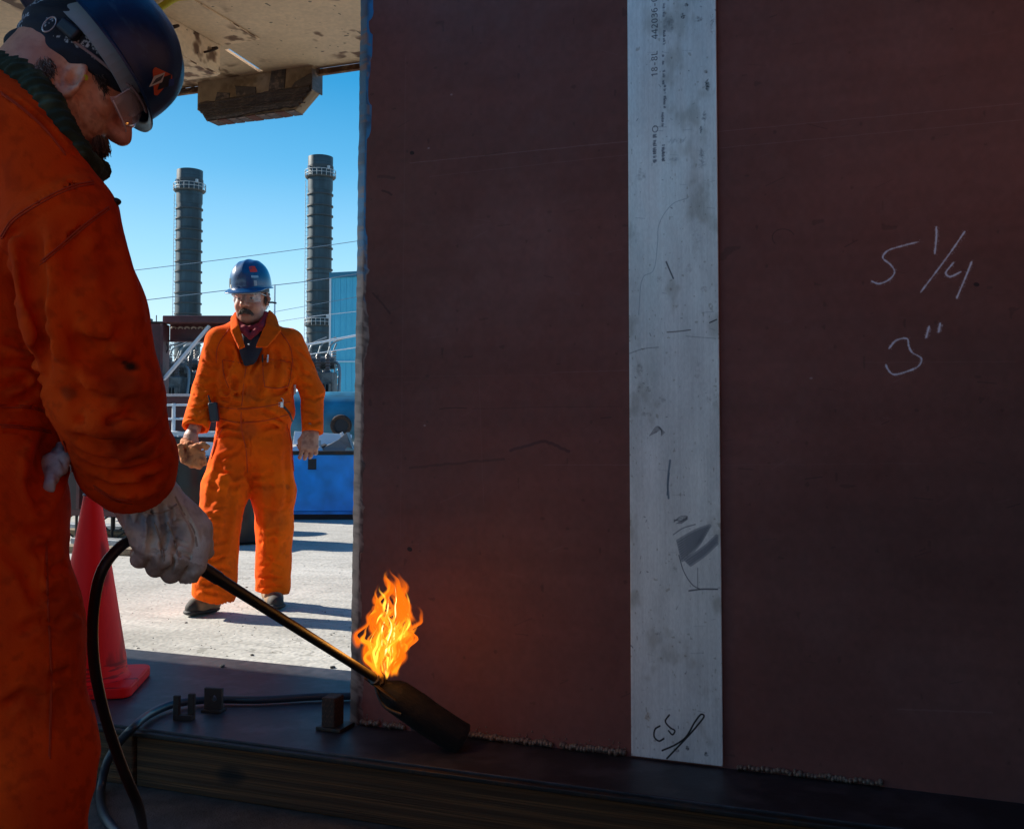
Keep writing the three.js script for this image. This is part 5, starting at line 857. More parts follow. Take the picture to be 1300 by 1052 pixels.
  mesh('hair', hairs(nape(0), 0.00045), hairM[0], who); mesh('hair', hairs(nape(1), 0.00045), hairM[1], who); mesh('hair', hairs(nape(2), 0.00045), hairM[2], who);
  const crown = () => strands(170, () => h(-0.07 + rr(-0.03, 0.03), 0.10 + rr(-0.03, 0.02), 0.035 + rr(-0.04, 0.04)), 0.03, () => cam3(-0.7, 0.4, 0.3), 0.8);
  mesh('hair', hairs(crown(), 0.001), hairM[1], who); mesh('hair', hairs(crown(), 0.001), hairM[0], who);
  mesh('sideburn', hairs(strands(150, (k) => { const t = k / 150, c = gauss(122 + 10 * t, 93 + 20 * t * t, 6, 4.5); return c; }, 0.013, () => cam3(0.35, -0.92, 0.06), 0.5), 0.00045), hairM[0], who);
  mesh('moustache', hairs(strands(420, () => { const t = rr(-1, 1), c = h(0.105 - 0.012 * t * t, -0.050 - 0.016 * t * t + rr(-0.006, 0.006), 0.034 * t); return c; }, 0.019, (p) => f.clone().multiplyScalar(0.95).addScaledVector(u, -0.9).addScaledVector(r, p.clone().sub(H).dot(r) * 14), 0.30), 0.0007), hairM[0], who);
  mesh('moustache', hairs(strands(300, () => { const t = rr(-1, 1); return h(0.106 - 0.012 * t * t, -0.050 - 0.016 * t * t + rr(-0.006, 0.006), 0.034 * t); }, 0.019, (p) => f.clone().multiplyScalar(0.95).addScaledVector(u, -0.9).addScaledVector(r, p.clone().sub(H).dot(r) * 14), 0.30), 0.0006), hairM[1], who);
  mesh('eyebrow', hairs(strands(60, () => h(0.092 - rr(0, 0.012), 0.032 + rr(-0.003, 0.003), rr(0.012, 0.046)), 0.012, () => r.clone().addScaledVector(f, 0.6), 0.4), 0.0009), hairM[0], who);
  mesh('earplug', bar(h(0.022, -0.024, 0.072).sub(O), h(0.028, -0.021, 0.081).sub(O), 0.0055, 0.0045, 12), std([0.62, 0.66, 0.03], 0.5), who);
  // hard hat worn back to front, tipped forward
  const tip = 8 * Math.PI / 180, f2 = f.clone().multiplyScalar(Math.cos(tip)).addScaledVector(u, -Math.sin(tip)), u2 = u.clone().multiplyScalar(Math.cos(tip)).addScaledVector(f, Math.sin(tip));
  const hatC = h(0, 0.050, 0).add(cam3(-0.002, -0.003, 0)).sub(O);
  const blueHat = new THREE.MeshPhysicalMaterial({ map: noiseMap(256, 256, (a, b, n) => { const k = 0.75 + 0.5 * n(6, 6, 3, 4), s = smooth(0.62, 0.8, n(14, 30, 9, 3)) * 0.5; return [lerp(8, 56, s) * k, lerp(44, 82, s) * k, lerp(82, 106, s) * k]; }), roughness: 0.32, clearcoat: 0.15, clearcoatRoughness: 0.4, bumpMap: grain, bumpScale: 0.0006 });
  const inner = std([0.30, 0.34, 0.38], 0.6);
  const hat = hardHat(who, hatC, f2, u2, r, { visor: -1, vlen: 0.045, mat: blueHat, inner, rf: 0.125, ru: 0.122, rs: 0.108 });
  // triangular orange sticker with a small flag and a white slip
  const tri = []; for (let k = 0; k < 3; k++) { const a = -Math.PI / 2 + k * 2.094, q = [[Math.cos(a), Math.sin(a)]]; for (let j = -3; j <= 3; j++) { const b = a + j * 0.18; tri.push([0.72 * Math.cos(a) + 0.3 * Math.cos(b), 0.72 * Math.sin(a) + 0.3 * Math.sin(b)]); } }
  const turnS = (pts, t) => pts.map(([x, y]) => [x * Math.cos(t) - y * Math.sin(t), x * Math.sin(t) + y * Math.cos(t)]);
  const rect = (w, hh, x = 0, y = 0) => [[x - w, y - hh], [x, y - hh], [x + w, y - hh], [x + w, y], [x + w, y + hh], [x, y + hh], [x - w, y + hh], [x - w, y]];
  const SA = 0.70, SS = 0.86, st = 0.9;
  hatPatch(hat, SA, SS, 0.024, 0.024, turnS(tri, st + 0.5), 'sticker', std([0.62, 0.10, 0.03], 0.45), 0.0014);
  const flag = [0.0, 1].map(() => 0); hatPatch(hat, SA - 0.05, SS - 0.02, 0.008, 0.013, turnS(rect(1, 1), st - 0.35), 'sticker_stripes', std([0.02, 0.02, 0.025], 0.5), 0.0022);
  hatPatch(hat, SA - 0.13, SS - 0.07, 0.006, 0.006, turnS(rect(1, 1), st - 0.35), 'sticker_canton', std([0.03, 0.07, 0.28], 0.5), 0.0028);
  hatPatch(hat, SA + 0.06, SS + 0.03, 0.006, 0.013, turnS(rect(1, 1), st - 0.35), 'sticker_slip', std([0.62, 0.60, 0.55], 0.5), 0.0028);
  hatPatch(hat, SA + 0.06, SS + 0.03, 0.0025, 0.010, turnS(rect(1, 1), st - 0.35), 'sticker_print', std([0.08, 0.07, 0.07], 0.6), 0.0034);
  // wire ring of the ratchet and dark pad behind the ear
  const ringP = P(62, 31, 1.53).sub(O), ring = mesh('ratchet_ring', new THREE.TorusGeometry(0.014, 0.0015, 8, 30).scale(0.5, 1, 1), std([0.7, 0.7, 0.72], 0.3, 0.6), who); ring.position.copy(ringP); ring.quaternion.setFromRotationMatrix(new THREE.Matrix4().lookAt(V(0, 0, 0), cam3(0.35, 0.1, 1), cam3(0.5, 0.8, 0)));
  const pad = mesh('ratchet_pad', rough(new RoundedBoxGeometry(0.036, 0.022, 0.02, 3, 0.006), 0.001, 40), std([0.012, 0.016, 0.03], 0.5), who); pad.position.copy(P(88, 38, 1.54).sub(O)); pad.rotation.set(0, YAW, -0.7);
  // safety glasses: wrap lens and temple
  const lensM = new THREE.MeshPhysicalMaterial({ color: new THREE.Color().setRGB(0.95, 0.84, 0.84), roughness: 0.08, transmission: 0.72, thickness: 0, specularIntensity: 1, ior: 1.58, clearcoat: 1 });
  const lp = [], li = [], NL = 26; for (let k = 0; k <= NL; k++) { const t = -1 + 2 * k / NL, a = t * 1.02; for (let j = 0; j <= 6; j++) { const v = -1 + j / 3, half = 0.023 * (1 - 0.25 * Math.abs(t) ** 3) * (Math.abs(t) < 0.1 && v < 0 ? 0.55 : 1); const q = h(0.030 + 0.086 * Math.cos(a) - 0.008 * v * v, 0.006 + v * half, 0.066 * Math.sin(a) / Math.sin(1.02)).sub(O); lp.push(q.x, q.y, q.z); } }
  for (let k = 0; k < NL; k++) for (let j = 0; j < 6; j++) { const a = k * 7 + j, b = a + 7; li.push(a, b, a + 1, b, b + 1, a + 1); }
  const lg = new THREE.BufferGeometry(); lg.setAttribute('position', new THREE.Float32BufferAttribute(lp, 3)); lg.setIndex(li); lg.computeVertexNormals();
  const gl = mesh('safety_glasses', [tube([h(0.074, 0.024, 0.066), h(0.03, 0.016, 0.079), h(-0.022, 0.006, 0.082)].map((q) => q.sub(O)), 0.0028, 16, 6), tube([h(0.074, 0.024, -0.066), h(0.03, 0.016, -0.079), h(-0.022, 0.006, -0.082)].map((q) => q.sub(O)), 0.0028, 16, 6), tube(Array.from({ length: 15 }, (_, k) => { const t = 0.25 + 0.75 * k / 14, a = t * 1.02; return h(0.030 + 0.087 * Math.cos(a), 0.030 - 0.004 * Math.abs(t), 0.067 * Math.sin(a) / Math.sin(1.02)).sub(O); }), 0.0024, 40, 6)], std([0.30, 0.22, 0.23], 0.25), who);
  mesh('lens', lg, lensM, gl); mesh('lens_rim', tube(Array.from({ length: 15 }, (_, k) => { const t = 0.02 + 0.98 * k / 14, a = t * 1.02; return h(0.030 + 0.0865 * Math.cos(a), 0.006 - 0.023 * (1 - 0.25 * t ** 3), 0.0665 * Math.sin(a) / Math.sin(1.02)).sub(O); }), 0.0014, 30, 6), std([0.75, 0.62, 0.62], 0.2), gl);
  mesh('side_shield', beam(h(0.078, 0.022, 0.0665).sub(O), h(0.074, -0.010, 0.068).sub(O), 0.010, 0.002, 0.0008), lensM, gl);
  // boots
  for (const [a, k] of [[ankR, 0], [ankL, 1]]) { const toe = a.clone().addScaledVector(RIGHT, 0.2).add(V(0, -0.055, 0)), bf = boneField([bone(a.clone().add(V(0, 0.08, 0)), a.clone().add(V(0, -0.03, 0)), 0.055, 0.052), bone(a.clone().add(V(0, -0.045, 0)), toe, 0.048, 0.042)], 0.03); mesh('boot', netMesh((x, y, z) => Math.max(bf(x, y, z), -0.165 - y), a.clone().add(V(-0.12, -0.14, -0.12)), toe.clone().add(V(0.1, 0.26, 0.1)), 0.008, { color: () => [0.07, 0.045, 0.03], origin: O }), new THREE.MeshStandardMaterial({ vertexColors: true, roughness: 0.7 }), who); }

  // ------------------------------------------------ leather glove on the torch (worn: a part of the person)
  const ax = torchHead.clone().sub(torchTail).normalize(), rod = (t) => torchTail.clone().addScaledVector(ax, t);   // along the rod, metres from its tail
  // the row of knuckles runs obliquely across the rod
  const row = cam3(0.80, -0.34, -0.50).normalize(), tc = cam3(0.12, 0.25, 1).addScaledVector(row, -row.dot(cam3(0.12, 0.25, 1))).normalize(), upv = row.clone().cross(tc).normalize(); if (upv.y < 0) upv.negate();
  const G = (t, b, c) => handC.clone().addScaledVector(row, t).addScaledVector(upv, b).addScaledVector(tc, c);    // along the knuckles, above, towards the camera
  const W0 = P(186, 634, 1.85), gb = [bone(W0, G(-0.030, 0.040, 0.010), 0.036, 0.030, tc, 0.8), bone(W0, G(0.026, 0.044, 0.012), 0.036, 0.030, tc, 0.8), bone(G(-0.034, 0.032, 0.012), G(0.038, 0.032, 0.014), 0.026, 0.026, tc, 0.9)];
  const fing = [];
  for (let k = 0; k < 4; k++) { // little finger at the left ... forefinger at the right
    const t = -0.046 + 0.0310 * k, L = [0.84, 0.98, 1.06, 1.0][k], w = [0.0160, 0.0174, 0.0178, 0.0176][k];
    const a = G(t, 0.020, 0.024), b = G(t + 0.002, -0.020 * L, 0.028 + 0.004 * (k % 2)), c = G(t + 0.003, -0.042 * L, 0.004), e = G(t + 0.003, -0.030 * L, -0.022);
    const q = [bone(a, b, w + 0.002, w), bone(b, c, w, w - 0.0008), bone(c, e, w - 0.001, w - 0.003)]; fing.push(boneField(q, 0.006));
  }
  const thumb = boneField([bone(G(0.030, 0.034, -0.004), G(0.058, 0.026, -0.016), 0.021, 0.017), bone(G(0.058, 0.026, -0.016), P(264, 702, 1.93), 0.019, 0.012)], 0.012);
  const back = boneField(gb, 0.025), cuffEnd = P(175, 614, 1.825), cuff = boneField([bone(P(176, 616, 1.83), W0, 0.060, 0.050), bone(W0, G(-0.004, 0.05, 0.01), 0.050, 0.036), bone(P(178, 640, 1.82), P(182, 682, 1.84), 0.036, 0.026)], 0.02);
  const gloveBase = (x, y, z) => { let d = smin(back(x, y, z), cuff(x, y, z), 0.03); if (d > 0.12) return d; d = Math.max(d, -((x - cuffEnd.x) * cuffN.x + (y - cuffEnd.y) * cuffN.y + (z - cuffEnd.z) * cuffN.z) - 0.004); let q = 1e3; for (const e of fing) q = Math.min(smin(q, e(x, y, z), 0.002), q); d = smin(d, q, 0.006); d = smin(d, thumb(x, y, z), 0.010); return d; };
  const gf = [], gc = (list, w, a, kind) => list.forEach((p) => { const t = traceOn(gloveBase, p, 1.2, 2.3); if (t.length > 1) gf.push(strokeOf(t, w, a, kind)); });
  gc([[[176, 632], [178, 655], [176, 690]], [[190, 630], [190, 655], [192, 682], [190, 705]], [[203, 634], [204, 655], [208, 680], [206, 716]], [[168, 640], [168, 665], [170, 690]]], 0.0072, 0.0085);
  gc([[[210, 636], [218, 650], [216, 664], [204, 674]], [[200, 676], [214, 664], [232, 662]], [[226, 640], [236, 656], [246, 676], [249, 694]], [[222, 718], [230, 702], [240, 706], [236, 722]], [[205, 694], [222, 686], [240, 694]], [[216, 700], [220, 714], [214, 728]], [[186, 700], [202, 700], [220, 696]], [[184, 660], [198, 664], [206, 660]]], 0.0042, 0.0052);
  const gloveF = (x, y, z) => { let d = gloveBase(x, y, z); if (Math.abs(d) > 0.03) return d; for (const s of gf) d -= strokeDisp(s, x, y, z); return d - 0.0055 * (fbm(x * 40, y * 40, z * 40, 3) - 0.5) - 0.0016 * (fbm(x * 130, y * 130, z * 130, 2) - 0.5); };
  const bluish = [[170, 662, 0.022], [190, 664, 0.020], [206, 660, 0.03], [220, 676, 0.026], [186, 655, 0.018]].map(([x, y, q]) => { const c = onSurface(gloveBase, x, y, 1.2, 2.3); return c && { c, q }; }).filter(Boolean);
  const gcol = (x, y, z) => { const n = fbm(x * 26, y * 26, z * 26, 4), m = fbm(x * 90, y * 90, z * 90, 3); let c = mixc([0.80, 0.82, 0.76], [0.64, 0.64, 0.57], smooth(0.35, 0.7, n)); c = mixc(c, [0.30, 0.27, 0.24], 0.35 * smooth(0.52, 0.75, m)); for (const q of bluish) c = mixc(c, [0.14, 0.30, 0.50], 0.55 * smooth(1.3, 0.2, Math.hypot(x - q.c.x, y - q.c.y, z - q.c.z) / q.q + 0.8 * (n - 0.5))); const below = (x - torchTail.x) * upv.x + (y - torchTail.y) * upv.y + (z - torchTail.z) * upv.z; if (below < -0.022) c = mixc(c, [0.15, 0.10, 0.06], 0.5 * smooth(0.4, 0.6, n)); return c; };
  const gc0 = G(-0.01, 0.03, 0);
  const gl0 = mesh('glove', netMesh(gloveF, gc0.clone().add(V(-0.16, -0.10, -0.17)), gc0.clone().add(V(0.16, 0.17, 0.15)), 0.0028, { color: gcol, origin: O }), new THREE.MeshStandardMaterial({ vertexColors: true, roughness: 0.82, bumpMap: skinBump, bumpScale: 0.002 }), who);
  // welts sewn along the back of the glove and round the gauntlet
  { const welt = std([0.42, 0.40, 0.36], 0.8), cu = (l) => { const c = new THREE.CatmullRomCurve3(l.map(([x, y]) => V(x, y, 0)), false, 'centripetal'); return traceOn(gloveF, c.getPoints(30).map((p) => [p.x, p.y]), 1.2, 2.3); };
    for (const l of [[[222, 630], [232, 650], [246, 674], [250, 694]], [[172, 646], [192, 652], [212, 648], [224, 640]], [[196, 664], [204, 690], [208, 712]], [[212, 662], [222, 688], [226, 714]]]) { const t = cu(l); if (t.length > 5) mesh('welt', tube(t.map((p) => p.sub(O)), 0.0019, 50, 6), welt, gl0); } }
  const handIn = boneField([...gb.map((q) => bone(q.a, q.b, q.ra * 0.6, q.rb * 0.6))], 0.02);
  mesh('cuff_band', new THREE.TorusGeometry(0.056, 0.006, 8, 40).applyQuaternion(new THREE.Quaternion().setFromUnitVectors(V(0, 0, 1), cuffN)).translate(cuffEnd.x - O.x, cuffEnd.y - O.y, cuffEnd.z - O.z), M.black, who);
  // left glove, hidden behind him: a loose mitt of fingers
  { const c = wrL.clone(), q = []; q.push(bone(c, c.clone().add(V(0.01, -0.07, 0)), 0.045, 0.04, RIGHT, 0.6)); for (let k = 0; k < 4; k++) { const s = c.clone().add(V(0, -0.09, 0)).addScaledVector(FWD, -0.03 + 0.02 * k); q.push(bone(s, s.clone().add(V(0.01, -0.05 - 0.004 * (k % 3), 0)), 0.012, 0.011), bone(s.clone().add(V(0.01, -0.05, 0)), s.clone().add(V(0.03, -0.08, 0)), 0.011, 0.01)); } q.push(bone(c.clone().add(V(0.02, -0.03, 0)), c.clone().add(V(0.06, -0.09, 0)), 0.016, 0.012)); const bf = boneField(q, 0.012); mesh('glove', netMesh(bf, c.clone().add(V(-0.1, -0.22, -0.1)), c.clone().add(V(0.12, 0.08, 0.12)), 0.005, { color: gcol, origin: O }), new THREE.MeshStandardMaterial({ vertexColors: true, roughness: 0.85 }), who); }
  // pale work cloth stuffed in the hip pocket
  const pp = pocket.slice(0, 3).map((p) => p.clone().addScaledVector(FWD, 0.027)), rag = boneField(pp.slice(1).map((p, i) => bone(pp[i], p, [0.007, 0.019][i], [0.020, 0.012][i], FWD, 0.55)), 0.010);
  const ragC = pp[1]; const rg = thing('pocket_glove', ragC, 'pale grey work glove stuffed in the hip pocket of the bending worker', 'glove');
  mesh('leather', netMesh((x, y, z) => rag(x, y, z) - 0.012 * (fbm(x * 60 + y * 20, y * 26, z * 60, 3) - 0.5), ragC.clone().add(V(-0.07, -0.13, -0.07)), ragC.clone().add(V(0.07, 0.09, 0.07)), 0.003, { color: (x, y, z) => mixc([0.5, 0.47, 0.45], [0.2, 0.19, 0.2], smooth(0.4, 0.7, fbm(x * 40, y * 40, z * 40, 3))), origin: ragC }), new THREE.MeshStandardMaterial({ vertexColors: true, roughness: 0.85 }), rg);
}
// ------------------------------------------------------------------ the walking worker in the sun
{
  const P = at, B = onY(310, 775, 0), who = thing('person', B, 'person in orange coveralls and blue hard hat walking in the sun holding leather gloves', 'person'), O = B;
  // he looks a little to his right, towards the bending worker
  const yaw = -0.14, f = cam3(Math.sin(yaw) * 0.8, -0.10, Math.cos(yaw)).normalize(), u0 = cam3(-0.03, 1, 0.06), r = f.clone().cross(u0).normalize(), u = r.clone().cross(f).normalize();   // r points to his right (left in the photograph)
  const bf = cam3(-0.34, 0, 0.94).normalize(), br = bf.clone().cross(UP).normalize();
  const H = P(318.5, 380, 5.42), h = (a, b, c) => H.clone().addScaledVector(f, a).addScaledVector(u, b).addScaledVector(r, c);
  const neck = P(319, 418, 5.46), shR = P(279, 433, 5.42), shL = P(367, 435, 5.48), elR = P(260, 497, 5.42), wrR = P(247, 545, 5.30), elL = P(396, 498, 5.50), wrL = P(396, 548, 5.42), hipR = P(292, 590, 5.43), hipL = P(346, 592, 5.48), knR = P(278, 662, 5.33), knL = P(348, 668, 5.50), anR = P(270, 752, 5.28), anL = P(345, 748, 5.56);
  anR.y = 0.10; anL.y = 0.10;
  // ---- body: head, neck, hands in fine grids, the rest inside the clothes
  const under = boneField([bone(neck, P(319, 480, 5.48), 0.06, 0.12, bf, 0.8), bone(P(319, 480, 5.48), P(321, 570, 5.47), 0.13, 0.13, bf, 0.8), bone(P(300, 450, 5.46), shR, 0.06, 0.05), bone(P(340, 450, 5.48), shL, 0.06, 0.05), bone(shR, elR, 0.05, 0.04), bone(elR, wrR, 0.042, 0.032), bone(shL, elL, 0.05, 0.04), bone(elL, wrL, 0.042, 0.032), bone(P(321, 570, 5.47), hipR, 0.11, 0.09), bone(P(321, 570, 5.47), hipL, 0.11, 0.09), bone(hipR, knR, 0.08, 0.06), bone(hipL, knL, 0.08, 0.06), bone(knR, anR, 0.06, 0.045), bone(knL, anL, 0.06, 0.045)], 0.03);
  const parts = [blob(h(-0.014, 0.036, 0), f, u, r, 0.102, 0.108, 0.083), blob(h(0.038, -0.048, 0), f, u, r, 0.058, 0.076, 0.066), blob(h(0.052, -0.098, 0), f, u, r, 0.036, 0.034, 0.040)];
  const extra = [blob(h(0.058, -0.034, 0.040), f, u, r, 0.032, 0.034, 0.027), blob(h(0.058, -0.034, -0.040), f, u, r, 0.032, 0.034, 0.027), blob(h(0.080, 0.026, 0.028), f, u, r, 0.02, 0.009, 0.028), blob(h(0.080, 0.026, -0.028), f, u, r, 0.02, 0.009, 0.028), blob(h(0.02, -0.085, 0.042), f, u, r, 0.04, 0.035, 0.028), blob(h(0.02, -0.085, -0.042), f, u, r, 0.04, 0.035, 0.028)];
  const nose = boneField([bone(h(0.090, 0.016, 0), h(0.120, -0.026, 0), 0.010, 0.016), bone(h(0.106, -0.032, 0.014), h(0.098, -0.032, 0.015), 0.010), bone(h(0.106, -0.032, -0.014), h(0.098, -0.032, -0.015), 0.010)], 0.012);
  const lip = boneField([bone(h(0.092, -0.076, 0.020), h(0.099, -0.075, 0), 0.006, 0.008), bone(h(0.092, -0.076, -0.020), h(0.099, -0.075, 0), 0.006, 0.008)], 0.006);
  const ears = [1, -1].map((s) => boneField([bone(h(-0.006, 0.022, 0.084 * s), h(-0.016, 0.0, 0.091 * s), 0.010, 0.010), bone(h(-0.016, 0.0, 0.091 * s), h(-0.006, -0.03, 0.083 * s), 0.010, 0.009)], 0.01));
  const nk = boneField([bone(P(320, 430, 5.48), h(-0.02, -0.04, 0), 0.066, 0.066)], 0.02);
  const eyes = [h(0.074, 0.004, 0.033), h(0.074, 0.004, -0.033)];
  const headF = (x, y, z) => {
    let d = parts[0](x, y, z); d = smin(d, parts[1](x, y, z), 0.03); d = smin(d, parts[2](x, y, z), 0.02); d = smin(d, nk(x, y, z), 0.03); if (d > 0.07) return d;
    for (const e of extra) d = smin(d, e(x, y, z), 0.018); d = smin(d, nose(x, y, z), 0.010); d = smin(d, lip(x, y, z), 0.006); d = smin(d, ears[0](x, y, z), 0.008); d = smin(d, ears[1](x, y, z), 0.008);
    for (const e of eyes) { const s = Math.hypot(x - e.x - f.x * 0.021, y - e.y - f.y * 0.021, z - e.z - f.z * 0.021) - 0.012; d = Math.max(d, -s); d = Math.min(d, Math.hypot(x - e.x, y - e.y, z - e.z) - 0.0135); }
    return d - 0.001 * (fbm(x * 80, y * 80, z * 80, 2) - 0.5);
  };
  const skinC = (x, y, z) => { const q = V(x, y, z).sub(H), a = q.dot(f), b = q.dot(u), c = q.dot(r), n = fbm(x * 40, y * 40, z * 40, 3); let k = mixc([0.60, 0.26, 0.165], [0.48, 0.16, 0.10], smooth(0.4, 0.7, n)); k = mixc(k, [0.24, 0.15, 0.12], 0.4 * smooth(-0.05, -0.085, b) * smooth(0.0, 0.05, a) * (0.5 + n)); if (Math.abs(b + 0.076) < 0.006 && a > 0.086 && Math.abs(c) < 0.026) k = [0.34, 0.12, 0.09]; for (const e of eyes) { const w = Math.hypot(x - e.x, y - e.y, z - e.z); if (w < 0.0142 && a > 0.078) { k = [0.6, 0.56, 0.52]; if (Math.hypot(b - 0.004, Math.abs(c) - 0.033) < 0.0062) k = [0.04, 0.03, 0.03]; if (b > 0.010) k = [0.36, 0.16, 0.11]; } } return k; };
  const G = [netMesh(headF, H.clone().add(V(-0.16, -0.27, -0.17)), H.clone().add(V(0.16, 0.17, 0.17)), 0.0042, { color: skinC, origin: O })];
  // a hand: wrist w, down d, palm normal p (back of the hand), towards the thumb t; curl per finger
  const hand = (w, d, p, t, curl, big = 1) => {
    const at3 = (a, b, c) => w.clone().addScaledVector(d, a * big).addScaledVector(p, b * big).addScaledVector(t, c * big), q = [bone(at3(-0.03, 0, 0), at3(0.012, 0, 0), 0.030, 0.031, p, 0.8), bone(at3(0.02, 0, 0.020), at3(0.082, 0, 0.030), 0.025, 0.019, p, 0.75), bone(at3(0.02, 0, -0.016), at3(0.078, 0, -0.026), 0.024, 0.018, p, 0.75), bone(at3(0.02, 0, 0), at3(0.084, 0.002, 0), 0.026, 0.02, p, 0.75)];
    const palm = boneField(q, 0.018), fs = [];
    for (let k = 0; k < 4; k++) { const c = [0.033, 0.011, -0.011, -0.031][k], L = [0.92, 1.02, 0.96, 0.78][k] * big, rad = [0.0098, 0.0102, 0.0096, 0.0086][k] * big, cu = curl[k]; let pt = at3(0.084 - (k === 3 ? 0.008 : 0), 0.002, c), ang = cu * 0.5; const seg = [0.044 * L, 0.028 * L, 0.022 * L], list = []; for (let j = 0; j < 3; j++) { ang += j ? cu * 0.9 : 0; const n = pt.clone().addScaledVector(d, Math.cos(ang) * seg[j]).addScaledVector(p, -Math.sin(ang) * seg[j]).addScaledVector(t, 0.004 * (1.5 - k) * (j === 0)); list.push(bone(pt, n, rad * (1.06 - 0.08 * j), rad * (1.0 - 0.1 * j))); pt = n; } fs.push(boneField(list, 0.004)); }
    const th = boneField([bone(at3(0.018, -0.006, 0.026), at3(0.052, -0.020, 0.046), 0.017 * big, 0.0135 * big), bone(at3(0.052, -0.020, 0.046), at3(0.080, -0.034, 0.044), 0.0128 * big, 0.0115 * big), bone(at3(0.080, -0.034, 0.044), at3(0.102, -0.040, 0.034), 0.0112 * big, 0.009 * big)], 0.006);
    const F = (x, y, z) => { let m = palm(x, y, z); let e = 1e3; for (const g of fs) e = Math.min(e, g(x, y, z)); m = smin(m, e, 0.009); return smin(m, th(x, y, z), 0.010) - 0.0012 * (fbm(x * 70, y * 70, z * 70, 2) - 0.5); };
    const c0 = at3(0.06, -0.02, 0);
    return netMesh(F, c0.clone().add(V(-0.12, -0.12, -0.12)), c0.clone().add(V(0.12, 0.13, 0.12)), 0.0034, { color: (x, y, z) => mixc([0.47, 0.225, 0.15], [0.30, 0.125, 0.085], smooth(0.4, 0.7, fbm(x * 50, y * 50, z * 50, 3))), origin: O });
  };
  const dR = cam3(-0.28, -0.95, 0.25).normalize(), pR = cam3(-0.55, 0.10, 0.75), tR = cam3(0.8, -0.1, 0.6); pR.addScaledVector(dR, -pR.dot(dR)).normalize(); tR.addScaledVector(dR, -tR.dot(dR)).addScaledVector(pR, -tR.dot(pR)).normalize();
  const dL = cam3(-0.06, -0.98, 0.12).normalize(), pL = cam3(0.35, 0.05, 0.93), tL = cam3(-0.9, 0, 0.35); pL.addScaledVector(dL, -pL.dot(dL)).normalize(); tL.addScaledVector(dL, -tL.dot(dL)).addScaledVector(pL, -tL.dot(pL)).normalize();
  G.push(hand(P(243, 549, 5.29), dR, pR, tR, [0.95, 1.05, 1.1, 1.1]), hand(P(395, 547, 5.41), dL, pL, tL, [0.75, 0.85, 0.95, 1.05], 1.06));
  G.push(netMesh(under, V(Math.min(wrR.x, wrL.x) - 0.2, 0.08, B.z - 0.5), V(Math.max(wrR.x, wrL.x) + 0.2, neck.y + 0.02, B.z + 0.5), 0.018, { color: () => [0.42, 0.2, 0.13], origin: O }));
  mesh('body', joined(G), skin, who);
  // ---- coverall
  const sl = [[bone(shR, elR, 0.076, 0.066), bone(elR, wrR, 0.067, 0.066)], [bone(shL, elL, 0.076, 0.064), bone(elL, wrL, 0.063, 0.054)]];
  const legs = [[bone(P(295, 585, 5.44), P(286, 620, 5.40), 0.118, 0.118), bone(P(286, 620, 5.40), knR, 0.118, 0.106), bone(knR, P(272, 750, 5.27), 0.106, 0.110)], [bone(P(342, 588, 5.48), P(347, 625, 5.49), 0.118, 0.114), bone(P(347, 625, 5.49), knL, 0.112, 0.094), bone(knL, P(346.5, 745, 5.57), 0.094, 0.092)]];
  const trunk = [bone(P(294, 437, 5.45), P(349, 439, 5.47), 0.098, 0.098, bf, 0.9), bone(P(303, 480, 5.45), P(344, 482, 5.47), 0.135, 0.135, bf, 0.95), bone(P(310, 520, 5.45), P(338, 520, 5.46), 0.15, 0.15, bf, 1.0), bone(P(308, 562, 5.45), P(334, 565, 5.47), 0.155, 0.155, bf, 0.88), bone(P(296, 437, 5.45), P(319, 410, 5.46), 0.09, 0.072), bone(P(346, 439, 5.47), P(319, 410, 5.46), 0.09, 0.072)];
  const tF = boneField(trunk, 0.05), sF = sl.map((q) => boneField(q, 0.02)), lF = legs.map((q) => boneField(q, 0.03));
  const cutEnd = (c, n) => [c, n.clone().normalize()], ends = [cutEnd(P(247.5, 543, 5.305), wrR.clone().sub(elR)), cutEnd(P(396.5, 549, 5.42), wrL.clone().sub(elL))];
  const hollowS = [bone(elR.clone().lerp(wrR, 0.90), wrR.clone().lerp(elR, -0.5), 0.052), bone(elL.clone().lerp(wrL, 0.92), wrL.clone().lerp(elL, -0.5), 0.042)];
  const hemY = [0.085, 0.075], hollowL = [bone(P(272, 764, 5.27), P(272, 800, 5.27), 0.098), bone(P(346, 762, 5.57), P(346, 800, 5.57), 0.082)];
  const neckHole = [bone(P(320, 440, 5.36), h(0.01, -0.05, 0), 0.035, 0.085), bone(P(320, 425, 5.47), h(-0.02, -0.02, 0), 0.084)], vcut = [bone(P(311, 464, 5.27), P(317, 440, 5.29), 0.006, 0.030), bone(P(317, 440, 5.29), P(320, 412, 5.36), 0.032, 0.066)];
  const base = (x, y, z) => {
    let d = tF(x, y, z);
    for (let k = 0; k < 2; k++) { let e = sF[k](x, y, z); const c = ends[k][0], n = ends[k][1]; if (e < 0.2 && Math.hypot(x - c.x, y - c.y, z - c.z) < 0.16) { e = Math.max(e, (x - c.x) * n.x + (y - c.y) * n.y + (z - c.z) * n.z); e = Math.max(e, -boneDist(hollowS[k], x, y, z)); } d = smin(d, e, 0.022);
      let g = lF[k](x, y, z); if (g < 0.2 && y < 0.3) { const tilt = k === 0 ? 0.30 * ((x - anR.x) * RIGHT.x + (z - anR.z) * RIGHT.z) : 0.12 * ((x - anL.x) * RIGHT.x + (z - anL.z) * RIGHT.z); g = Math.max(g, hemY[k] - tilt - y, -boneDist(hollowL[k], x, y, z)); } d = k === 0 ? smin(d, g, 0.035) : smin(d, g, 0.02); }
    if (d < 0.15) { d = Math.max(d, -boneDist(neckHole[1], x, y, z)); for (const v of vcut) d = Math.max(d, -boneDist(v, x, y, z)); }
    return d;
  };
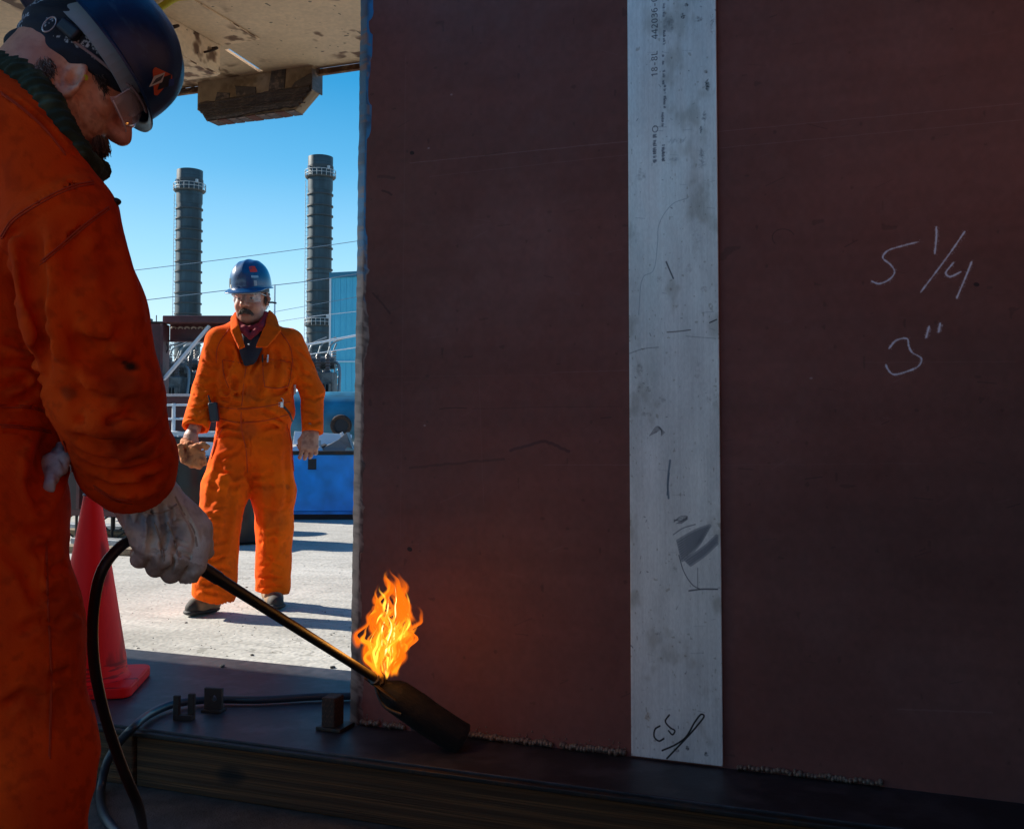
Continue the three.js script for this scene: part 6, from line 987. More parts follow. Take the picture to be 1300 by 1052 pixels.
  const F = [], C = (list, w, a, kind) => list.forEach((p) => { const t = traceOn(base, p, 4.6, 6.2); if (t.length > 1) F.push(strokeOf(t, w, a, kind)); });
  // seams: placket, waistband, pockets, fly, side seams
  C([[[314, 470], [310, 500], [308, 530], [309, 545]], [[312, 472], [306, 500], [304, 528]], [[278, 517], [300, 519], [325, 517], [352, 509], [371, 511]], [[276, 532], [300, 536], [330, 534], [360, 524], [373, 524]]], 0.006, 0.006);
  C([[[333, 455], [352, 457], [370, 460]], [[333, 455], [334, 480], [336, 490]], [[336, 490], [352, 492], [366, 489]], [[282, 456], [300, 458], [310, 460]], [[331, 463], [350, 465], [369, 467]]], 0.0075, 0.008);
  C([[[311, 545], [313, 565], [314, 590]], [[317, 545], [318, 570], [316, 600]], [[366, 540], [371, 570], [372, 600]], [[280, 545], [272, 565], [268, 580]]], 0.006, 0.006);
  // folds of the trunk
  C([[[285, 470], [296, 480], [300, 500]], [[290, 440], [296, 455], [292, 475]], [[300, 430], [306, 450], [312, 470]], [[280, 490], [292, 500], [306, 502]], [[276, 505], [290, 508], [300, 503]], [[330, 440], [325, 460], [316, 480]], [[345, 440], [350, 450], [352, 470]], [[365, 470], [370, 485], [374, 500]], [[340, 500], [355, 498], [372, 490]], [[318, 500], [326, 505], [340, 504]], [[284, 520], [296, 512], [306, 515]], [[274, 548], [290, 540], [306, 545]], [[275, 556], [292, 550], [312, 556]], [[330, 545], [346, 540], [366, 545]], [[330, 520], [345, 527], [362, 538]]], 0.014, 0.012);
  C([[[296, 432], [290, 460], [286, 485], [290, 510]], [[352, 430], [352, 455], [348, 485], [340, 510]], [[326, 470], [330, 490], [326, 512]], [[304, 470], [298, 490], [284, 500]], [[368, 470], [360, 490], [344, 506]]], 0.022, 0.011);
  C([[[304, 575], [296, 610], [290, 660], [278, 710]], [[334, 575], [342, 620], [346, 670], [344, 720]], [[362, 560], [364, 610], [360, 650]], [[282, 575], [272, 610], [264, 650]]], 0.022, 0.009);
  // sleeves
  C([[[250, 470], [262, 480], [276, 478]], [[246, 485], [258, 494], [275, 490]], [[243, 500], [256, 507], [270, 500]], [[240, 515], [252, 520], [266, 514]], [[236, 530], [250, 534], [264, 528]], [[262, 445], [272, 458], [280, 470]], [[256, 455], [268, 465], [280, 466]]], 0.012, 0.0085);
  C([[[380, 470], [394, 478], [408, 474]], [[380, 486], [396, 492], [411, 486]], [[384, 502], [398, 508], [412, 500]], [[386, 520], [400, 524], [412, 518]], [[386, 535], [398, 538], [408, 534]], [[370, 450], [380, 462], [384, 480]], [[374, 440], [390, 456], [400, 470]]], 0.012, 0.0085);
  // trousers: crotch, knees, crumpled hems
  C([[[316, 590], [312, 605], [318, 618]], [[316, 600], [300, 606], [280, 600]], [[316, 606], [298, 618], [270, 616]], [[318, 604], [334, 604], [352, 596]], [[320, 612], [338, 618], [360, 612]], [[312, 560], [298, 575], [276, 582]], [[272, 590], [284, 600], [300, 600]], [[262, 610], [276, 620], [296, 622]]], 0.014, 0.0085);
  C([[[254, 660], [268, 654], [284, 656]], [[250, 675], [266, 666], [290, 670]], [[258, 640], [270, 648], [292, 640]], [[252, 690], [270, 690], [292, 684]], [[326, 668], [342, 676], [360, 670]], [[328, 690], [345, 684], [364, 690]], [[330, 640], [346, 650], [366, 642]], [[328, 720], [345, 712], [362, 720]]], 0.014, 0.0065);
  C([[[246, 720], [262, 726], [282, 720], [296, 726]], [[246, 736], [264, 742], [292, 738]], [[248, 748], [268, 752], [290, 756]], [[254, 705], [270, 712], [292, 704]], [[326, 734], [342, 730], [360, 736]], [[328, 746], [344, 742], [360, 748]], [[326, 700], [344, 708], [364, 700]]], 0.012, 0.008);
  C([[[300, 625], [292, 680], [284, 730]], [[352, 610], [346, 670], [345, 735]]], 0.012, 0.006, 'ridge');
  const coverF = (x, y, z) => { let d = base(x, y, z); if (Math.abs(d) > 0.07) return d; for (const s of F) d -= strokeDisp(s, x, y, z); const n = fbm(x * 9 + y * 2, y * 6 - x * 3, z * 9, 3), w = Math.abs(2 * fbm(x * 8 + 3 * n, y * 12 + 2 * n, z * 8, 2) - 1); return d - 0.010 * (n - 0.5) - 0.006 * (0.5 - w) - 0.0015 * (fbm(x * 50, y * 40, z * 50, 2) - 0.5); };
  const dirt = [[[340, 622], 0.04, 0.18], [[365, 618], 0.012, 0.4], [[318, 500], 0.04, 0.25], [[314, 545], 0.05, 0.3], [[262, 690], 0.06, 0.25], [[330, 480], 0.04, 0.25], [[350, 660], 0.06, 0.2], [[386, 520], 0.04, 0.08]].map(([p, rad, k]) => { const c = onSurface(base, p[0], p[1], 4.6, 6.2); return c && { c, rad, k }; }).filter(Boolean);
  const orange = (x, y, z) => { const n = fbm(x * 7, y * 7, z * 7, 4), m = fbm(x * 40, y * 40, z * 40, 3); let c = mixc([0.95, 0.130, 0.003], [0.82, 0.098, 0.003], smooth(0.35, 0.65, n)); c = mixc(c, [0.45, 0.05, 0.006], 0.3 * smooth(0.5, 0.7, m)); for (const q of dirt) { const d = Math.hypot(x - q.c.x, y - q.c.y, z - q.c.z) / q.rad; if (d < 1.6) c = mixc(c, [0.06, 0.03, 0.02], q.k * smooth(1.4, 0.5, d + 0.9 * (m - 0.5))); } return c; };
  mesh('coverall', netMesh(coverF, V(Math.min(wrR.x, shR.x) - 0.16, 0.02, B.z - 0.55), V(Math.max(wrL.x, shL.x) + 0.22, neck.y + 0.14, B.z + 0.6), 0.0058, { color: orange, origin: O, uvScale: 0.8 }), cloth, who);
  // long drapes and stitched seams
  { const thread = std([0.52, 0.05, 0.004], 0.9), seams = [[[312, 466], [308, 500], [306, 540], [312, 570], [314, 600]], [[333, 455], [352, 457], [370, 460]], [[333, 456], [334, 475], [336, 491]], [[336, 491], [352, 493], [366, 490]], [[370, 460], [369, 475], [366, 490]], [[282, 457], [296, 459], [308, 461]], [[282, 457], [284, 475], [290, 492]], [[278, 516], [300, 519], [330, 517], [368, 510]], [[277, 531], [300, 536], [335, 534], [370, 525]], [[364, 538], [370, 565], [373, 600]], [[283, 543], [274, 560], [268, 582]], [[290, 418], [276, 440], [274, 465]], [[352, 416], [368, 440], [372, 466]]];
    for (const l of seams) { const c = new THREE.CatmullRomCurve3(l.map(([x, y]) => V(x, y, 0)), false, 'centripetal'), t = traceOn(coverF, c.getPoints(30).map((p) => [p.x, p.y]), 4.6, 6.2), q = []; for (const p of t) if (!q.length || p.distanceTo(q[q.length - 1]) < 0.1) q.push(p); if (q.length > 4) mesh('seam', tube(q.map((p) => p.clone().sub(O)), 0.0028, q.length * 2, 5), thread, who); } }
  // collar: two flaps standing round the neck
  const flap = (list, th) => { const q = []; for (const [a, b] of list) q.push(bone(a, b, th, th)); return boneField(q, 0.02); };
  const flaps = (x, y, z) => { const d1 = sheetDist([P(299, 397, 5.42), P(302, 414, 5.335), P(309, 440, 5.275)], [P(294, 404, 5.42), P(294, 420, 5.32), P(304, 442, 5.27)], x, y, z), d2 = sheetDist([P(342, 395, 5.44), P(338, 412, 5.345), P(326, 440, 5.28)], [P(349, 402, 5.44), P(355, 420, 5.34), P(338, 440, 5.275)], x, y, z); return Math.min(d1, d2) - 0.007 - 0.004 * (fbm(x * 30, y * 30, z * 30, 2) - 0.5); };
  function sheetDist(A, Bq, x, y, z) { let m = 1e9; const p = V(x, y, z); for (let i = 0; i < A.length - 1; i++) for (let k = 0; k <= 30; k++) { const t = k / 30, a = A[i].clone().lerp(A[i + 1], t), b = Bq[i].clone().lerp(Bq[i + 1], t), d = b.clone().sub(a), s = clamp(p.clone().sub(a).dot(d) / d.lengthSq(), 0, 1); m = Math.min(m, p.distanceTo(a.addScaledVector(d, s))); } return m; }
  mesh('collar', netMesh(flaps, P(320, 440, 5.34).add(V(-0.2, -0.17, -0.2)), P(320, 440, 5.34).add(V(0.2, 0.2, 0.2)), 0.006, { color: orange, origin: O }), cloth, who);
  // dark shirt in the opening, red scarf round the neck
  const shirt = boneField([bone(P(318, 432, 5.37), P(312, 462, 5.325), 0.058, 0.014), bone(P(306, 424, 5.38), P(313, 450, 5.34), 0.03, 0.03), bone(P(334, 422, 5.39), P(318, 456, 5.34), 0.034, 0.03)], 0.02);
  const shirtM = mesh('shirt', netMesh((x, y, z) => shirt(x, y, z) - 0.006 * (fbm(x * 25, y * 25, z * 25, 2) - 0.5), P(319, 440, 5.36).add(V(-0.16, -0.18, -0.16)), P(319, 440, 5.36).add(V(0.16, 0.17, 0.16)), 0.006, { color: () => [0.010, 0.012, 0.026], origin: O }), new THREE.MeshStandardMaterial({ vertexColors: true, roughness: 0.85 }), who);
  mesh('button', moved(new THREE.SphereGeometry(0.005, 8, 6), ...P(315.5, 437, 5.30).sub(O).toArray()), M.white, shirtM);
  const scarf = boneField([bone(P(303, 408, 5.41), P(309, 418, 5.34), 0.022, 0.020), bone(P(309, 418, 5.34), P(317, 428, 5.31), 0.020, 0.013), bone(P(338, 402, 5.43), P(331, 414, 5.35), 0.026, 0.020), bone(P(331, 414, 5.35), P(319, 426, 5.31), 0.020, 0.014), bone(P(311, 418, 5.34), P(328, 414, 5.35), 0.015), bone(P(303, 408, 5.41), P(308, 406, 5.52), 0.026), bone(P(338, 402, 5.43), P(333, 404, 5.54), 0.026)], 0.010);
  mesh('red_scarf', netMesh((x, y, z) => { const d = scarf(x, y, z); return d > 0.03 ? d : d - 0.003 * Math.sin((x + y * 0.6) * 190 + 8 * fbm(x * 20, y * 20, z * 20, 2)) * 0.5; }, P(319, 415, 5.4).add(V(-0.15, -0.12, -0.17)), P(319, 415, 5.4).add(V(0.15, 0.12, 0.17)), 0.005, { color: (x, y, z) => mixc([0.34, 0.008, 0.022], [0.18, 0.006, 0.016], fbm(x * 60, y * 60, z * 60, 2)), origin: O }), new THREE.MeshStandardMaterial({ vertexColors: true, roughness: 0.8 }), who);
  // pens in the chest pocket, radio on the hip, clips on the belt, dark mark on the shoulder
  const put = (px, py, d) => onSurface(base, px, py, 4.6, 6.2) ?? P(px, py, d);
  for (const [px, c] of [[334.5, M.black], [341, M.white]]) { const p = put(px, 456, 5.3).addScaledVector(bf, 0.012).sub(O); mesh('pen', bar(p.clone().add(V(0, -0.03, 0)), p.clone().add(V(0.002, 0.024, 0)), 0.0045, 0.0045, 10), c, who); }
  { const p = P(271, 523, 5.30).sub(O), rd = mesh('belt_radio', rough(new RoundedBoxGeometry(0.045, 0.10, 0.035, 3, 0.008), 0.001, 30), std([0.02, 0.024, 0.035], 0.45), who); rd.position.copy(p); rd.rotation.set(0, YAW, 0.12); mesh('aerial', bar(V(-0.012, 0.05, 0), V(-0.018, 0.09, 0), 0.005, 0.004), M.black, rd); }
  { const c = put(358, 509, 5.3).addScaledVector(bf, 0.012).sub(O), k = mesh('key_clip', [new THREE.TorusGeometry(0.014, 0.003, 6, 16).translate(c.x, c.y, c.z), box(0.016, 0.03, 0.008, 0.002, c.x + 0.012, c.y - 0.02, c.z + 0.008), box(0.012, 0.026, 0.006, 0.002, c.x - 0.008, c.y - 0.018, c.z + 0.01)], std([0.6, 0.6, 0.6], 0.3, 0.7), who); const c2 = put(372, 494, 5.36).addScaledVector(bf, 0.004).sub(O); mesh('key_clip', box(0.012, 0.05, 0.012, 0.003, c2.x + 0.012, c2.y, c2.z), std([0.6, 0.6, 0.6], 0.3, 0.7), who); mesh('strap', tube([put(360, 516, 5.3), put(367, 524, 5.3), put(371, 534, 5.3)].map((q) => q.addScaledVector(bf, 0.006).sub(O)), 0.008, 16, 6), M.black, who); }
  // hair, moustache, eyebrows
  const hairM = [std([0.06, 0.042, 0.03], 0.6), std([0.20, 0.155, 0.125], 0.6)];
  const strands = (n, spot, dir, len, sp) => { const out = []; for (let k = 0; k < n; k++) { const p = spot(), d = dir(p).add(V(rr(-1, 1), rr(-1, 1), rr(-1, 1)).multiplyScalar(sp)).normalize(), L = len * rr(0.6, 1.3); out.push([p, p.clone().addScaledVector(d, L * 0.55).addScaledVector(f, 0.002), p.clone().addScaledVector(d, L).addScaledVector(u, -L * 0.2)].map((q) => q.clone().sub(O))); } return out; };
  const mo = () => { const t = rr(-1, 1); return h(0.103 - 0.016 * t * t + rr(-0.003, 0.004), -0.050 - 0.020 * t * t + rr(-0.008, 0.004), 0.033 * t); };
  const md = (p) => r.clone().multiplyScalar(p.clone().sub(H).dot(r) * 24).addScaledVector(u, -0.8).addScaledVector(f, 0.3);
  mesh('moustache', hairs(strands(260, mo, md, 0.015, 0.35), 0.0009, 3), hairM[0], who); mesh('moustache', hairs(strands(240, mo, md, 0.016, 0.35), 0.0009, 3), hairM[1], who);
  for (const s of [1, -1]) { mesh('eyebrow', hairs(strands(60, () => h(0.096 - rr(0, 0.012), 0.028 + rr(-0.004, 0.004), s * rr(0.012, 0.05)), () => r.clone().multiplyScalar(s), 0.014, 0.4), 0.0011, 3), hairM[0], who); mesh('hair', hairs(strands(150, () => h(rr(-0.05, 0.016), rr(-0.02, 0.04), s * rr(0.079, 0.086)), () => u.clone().negate(), 0.016, 0.4), 0.0012, 3), hairM[0], who); }
  const nape = hairs(strands(200, () => { const a = rr(-1, 1); return h(-0.092 + 0.03 * a * a, rr(-0.04, 0.03), 0.07 * a); }, () => u.clone().negate(), 0.02, 0.4), 0.0012, 3); mesh('hair', nape, hairM[0], who);
  mesh('ear_cord', tube([h(-0.01, -0.02, -0.09), h(0.0, -0.02, -0.115), h(-0.02, -0.024, -0.13)].map((q) => q.sub(O)), 0.005, 12, 6), M.black, who);
  // hard hat with stickers and a lamp clip
  const hatBlue = new THREE.MeshPhysicalMaterial({ map: noiseMap(256, 256, (a, b, n) => { const k = 0.8 + 0.4 * n(6, 6, 3, 4); return [12 * k, 70 * k, 116 * k]; }), roughness: 0.28, clearcoat: 0.6, clearcoatRoughness: 0.18 });
  const tu = u.clone().addScaledVector(f, 0.06).normalize(), tf = f.clone().addScaledVector(tu, -f.dot(tu)).normalize();
  const hat = hardHat(who, h(-0.004, 0.062, 0).sub(O), tf, tu, r, { visor: 1, vlen: 0.04, mat: hatBlue, inner: std([0.03, 0.04, 0.06], 0.6), rf: 0.130, ru: 0.148, rs: 0.106 });
  const rect = [[-1, -1], [0, -1], [1, -1], [1, 0], [1, 1], [0, 1], [-1, 1], [-1, 0]];
  hatPatch(hat, -0.62, 0.60, 0.019, 0.018, rect.map(([x, y]) => [x + 0.15 * y, y - 0.1 * x]), 'red_sticker', std([0.78, 0.045, 0.02], 0.4), 0.0012);
  hatPatch(hat, -0.66, 0.80, 0.020, 0.006, rect, 'pale_sticker', std([0.25, 0.42, 0.55], 0.4), 0.0012); hatPatch(hat, -0.66, 0.93, 0.008, 0.014, rect, 'grey_sticker', std([0.30, 0.36, 0.42], 0.4), 0.0012);
  hatPatch(hat, 0.95, 0.90, 0.024, 0.024, rect, 'dark_sticker', std([0.03, 0.03, 0.03], 0.4), 0.0012); hatPatch(hat, 0.72, 0.97, 0.007, 0.010, rect, 'white_sticker', std([0.6, 0.6, 0.56], 0.4), 0.0016);
  // clear glasses
  const lp = [], li = [], NL = 24; for (let k = 0; k <= NL; k++) { const t = -1 + 2 * k / NL, a = t * 1.2; for (let j = 0; j <= 6; j++) { const v = -1 + j / 3, half = 0.023 * (1 - 0.2 * Math.abs(t) ** 3) * (Math.abs(t) < 0.12 && v < 0 ? 0.5 : 1), q = h(0.036 + 0.086 * Math.cos(a), 0.004 + v * half, 0.078 * Math.sin(a) / Math.sin(1.2)).sub(O); lp.push(q.x, q.y, q.z); } }
  for (let k = 0; k < NL; k++) for (let j = 0; j < 6; j++) { const a = k * 7 + j, b = a + 7; li.push(a, b, a + 1, b, b + 1, a + 1); }
  const lg = new THREE.BufferGeometry(); lg.setAttribute('position', new THREE.Float32BufferAttribute(lp, 3)); lg.setIndex(li); lg.computeVertexNormals();
  const gl = mesh('safety_glasses', [tube(Array.from({ length: 17 }, (_, k) => { const t = -1 + k / 8, a = t * 1.2; return h(0.037 + 0.087 * Math.cos(a), 0.028, 0.079 * Math.sin(a) / Math.sin(1.2)).sub(O); }), 0.003, 40, 6), ...[1, -1].map((s) => tube([h(0.064, 0.026, 0.079 * s), h(0.02, 0.018, 0.086 * s), h(-0.02, 0.012, 0.09 * s)].map((q) => q.sub(O)), 0.003, 16, 6))], std([0.5, 0.5, 0.52], 0.25), who);
  mesh('lens', lg, new THREE.MeshPhysicalMaterial({ color: 0xf2f2f4, roughness: 0.05, transmission: 0.9, thickness: 0, ior: 1.58, clearcoat: 1 }), gl);
  // shoes: tan suede with dark soles
  const shoe = (heel, toe, name) => {
    const d = toe.clone().sub(heel).setY(0).normalize(), s = d.clone().cross(UP), m = (a, b, c) => heel.clone().addScaledVector(d, a).add(V(0, b, 0)).addScaledVector(s, c), L = heel.distanceTo(toe);
    const up = boneField([bone(m(0.045, 0.055, 0), m(0.045, 0.14, 0), 0.042, 0.040), bone(m(0.04, 0.045, 0), m(L * 0.6, 0.05, 0), 0.040, 0.042), bone(m(L * 0.6, 0.045, 0), m(L - 0.05, 0.032, 0), 0.045, 0.040)], 0.03), so = boneField([bone(m(0.045, 0.016, 0), m(L * 0.45, 0.016, 0), 0.044, 0.040, UP, 0.42), bone(m(L * 0.45, 0.016, 0), m(L - 0.055, 0.018, 0), 0.042, 0.052, UP, 0.36)], 0.012);
    const lo = V(Math.min(heel.x, toe.x) - 0.12, heel.y - 0.03, Math.min(heel.z, toe.z) - 0.12), hi = V(Math.max(heel.x, toe.x) + 0.12, heel.y + 0.2, Math.max(heel.z, toe.z) + 0.12);
    const g = netMesh((x, y, z) => Math.max(up(x, y, z), heel.y + 0.012 - y) - 0.002 * (fbm(x * 50, y * 50, z * 50, 2) - 0.5), lo, hi, 0.005, { color: (x, y, z) => { const t = V(x, y, z).sub(heel).dot(d) / L; return mixc(mixc([0.34, 0.22, 0.12], [0.22, 0.13, 0.07], fbm(x * 40, y * 40, z * 40, 3)), [0.03, 0.025, 0.022], smooth(0.70, 0.80, t + 0.6 * (0.05 - (y - heel.y)))); }, origin: O });
    const b = mesh('shoe', g, new THREE.MeshStandardMaterial({ vertexColors: true, roughness: 0.8 }), who); mesh('sole', netMesh((x, y, z) => Math.max(so(x, y, z), heel.y - y), lo, hi, 0.005, { origin: O }), std([0.018, 0.017, 0.017], 0.7), b);
    mesh('laces', [0, 1, 2, 3].map((k) => { const p = m(L * (0.36 + 0.07 * k), 0.098 - 0.012 * k, 0).sub(O); return tube([p.clone().addScaledVector(s, -0.025).add(V(0, -0.008, 0)), p, p.clone().addScaledVector(s, 0.025).add(V(0, -0.008, 0))], 0.003, 8, 5); }), M.black, b);
  };
  shoe(onY(277, 775, 0.004), onY(234, 783, 0.004), 'a'); shoe(onY(341, 762, 0.004), onY(352, 775, 0.004), 'b');
  // ---- leather gloves held in his right hand
  const c = P(243, 575, 5.24), g0 = thing('leather_gloves', c, 'pair of tan leather gloves crumpled in the hand of the walking worker', 'gloves');
  const palm = [bone(P(236, 566, 5.25), P(250, 582, 5.22), 0.034, 0.034, bf, 0.5), bone(P(246, 570, 5.22), P(256, 586, 5.22), 0.026, 0.018, bf, 0.55)];
  const fg = [[[228, 566], [232, 584], [236, 588]], [[246, 585], [250, 590], [253, 592]], [[254, 580], [258, 585], [260, 588]], [[250, 566], [257, 565], [263, 567]], [[240, 586], [241, 589], [243, 590]]].map((l) => boneField(l.slice(1).map((p, i) => bone(P(l[i][0], l[i][1], 5.22), P(p[0], p[1], 5.21), 0.016 - 0.002 * i, 0.014 - 0.003 * i)), 0.008));
  const pf = boneField(palm, 0.02), gf = (x, y, z) => { let d = pf(x, y, z); for (const e of fg) d = smin(d, e(x, y, z), 0.010); const n = fbm(x * 30, y * 30, z * 30, 3); return d - 0.020 * (n - 0.5) - 0.008 * (0.5 - Math.abs(2 * fbm(x * 34 + 5, y * 34, z * 34, 2) - 1)); };
  mesh('leather', netMesh(gf, c.clone().add(V(-0.14, -0.12, -0.12)), c.clone().add(V(0.14, 0.12, 0.12)), 0.0042, { color: (x, y, z) => mixc([0.62, 0.21, 0.07], [0.30, 0.08, 0.03], smooth(0.4, 0.65, fbm(x * 35, y * 35, z * 35, 3))), origin: c }), new THREE.MeshStandardMaterial({ vertexColors: true, roughness: 0.8 }), g0);
}
// ------------------------------------------------------------------ heating torch, hoses, flame, cone, lugs
const torchAx = torchHead.clone().sub(torchTail).normalize();
{
  const t = thing('heating_torch', torchTail, 'long black heating torch with a wide burner bell held against the plate foot', 'torch'), O = torchTail;
  const L = torchTail.distanceTo(torchHead);
  mesh('grip', bar(torchAx.clone().multiplyScalar(0.0), torchAx.clone().multiplyScalar(0.24), 0.0135, 0.0135, 18), M.rubber, t);
  mesh('wand', bar(torchAx.clone().multiplyScalar(0.24), torchAx.clone().multiplyScalar(L), 0.0118, 0.0118, 18), std([0.02, 0.021, 0.024], 0.45, 0.2), t);
  mesh('collar', bar(torchAx.clone().multiplyScalar(L - 0.03), torchAx.clone().multiplyScalar(L + 0.05), 0.018, 0.018, 16), std([0.16, 0.13, 0.10], 0.4, 0.7), t);
  mesh('jet_nut', new THREE.CylinderGeometry(0.024, 0.024, 0.022, 6).applyQuaternion(new THREE.Quaternion().setFromUnitVectors(UP, torchAx)).translate(...torchAx.clone().multiplyScalar(L + 0.008).toArray()), std([0.22, 0.17, 0.10], 0.35, 0.8), t);
  // the bell lies on the deck and turns along the foot of the plate
  const b0 = at(487, 873, 3.02), b1 = at(583, 937, 3.06), ax = b1.clone().sub(b0).normalize(), BL = b0.distanceTo(b1);
  const lathe = new THREE.LatheGeometry([[0.018, -0.02], [0.026, 0.0], [0.042, 0.03], [0.048, 0.05], [0.049, 0.10], [0.0485, 0.105], [0.050, 0.11], [0.049, 0.16], [0.047, BL - 0.02], [0.050, BL + 0.005], [0.045, BL + 0.005], [0.043, BL - 0.02], [0.044, 0.07], [0.040, 0.04], [0.012, 0.0]].map(([x, y]) => new THREE.Vector2(x, y)), 40).applyQuaternion(new THREE.Quaternion().setFromUnitVectors(UP, ax));
  mesh('burner_bell', rough(lathe, 0.004, 22), worn([0.007, 0.0065, 0.0065], [0.018, 0.012, 0.009], 0.35, { rep: [3, 3], s: 141, rough: 0.75, metal: 0.2, bump: 0.003 }), t).position.copy(b0).sub(O);
  for (const s of [-1, 1]) { const side = ax.clone().cross(UP).normalize(); mesh('air_vane', beam(b0.clone().addScaledVector(side, 0.03 * s).addScaledVector(ax, -0.07).sub(O), b0.clone().addScaledVector(side, 0.06 * s).addScaledVector(ax, 0.04).sub(O), 0.018, 0.004), M.darkSteel, t); }
  const hookC = b0.clone().addScaledVector(ax, -0.03).sub(O); mesh('rest_hook', tube([hookC, hookC.clone().add(V(0.02, -0.03, 0.02)), hookC.clone().add(V(0.05, -0.06, 0.03)), hookC.clone().add(V(0.10, -0.075, 0.03))], 0.005, 16, 7), M.darkSteel, t);
  // ---- the hose from the torch
  const tail = torchTail.clone();
  const pts = [tail.clone().addScaledVector(torchAx, 0.02), at(192, 683, 1.865), at(172, 683, 1.85), at(152, 694, 1.82), at(130, 722, 1.79), at(119, 770, 1.81), at(118, 830, 1.84), at(128, 890, 1.88), at(146, 950, 1.93), at(170, 1010, 1.98), onY(215, 1075, -0.155), onY(330, 1100, -0.155)];
  tag(mesh('torch_hose', tube(pts, 0.0098, 160, 12), M.rubber), 'black rubber gas hose curving down from the gloved hand', 'hose');
  const h2 = [onY(440, 883, 0.036).add(V(1.2, 0, -0.2)), onY(470, 882, 0.036), onY(400, 884, 0.036), onY(330, 888, 0.036), onY(262, 888, 0.038), onY(222, 893, 0.040), onY(192, 905, 0.040), onY(168, 924, 0.042), onZ(150, 944, 0.315), onZ(136, 966, 0.33), onZ(128, 1000, 0.35), onY(140, 1048, -0.155), onY(190, 1085, -0.155)];
  h2.splice(0, 1); h2.unshift(onY(470, 880, 0.036).add(V(0.3, 0, -0.30)));
  const gh = thing('ground_hose', V(0, 0, 0), 'dark blue grey hose lying across the deck plate and over its edge', 'hose');
  mesh('hose', tube(h2, 0.0135, 160, 12), std([0.022, 0.030, 0.040], 0.38), gh);
}
{ // flame licking up the plate from the back of the burner bell
  const base = at(492, 856, 2.98), t = thing('flame', base, 'orange yellow flame leaping from the burner bell up the plate', 'flame');
  // ribbons of burning gas that rise, curl and tear; each is soft at its rims and its ends
  const soft = noiseMap(64, 128, (a, b, n) => { const e = Math.pow(Math.sin(Math.PI * clamp(a, 0, 1)), 1.7), l = smooth(0, 0.16, b) * smooth(1, 0.45, b), k = 0.35 + 1.15 * n(6, 3, 3, 3), g = 255 * clamp(e * l * k, 0, 1); return [g, g, g]; }, [1, 1], false); soft.wrapS = soft.wrapT = THREE.ClampToEdgeWrapping;
  const gas = (c, I) => new THREE.MeshStandardMaterial({ color: 0x000000, roughness: 1, emissive: new THREE.Color().setRGB(...c), emissiveIntensity: I, transparent: true, alphaMap: soft, side: THREE.DoubleSide });
  const path = [[490, 862], [488, 842], [490, 818], [496, 795], [499, 770], [498, 745], [492, 712]].map(([x, y], i) => at(x, y, 2.985 - 0.004 * i).sub(base)), wide = [0.022, 0.056, 0.086, 0.090, 0.074, 0.050, 0.028], cpath = new THREE.CatmullRomCurve3(path);
  const wOf = (q) => { const k = clamp(q, 0, 0.999) * 6, i = Math.floor(k); return lerp(wide[i], wide[i + 1], k - i); };
  const ribbon = (q0, len, side, deep, half, k) => {
    const calm = clamp(half / 0.009, 0.35, 1);
    const N = 34, S = 6, pos = [], uv = [], idx = [], pts = [];
    for (let i = 0; i <= N; i++) { const t = i / N, q = Math.min(0.999, q0 + len * t), c = cpath.getPointAt(q), w = wOf(q), s = side * (1 - 0.25 * t) + 0.75 * calm * (noise(q * 5 + k * 3.7, k * 1.9, 1) - 0.5) + 0.5 * calm * calm * (noise(q * 13 + k * 5.1, k, 8) - 0.5), d = deep + 0.6 * (noise(q * 5 + k * 2.3, 4, k * 1.3) - 0.5); pts.push(c.addScaledVector(RIGHT, s * w).addScaledVector(FWD, d * w * 0.5).addScaledVector(UP, 0.012 * (noise(k, t * 3, 5) - 0.5))); }
    for (let i = 0; i <= N; i++) { const t = i / N, tan = pts[Math.min(N, i + 1)].clone().sub(pts[Math.max(0, i - 1)]).normalize(), ang = 0.5 * Math.sin(k * 2.1) + 1.6 * (noise(t * 2.2, k * 1.7, 3) - 0.5), out = RIGHT.clone().multiplyScalar(Math.cos(ang)).addScaledVector(FWD, -Math.sin(ang)); out.addScaledVector(tan, -out.dot(tan)).normalize(); const nrm = out.clone().cross(tan), hw = half * (0.25 + Math.pow(Math.sin(Math.PI * clamp(0.12 + 0.86 * t, 0, 1)), 0.8)) * (0.7 + 0.6 * noise(t * 6, k, 9)) * (1 - 0.55 * t);
      for (let j = 0; j <= S; j++) { const v = j / S * 2 - 1, p = pts[i].clone().addScaledVector(out, v * hw).addScaledVector(nrm, hw * 0.5 * (v * v - 0.4)); pos.push(p.x, p.y, p.z); uv.push(0.02 + 0.96 * j / S, 0.01 + 0.98 * t); } }
    for (let i = 0; i < N; i++) for (let j = 0; j < S; j++) { const a = i * (S + 1) + j, b = a + S + 1; idx.push(a, a + 1, b, a + 1, b + 1, b); }
    const g = new THREE.BufferGeometry(); g.setAttribute('position', new THREE.Float32BufferAttribute(pos, 3)); g.setAttribute('uv', new THREE.Float32BufferAttribute(uv, 2)); g.setIndex(idx); g.computeVertexNormals(); return g;
  };
  const heats = [[22, gas([1.0, 0.15, 0.003], 0.7), 0.011, 0.019, 0.30, 0.50, 0.85, 0.02], [26, gas([1.0, 0.24, 0.008], 1.05), 0.006, 0.013, 0.28, 0.55, 0.78, 0.0], [15, gas([1.0, 0.45, 0.04], 1.5), 0.004, 0.008, 0.25, 0.5, 0.55, 0.0], [7, gas([1.0, 0.70, 0.20], 1.9), 0.002, 0.0045, 0.2, 0.4, 0.35, 0.02]];
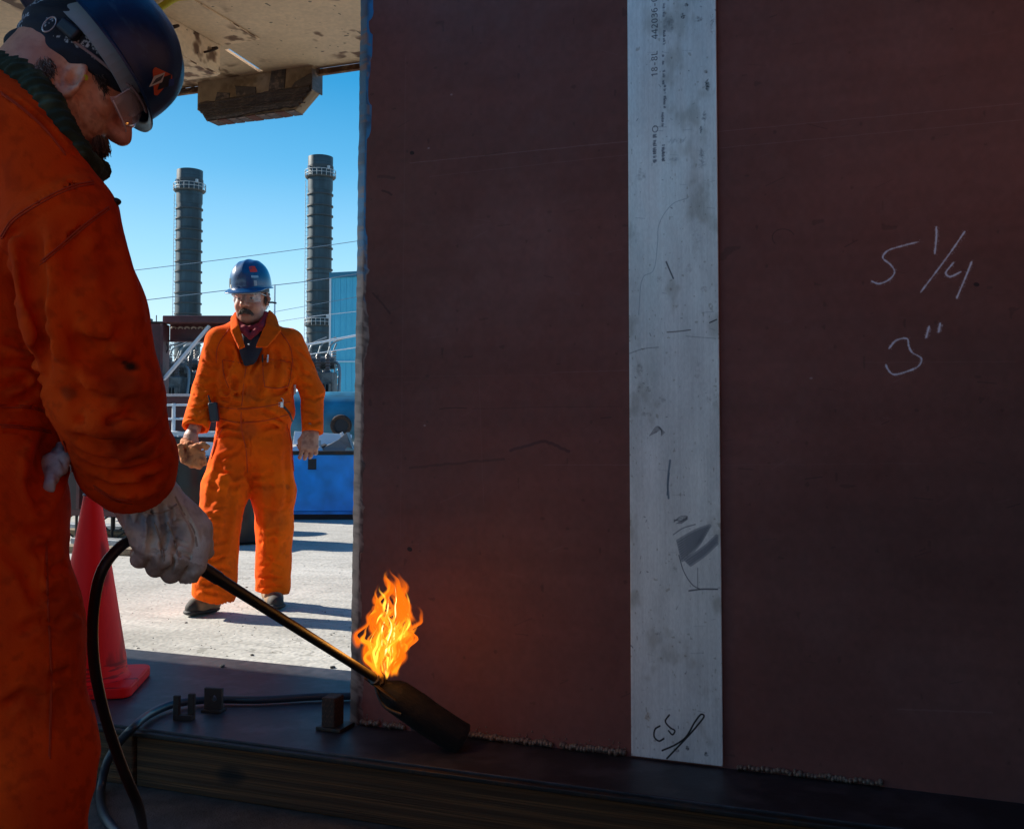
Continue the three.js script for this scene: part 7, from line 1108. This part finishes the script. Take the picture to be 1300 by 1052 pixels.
  seed = 4242; let fk = 1; for (const [n, m, h0, h1, l0, l1, sd, qb] of heats) for (let i = 0; i < n; i++, fk++) { const q0 = qb + 0.62 * Math.pow(rnd(), 1.6), L = Math.min(rr(l0, l1), rr(0.72, 1.0) - q0), s = (2 * ((i + rnd()) / n) - 1) * sd; mesh('flame_ribbon', ribbon(q0, Math.max(0.12, L), s, rr(-0.8, 0.8), rr(h0, h1), fk), m, t); }
  const fl = new THREE.PointLight(new THREE.Color(1.0, 0.42, 0.08), 0.07, 6, 2); fl.position.copy(at(498, 800, 2.92).sub(base)); fl.castShadow = true; fl.shadow.radius = 3; t.add(fl); fl.name = 'flame_light';
}
{ // traffic cone
  const c = onY(150, 868, 0.02), base = V(0, 0, 0), foot = onY(112, 872, 0.022);
  const t = thing('traffic_cone', V(foot.x, 0.0215, foot.z), 'red orange traffic cone with a dark rim on the deck plate', 'traffic cone');
  const mat = new THREE.MeshPhysicalMaterial({ map: noiseMap(256, 256, (u, v, n) => { const k = 0.9 + 0.2 * n(5, 5, 3, 4), d = smooth(0.66, 0.8, n(9, 20, 8, 4)) * 0.35; return [255 * Math.min(1, k) * (1 - d), 14 * k * (1 - d), 12 * k * (1 - d)]; }), roughness: 0.55, specularIntensity: 0.4 });
  const H = 0.70;
  mesh('cone_body', new THREE.LatheGeometry([[0.150, 0.035], [0.140, 0.042], [0.132, 0.06], [0.128, 0.10], [0.030, H - 0.01], [0.029, H], [0.022, H], [0.021, H - 0.02], [0.118, 0.08]].map(([x, y]) => new THREE.Vector2(x, y)), 56), mat, t);
  mesh('rim', new THREE.TorusGeometry(0.0285, 0.0042, 8, 40).rotateX(Math.PI / 2).translate(0, H - 0.004, 0), std([0.02, 0.022, 0.07], 0.5), t);
  const sq = new THREE.Shape(), a = 0.178, cr = 0.04; sq.moveTo(-a + cr, -a); sq.lineTo(a - cr, -a); sq.quadraticCurveTo(a, -a, a, -a + cr); sq.lineTo(a, a - cr); sq.quadraticCurveTo(a, a, a - cr, a); sq.lineTo(-a + cr, a); sq.quadraticCurveTo(-a, a, -a, a - cr); sq.lineTo(-a, -a + cr); sq.quadraticCurveTo(-a, -a, -a + cr, -a);
  const bg = prism(sq, 0.026, 0.006).rotateX(-Math.PI / 2).translate(0, 0.006, 0); boxUV(bg); const b = mesh('base', bg, mat, t); b.rotation.y = 0.5;
}
{ // two steel lugs that hold the hose
  const lug = (px, py, label, turn) => { const p = onY(px, py, 0.02); const t = thing('steel_lug', p, label, 'steel lug', 'steel lugs on the deck plate'); t.rotation.y = turn; return t; };
  const plateG = () => { const s = poly([[-0.03, 0], [0.03, 0], [0.03, 0.075], [-0.03, 0.075]]); s.holes.push(new THREE.Path().absellipse(0.004, 0.044, 0.011, 0.011, 0, 7, true)); return rough(prism(s, 0.012, 0.0015), 0.001, 60); };
  const l1 = lug(272, 902, 'rusty square steel lug with a hole, right of the pair on the deck plate', YAW * 0.5);
  mesh('plate', plateG(), M.rust, l1); mesh('foot', box(0.07, 0.008, 0.05, 0.002, 0, 0.004, 0.004), M.rust, l1);
  const l2 = lug(231, 914, 'rusty forked steel lug, left of the pair on the deck plate', YAW * 0.5);
  mesh('fork', [rough(box(0.022, 0.078, 0.014, 0.003, -0.019, 0.039, 0), 0.001, 50), rough(box(0.022, 0.074, 0.014, 0.003, 0.022, 0.037, -0.05), 0.001, 50)][0], M.rust, l2); mesh('fork', rough(box(0.022, 0.082, 0.014, 0.003, 0.024, 0.041, -0.016), 0.001, 50), M.rust, l2);
  mesh('bridge', box(0.065, 0.016, 0.03, 0.003, 0.002, 0.008, -0.008), M.rust, l2);
}
renderer.render(scene, camera);
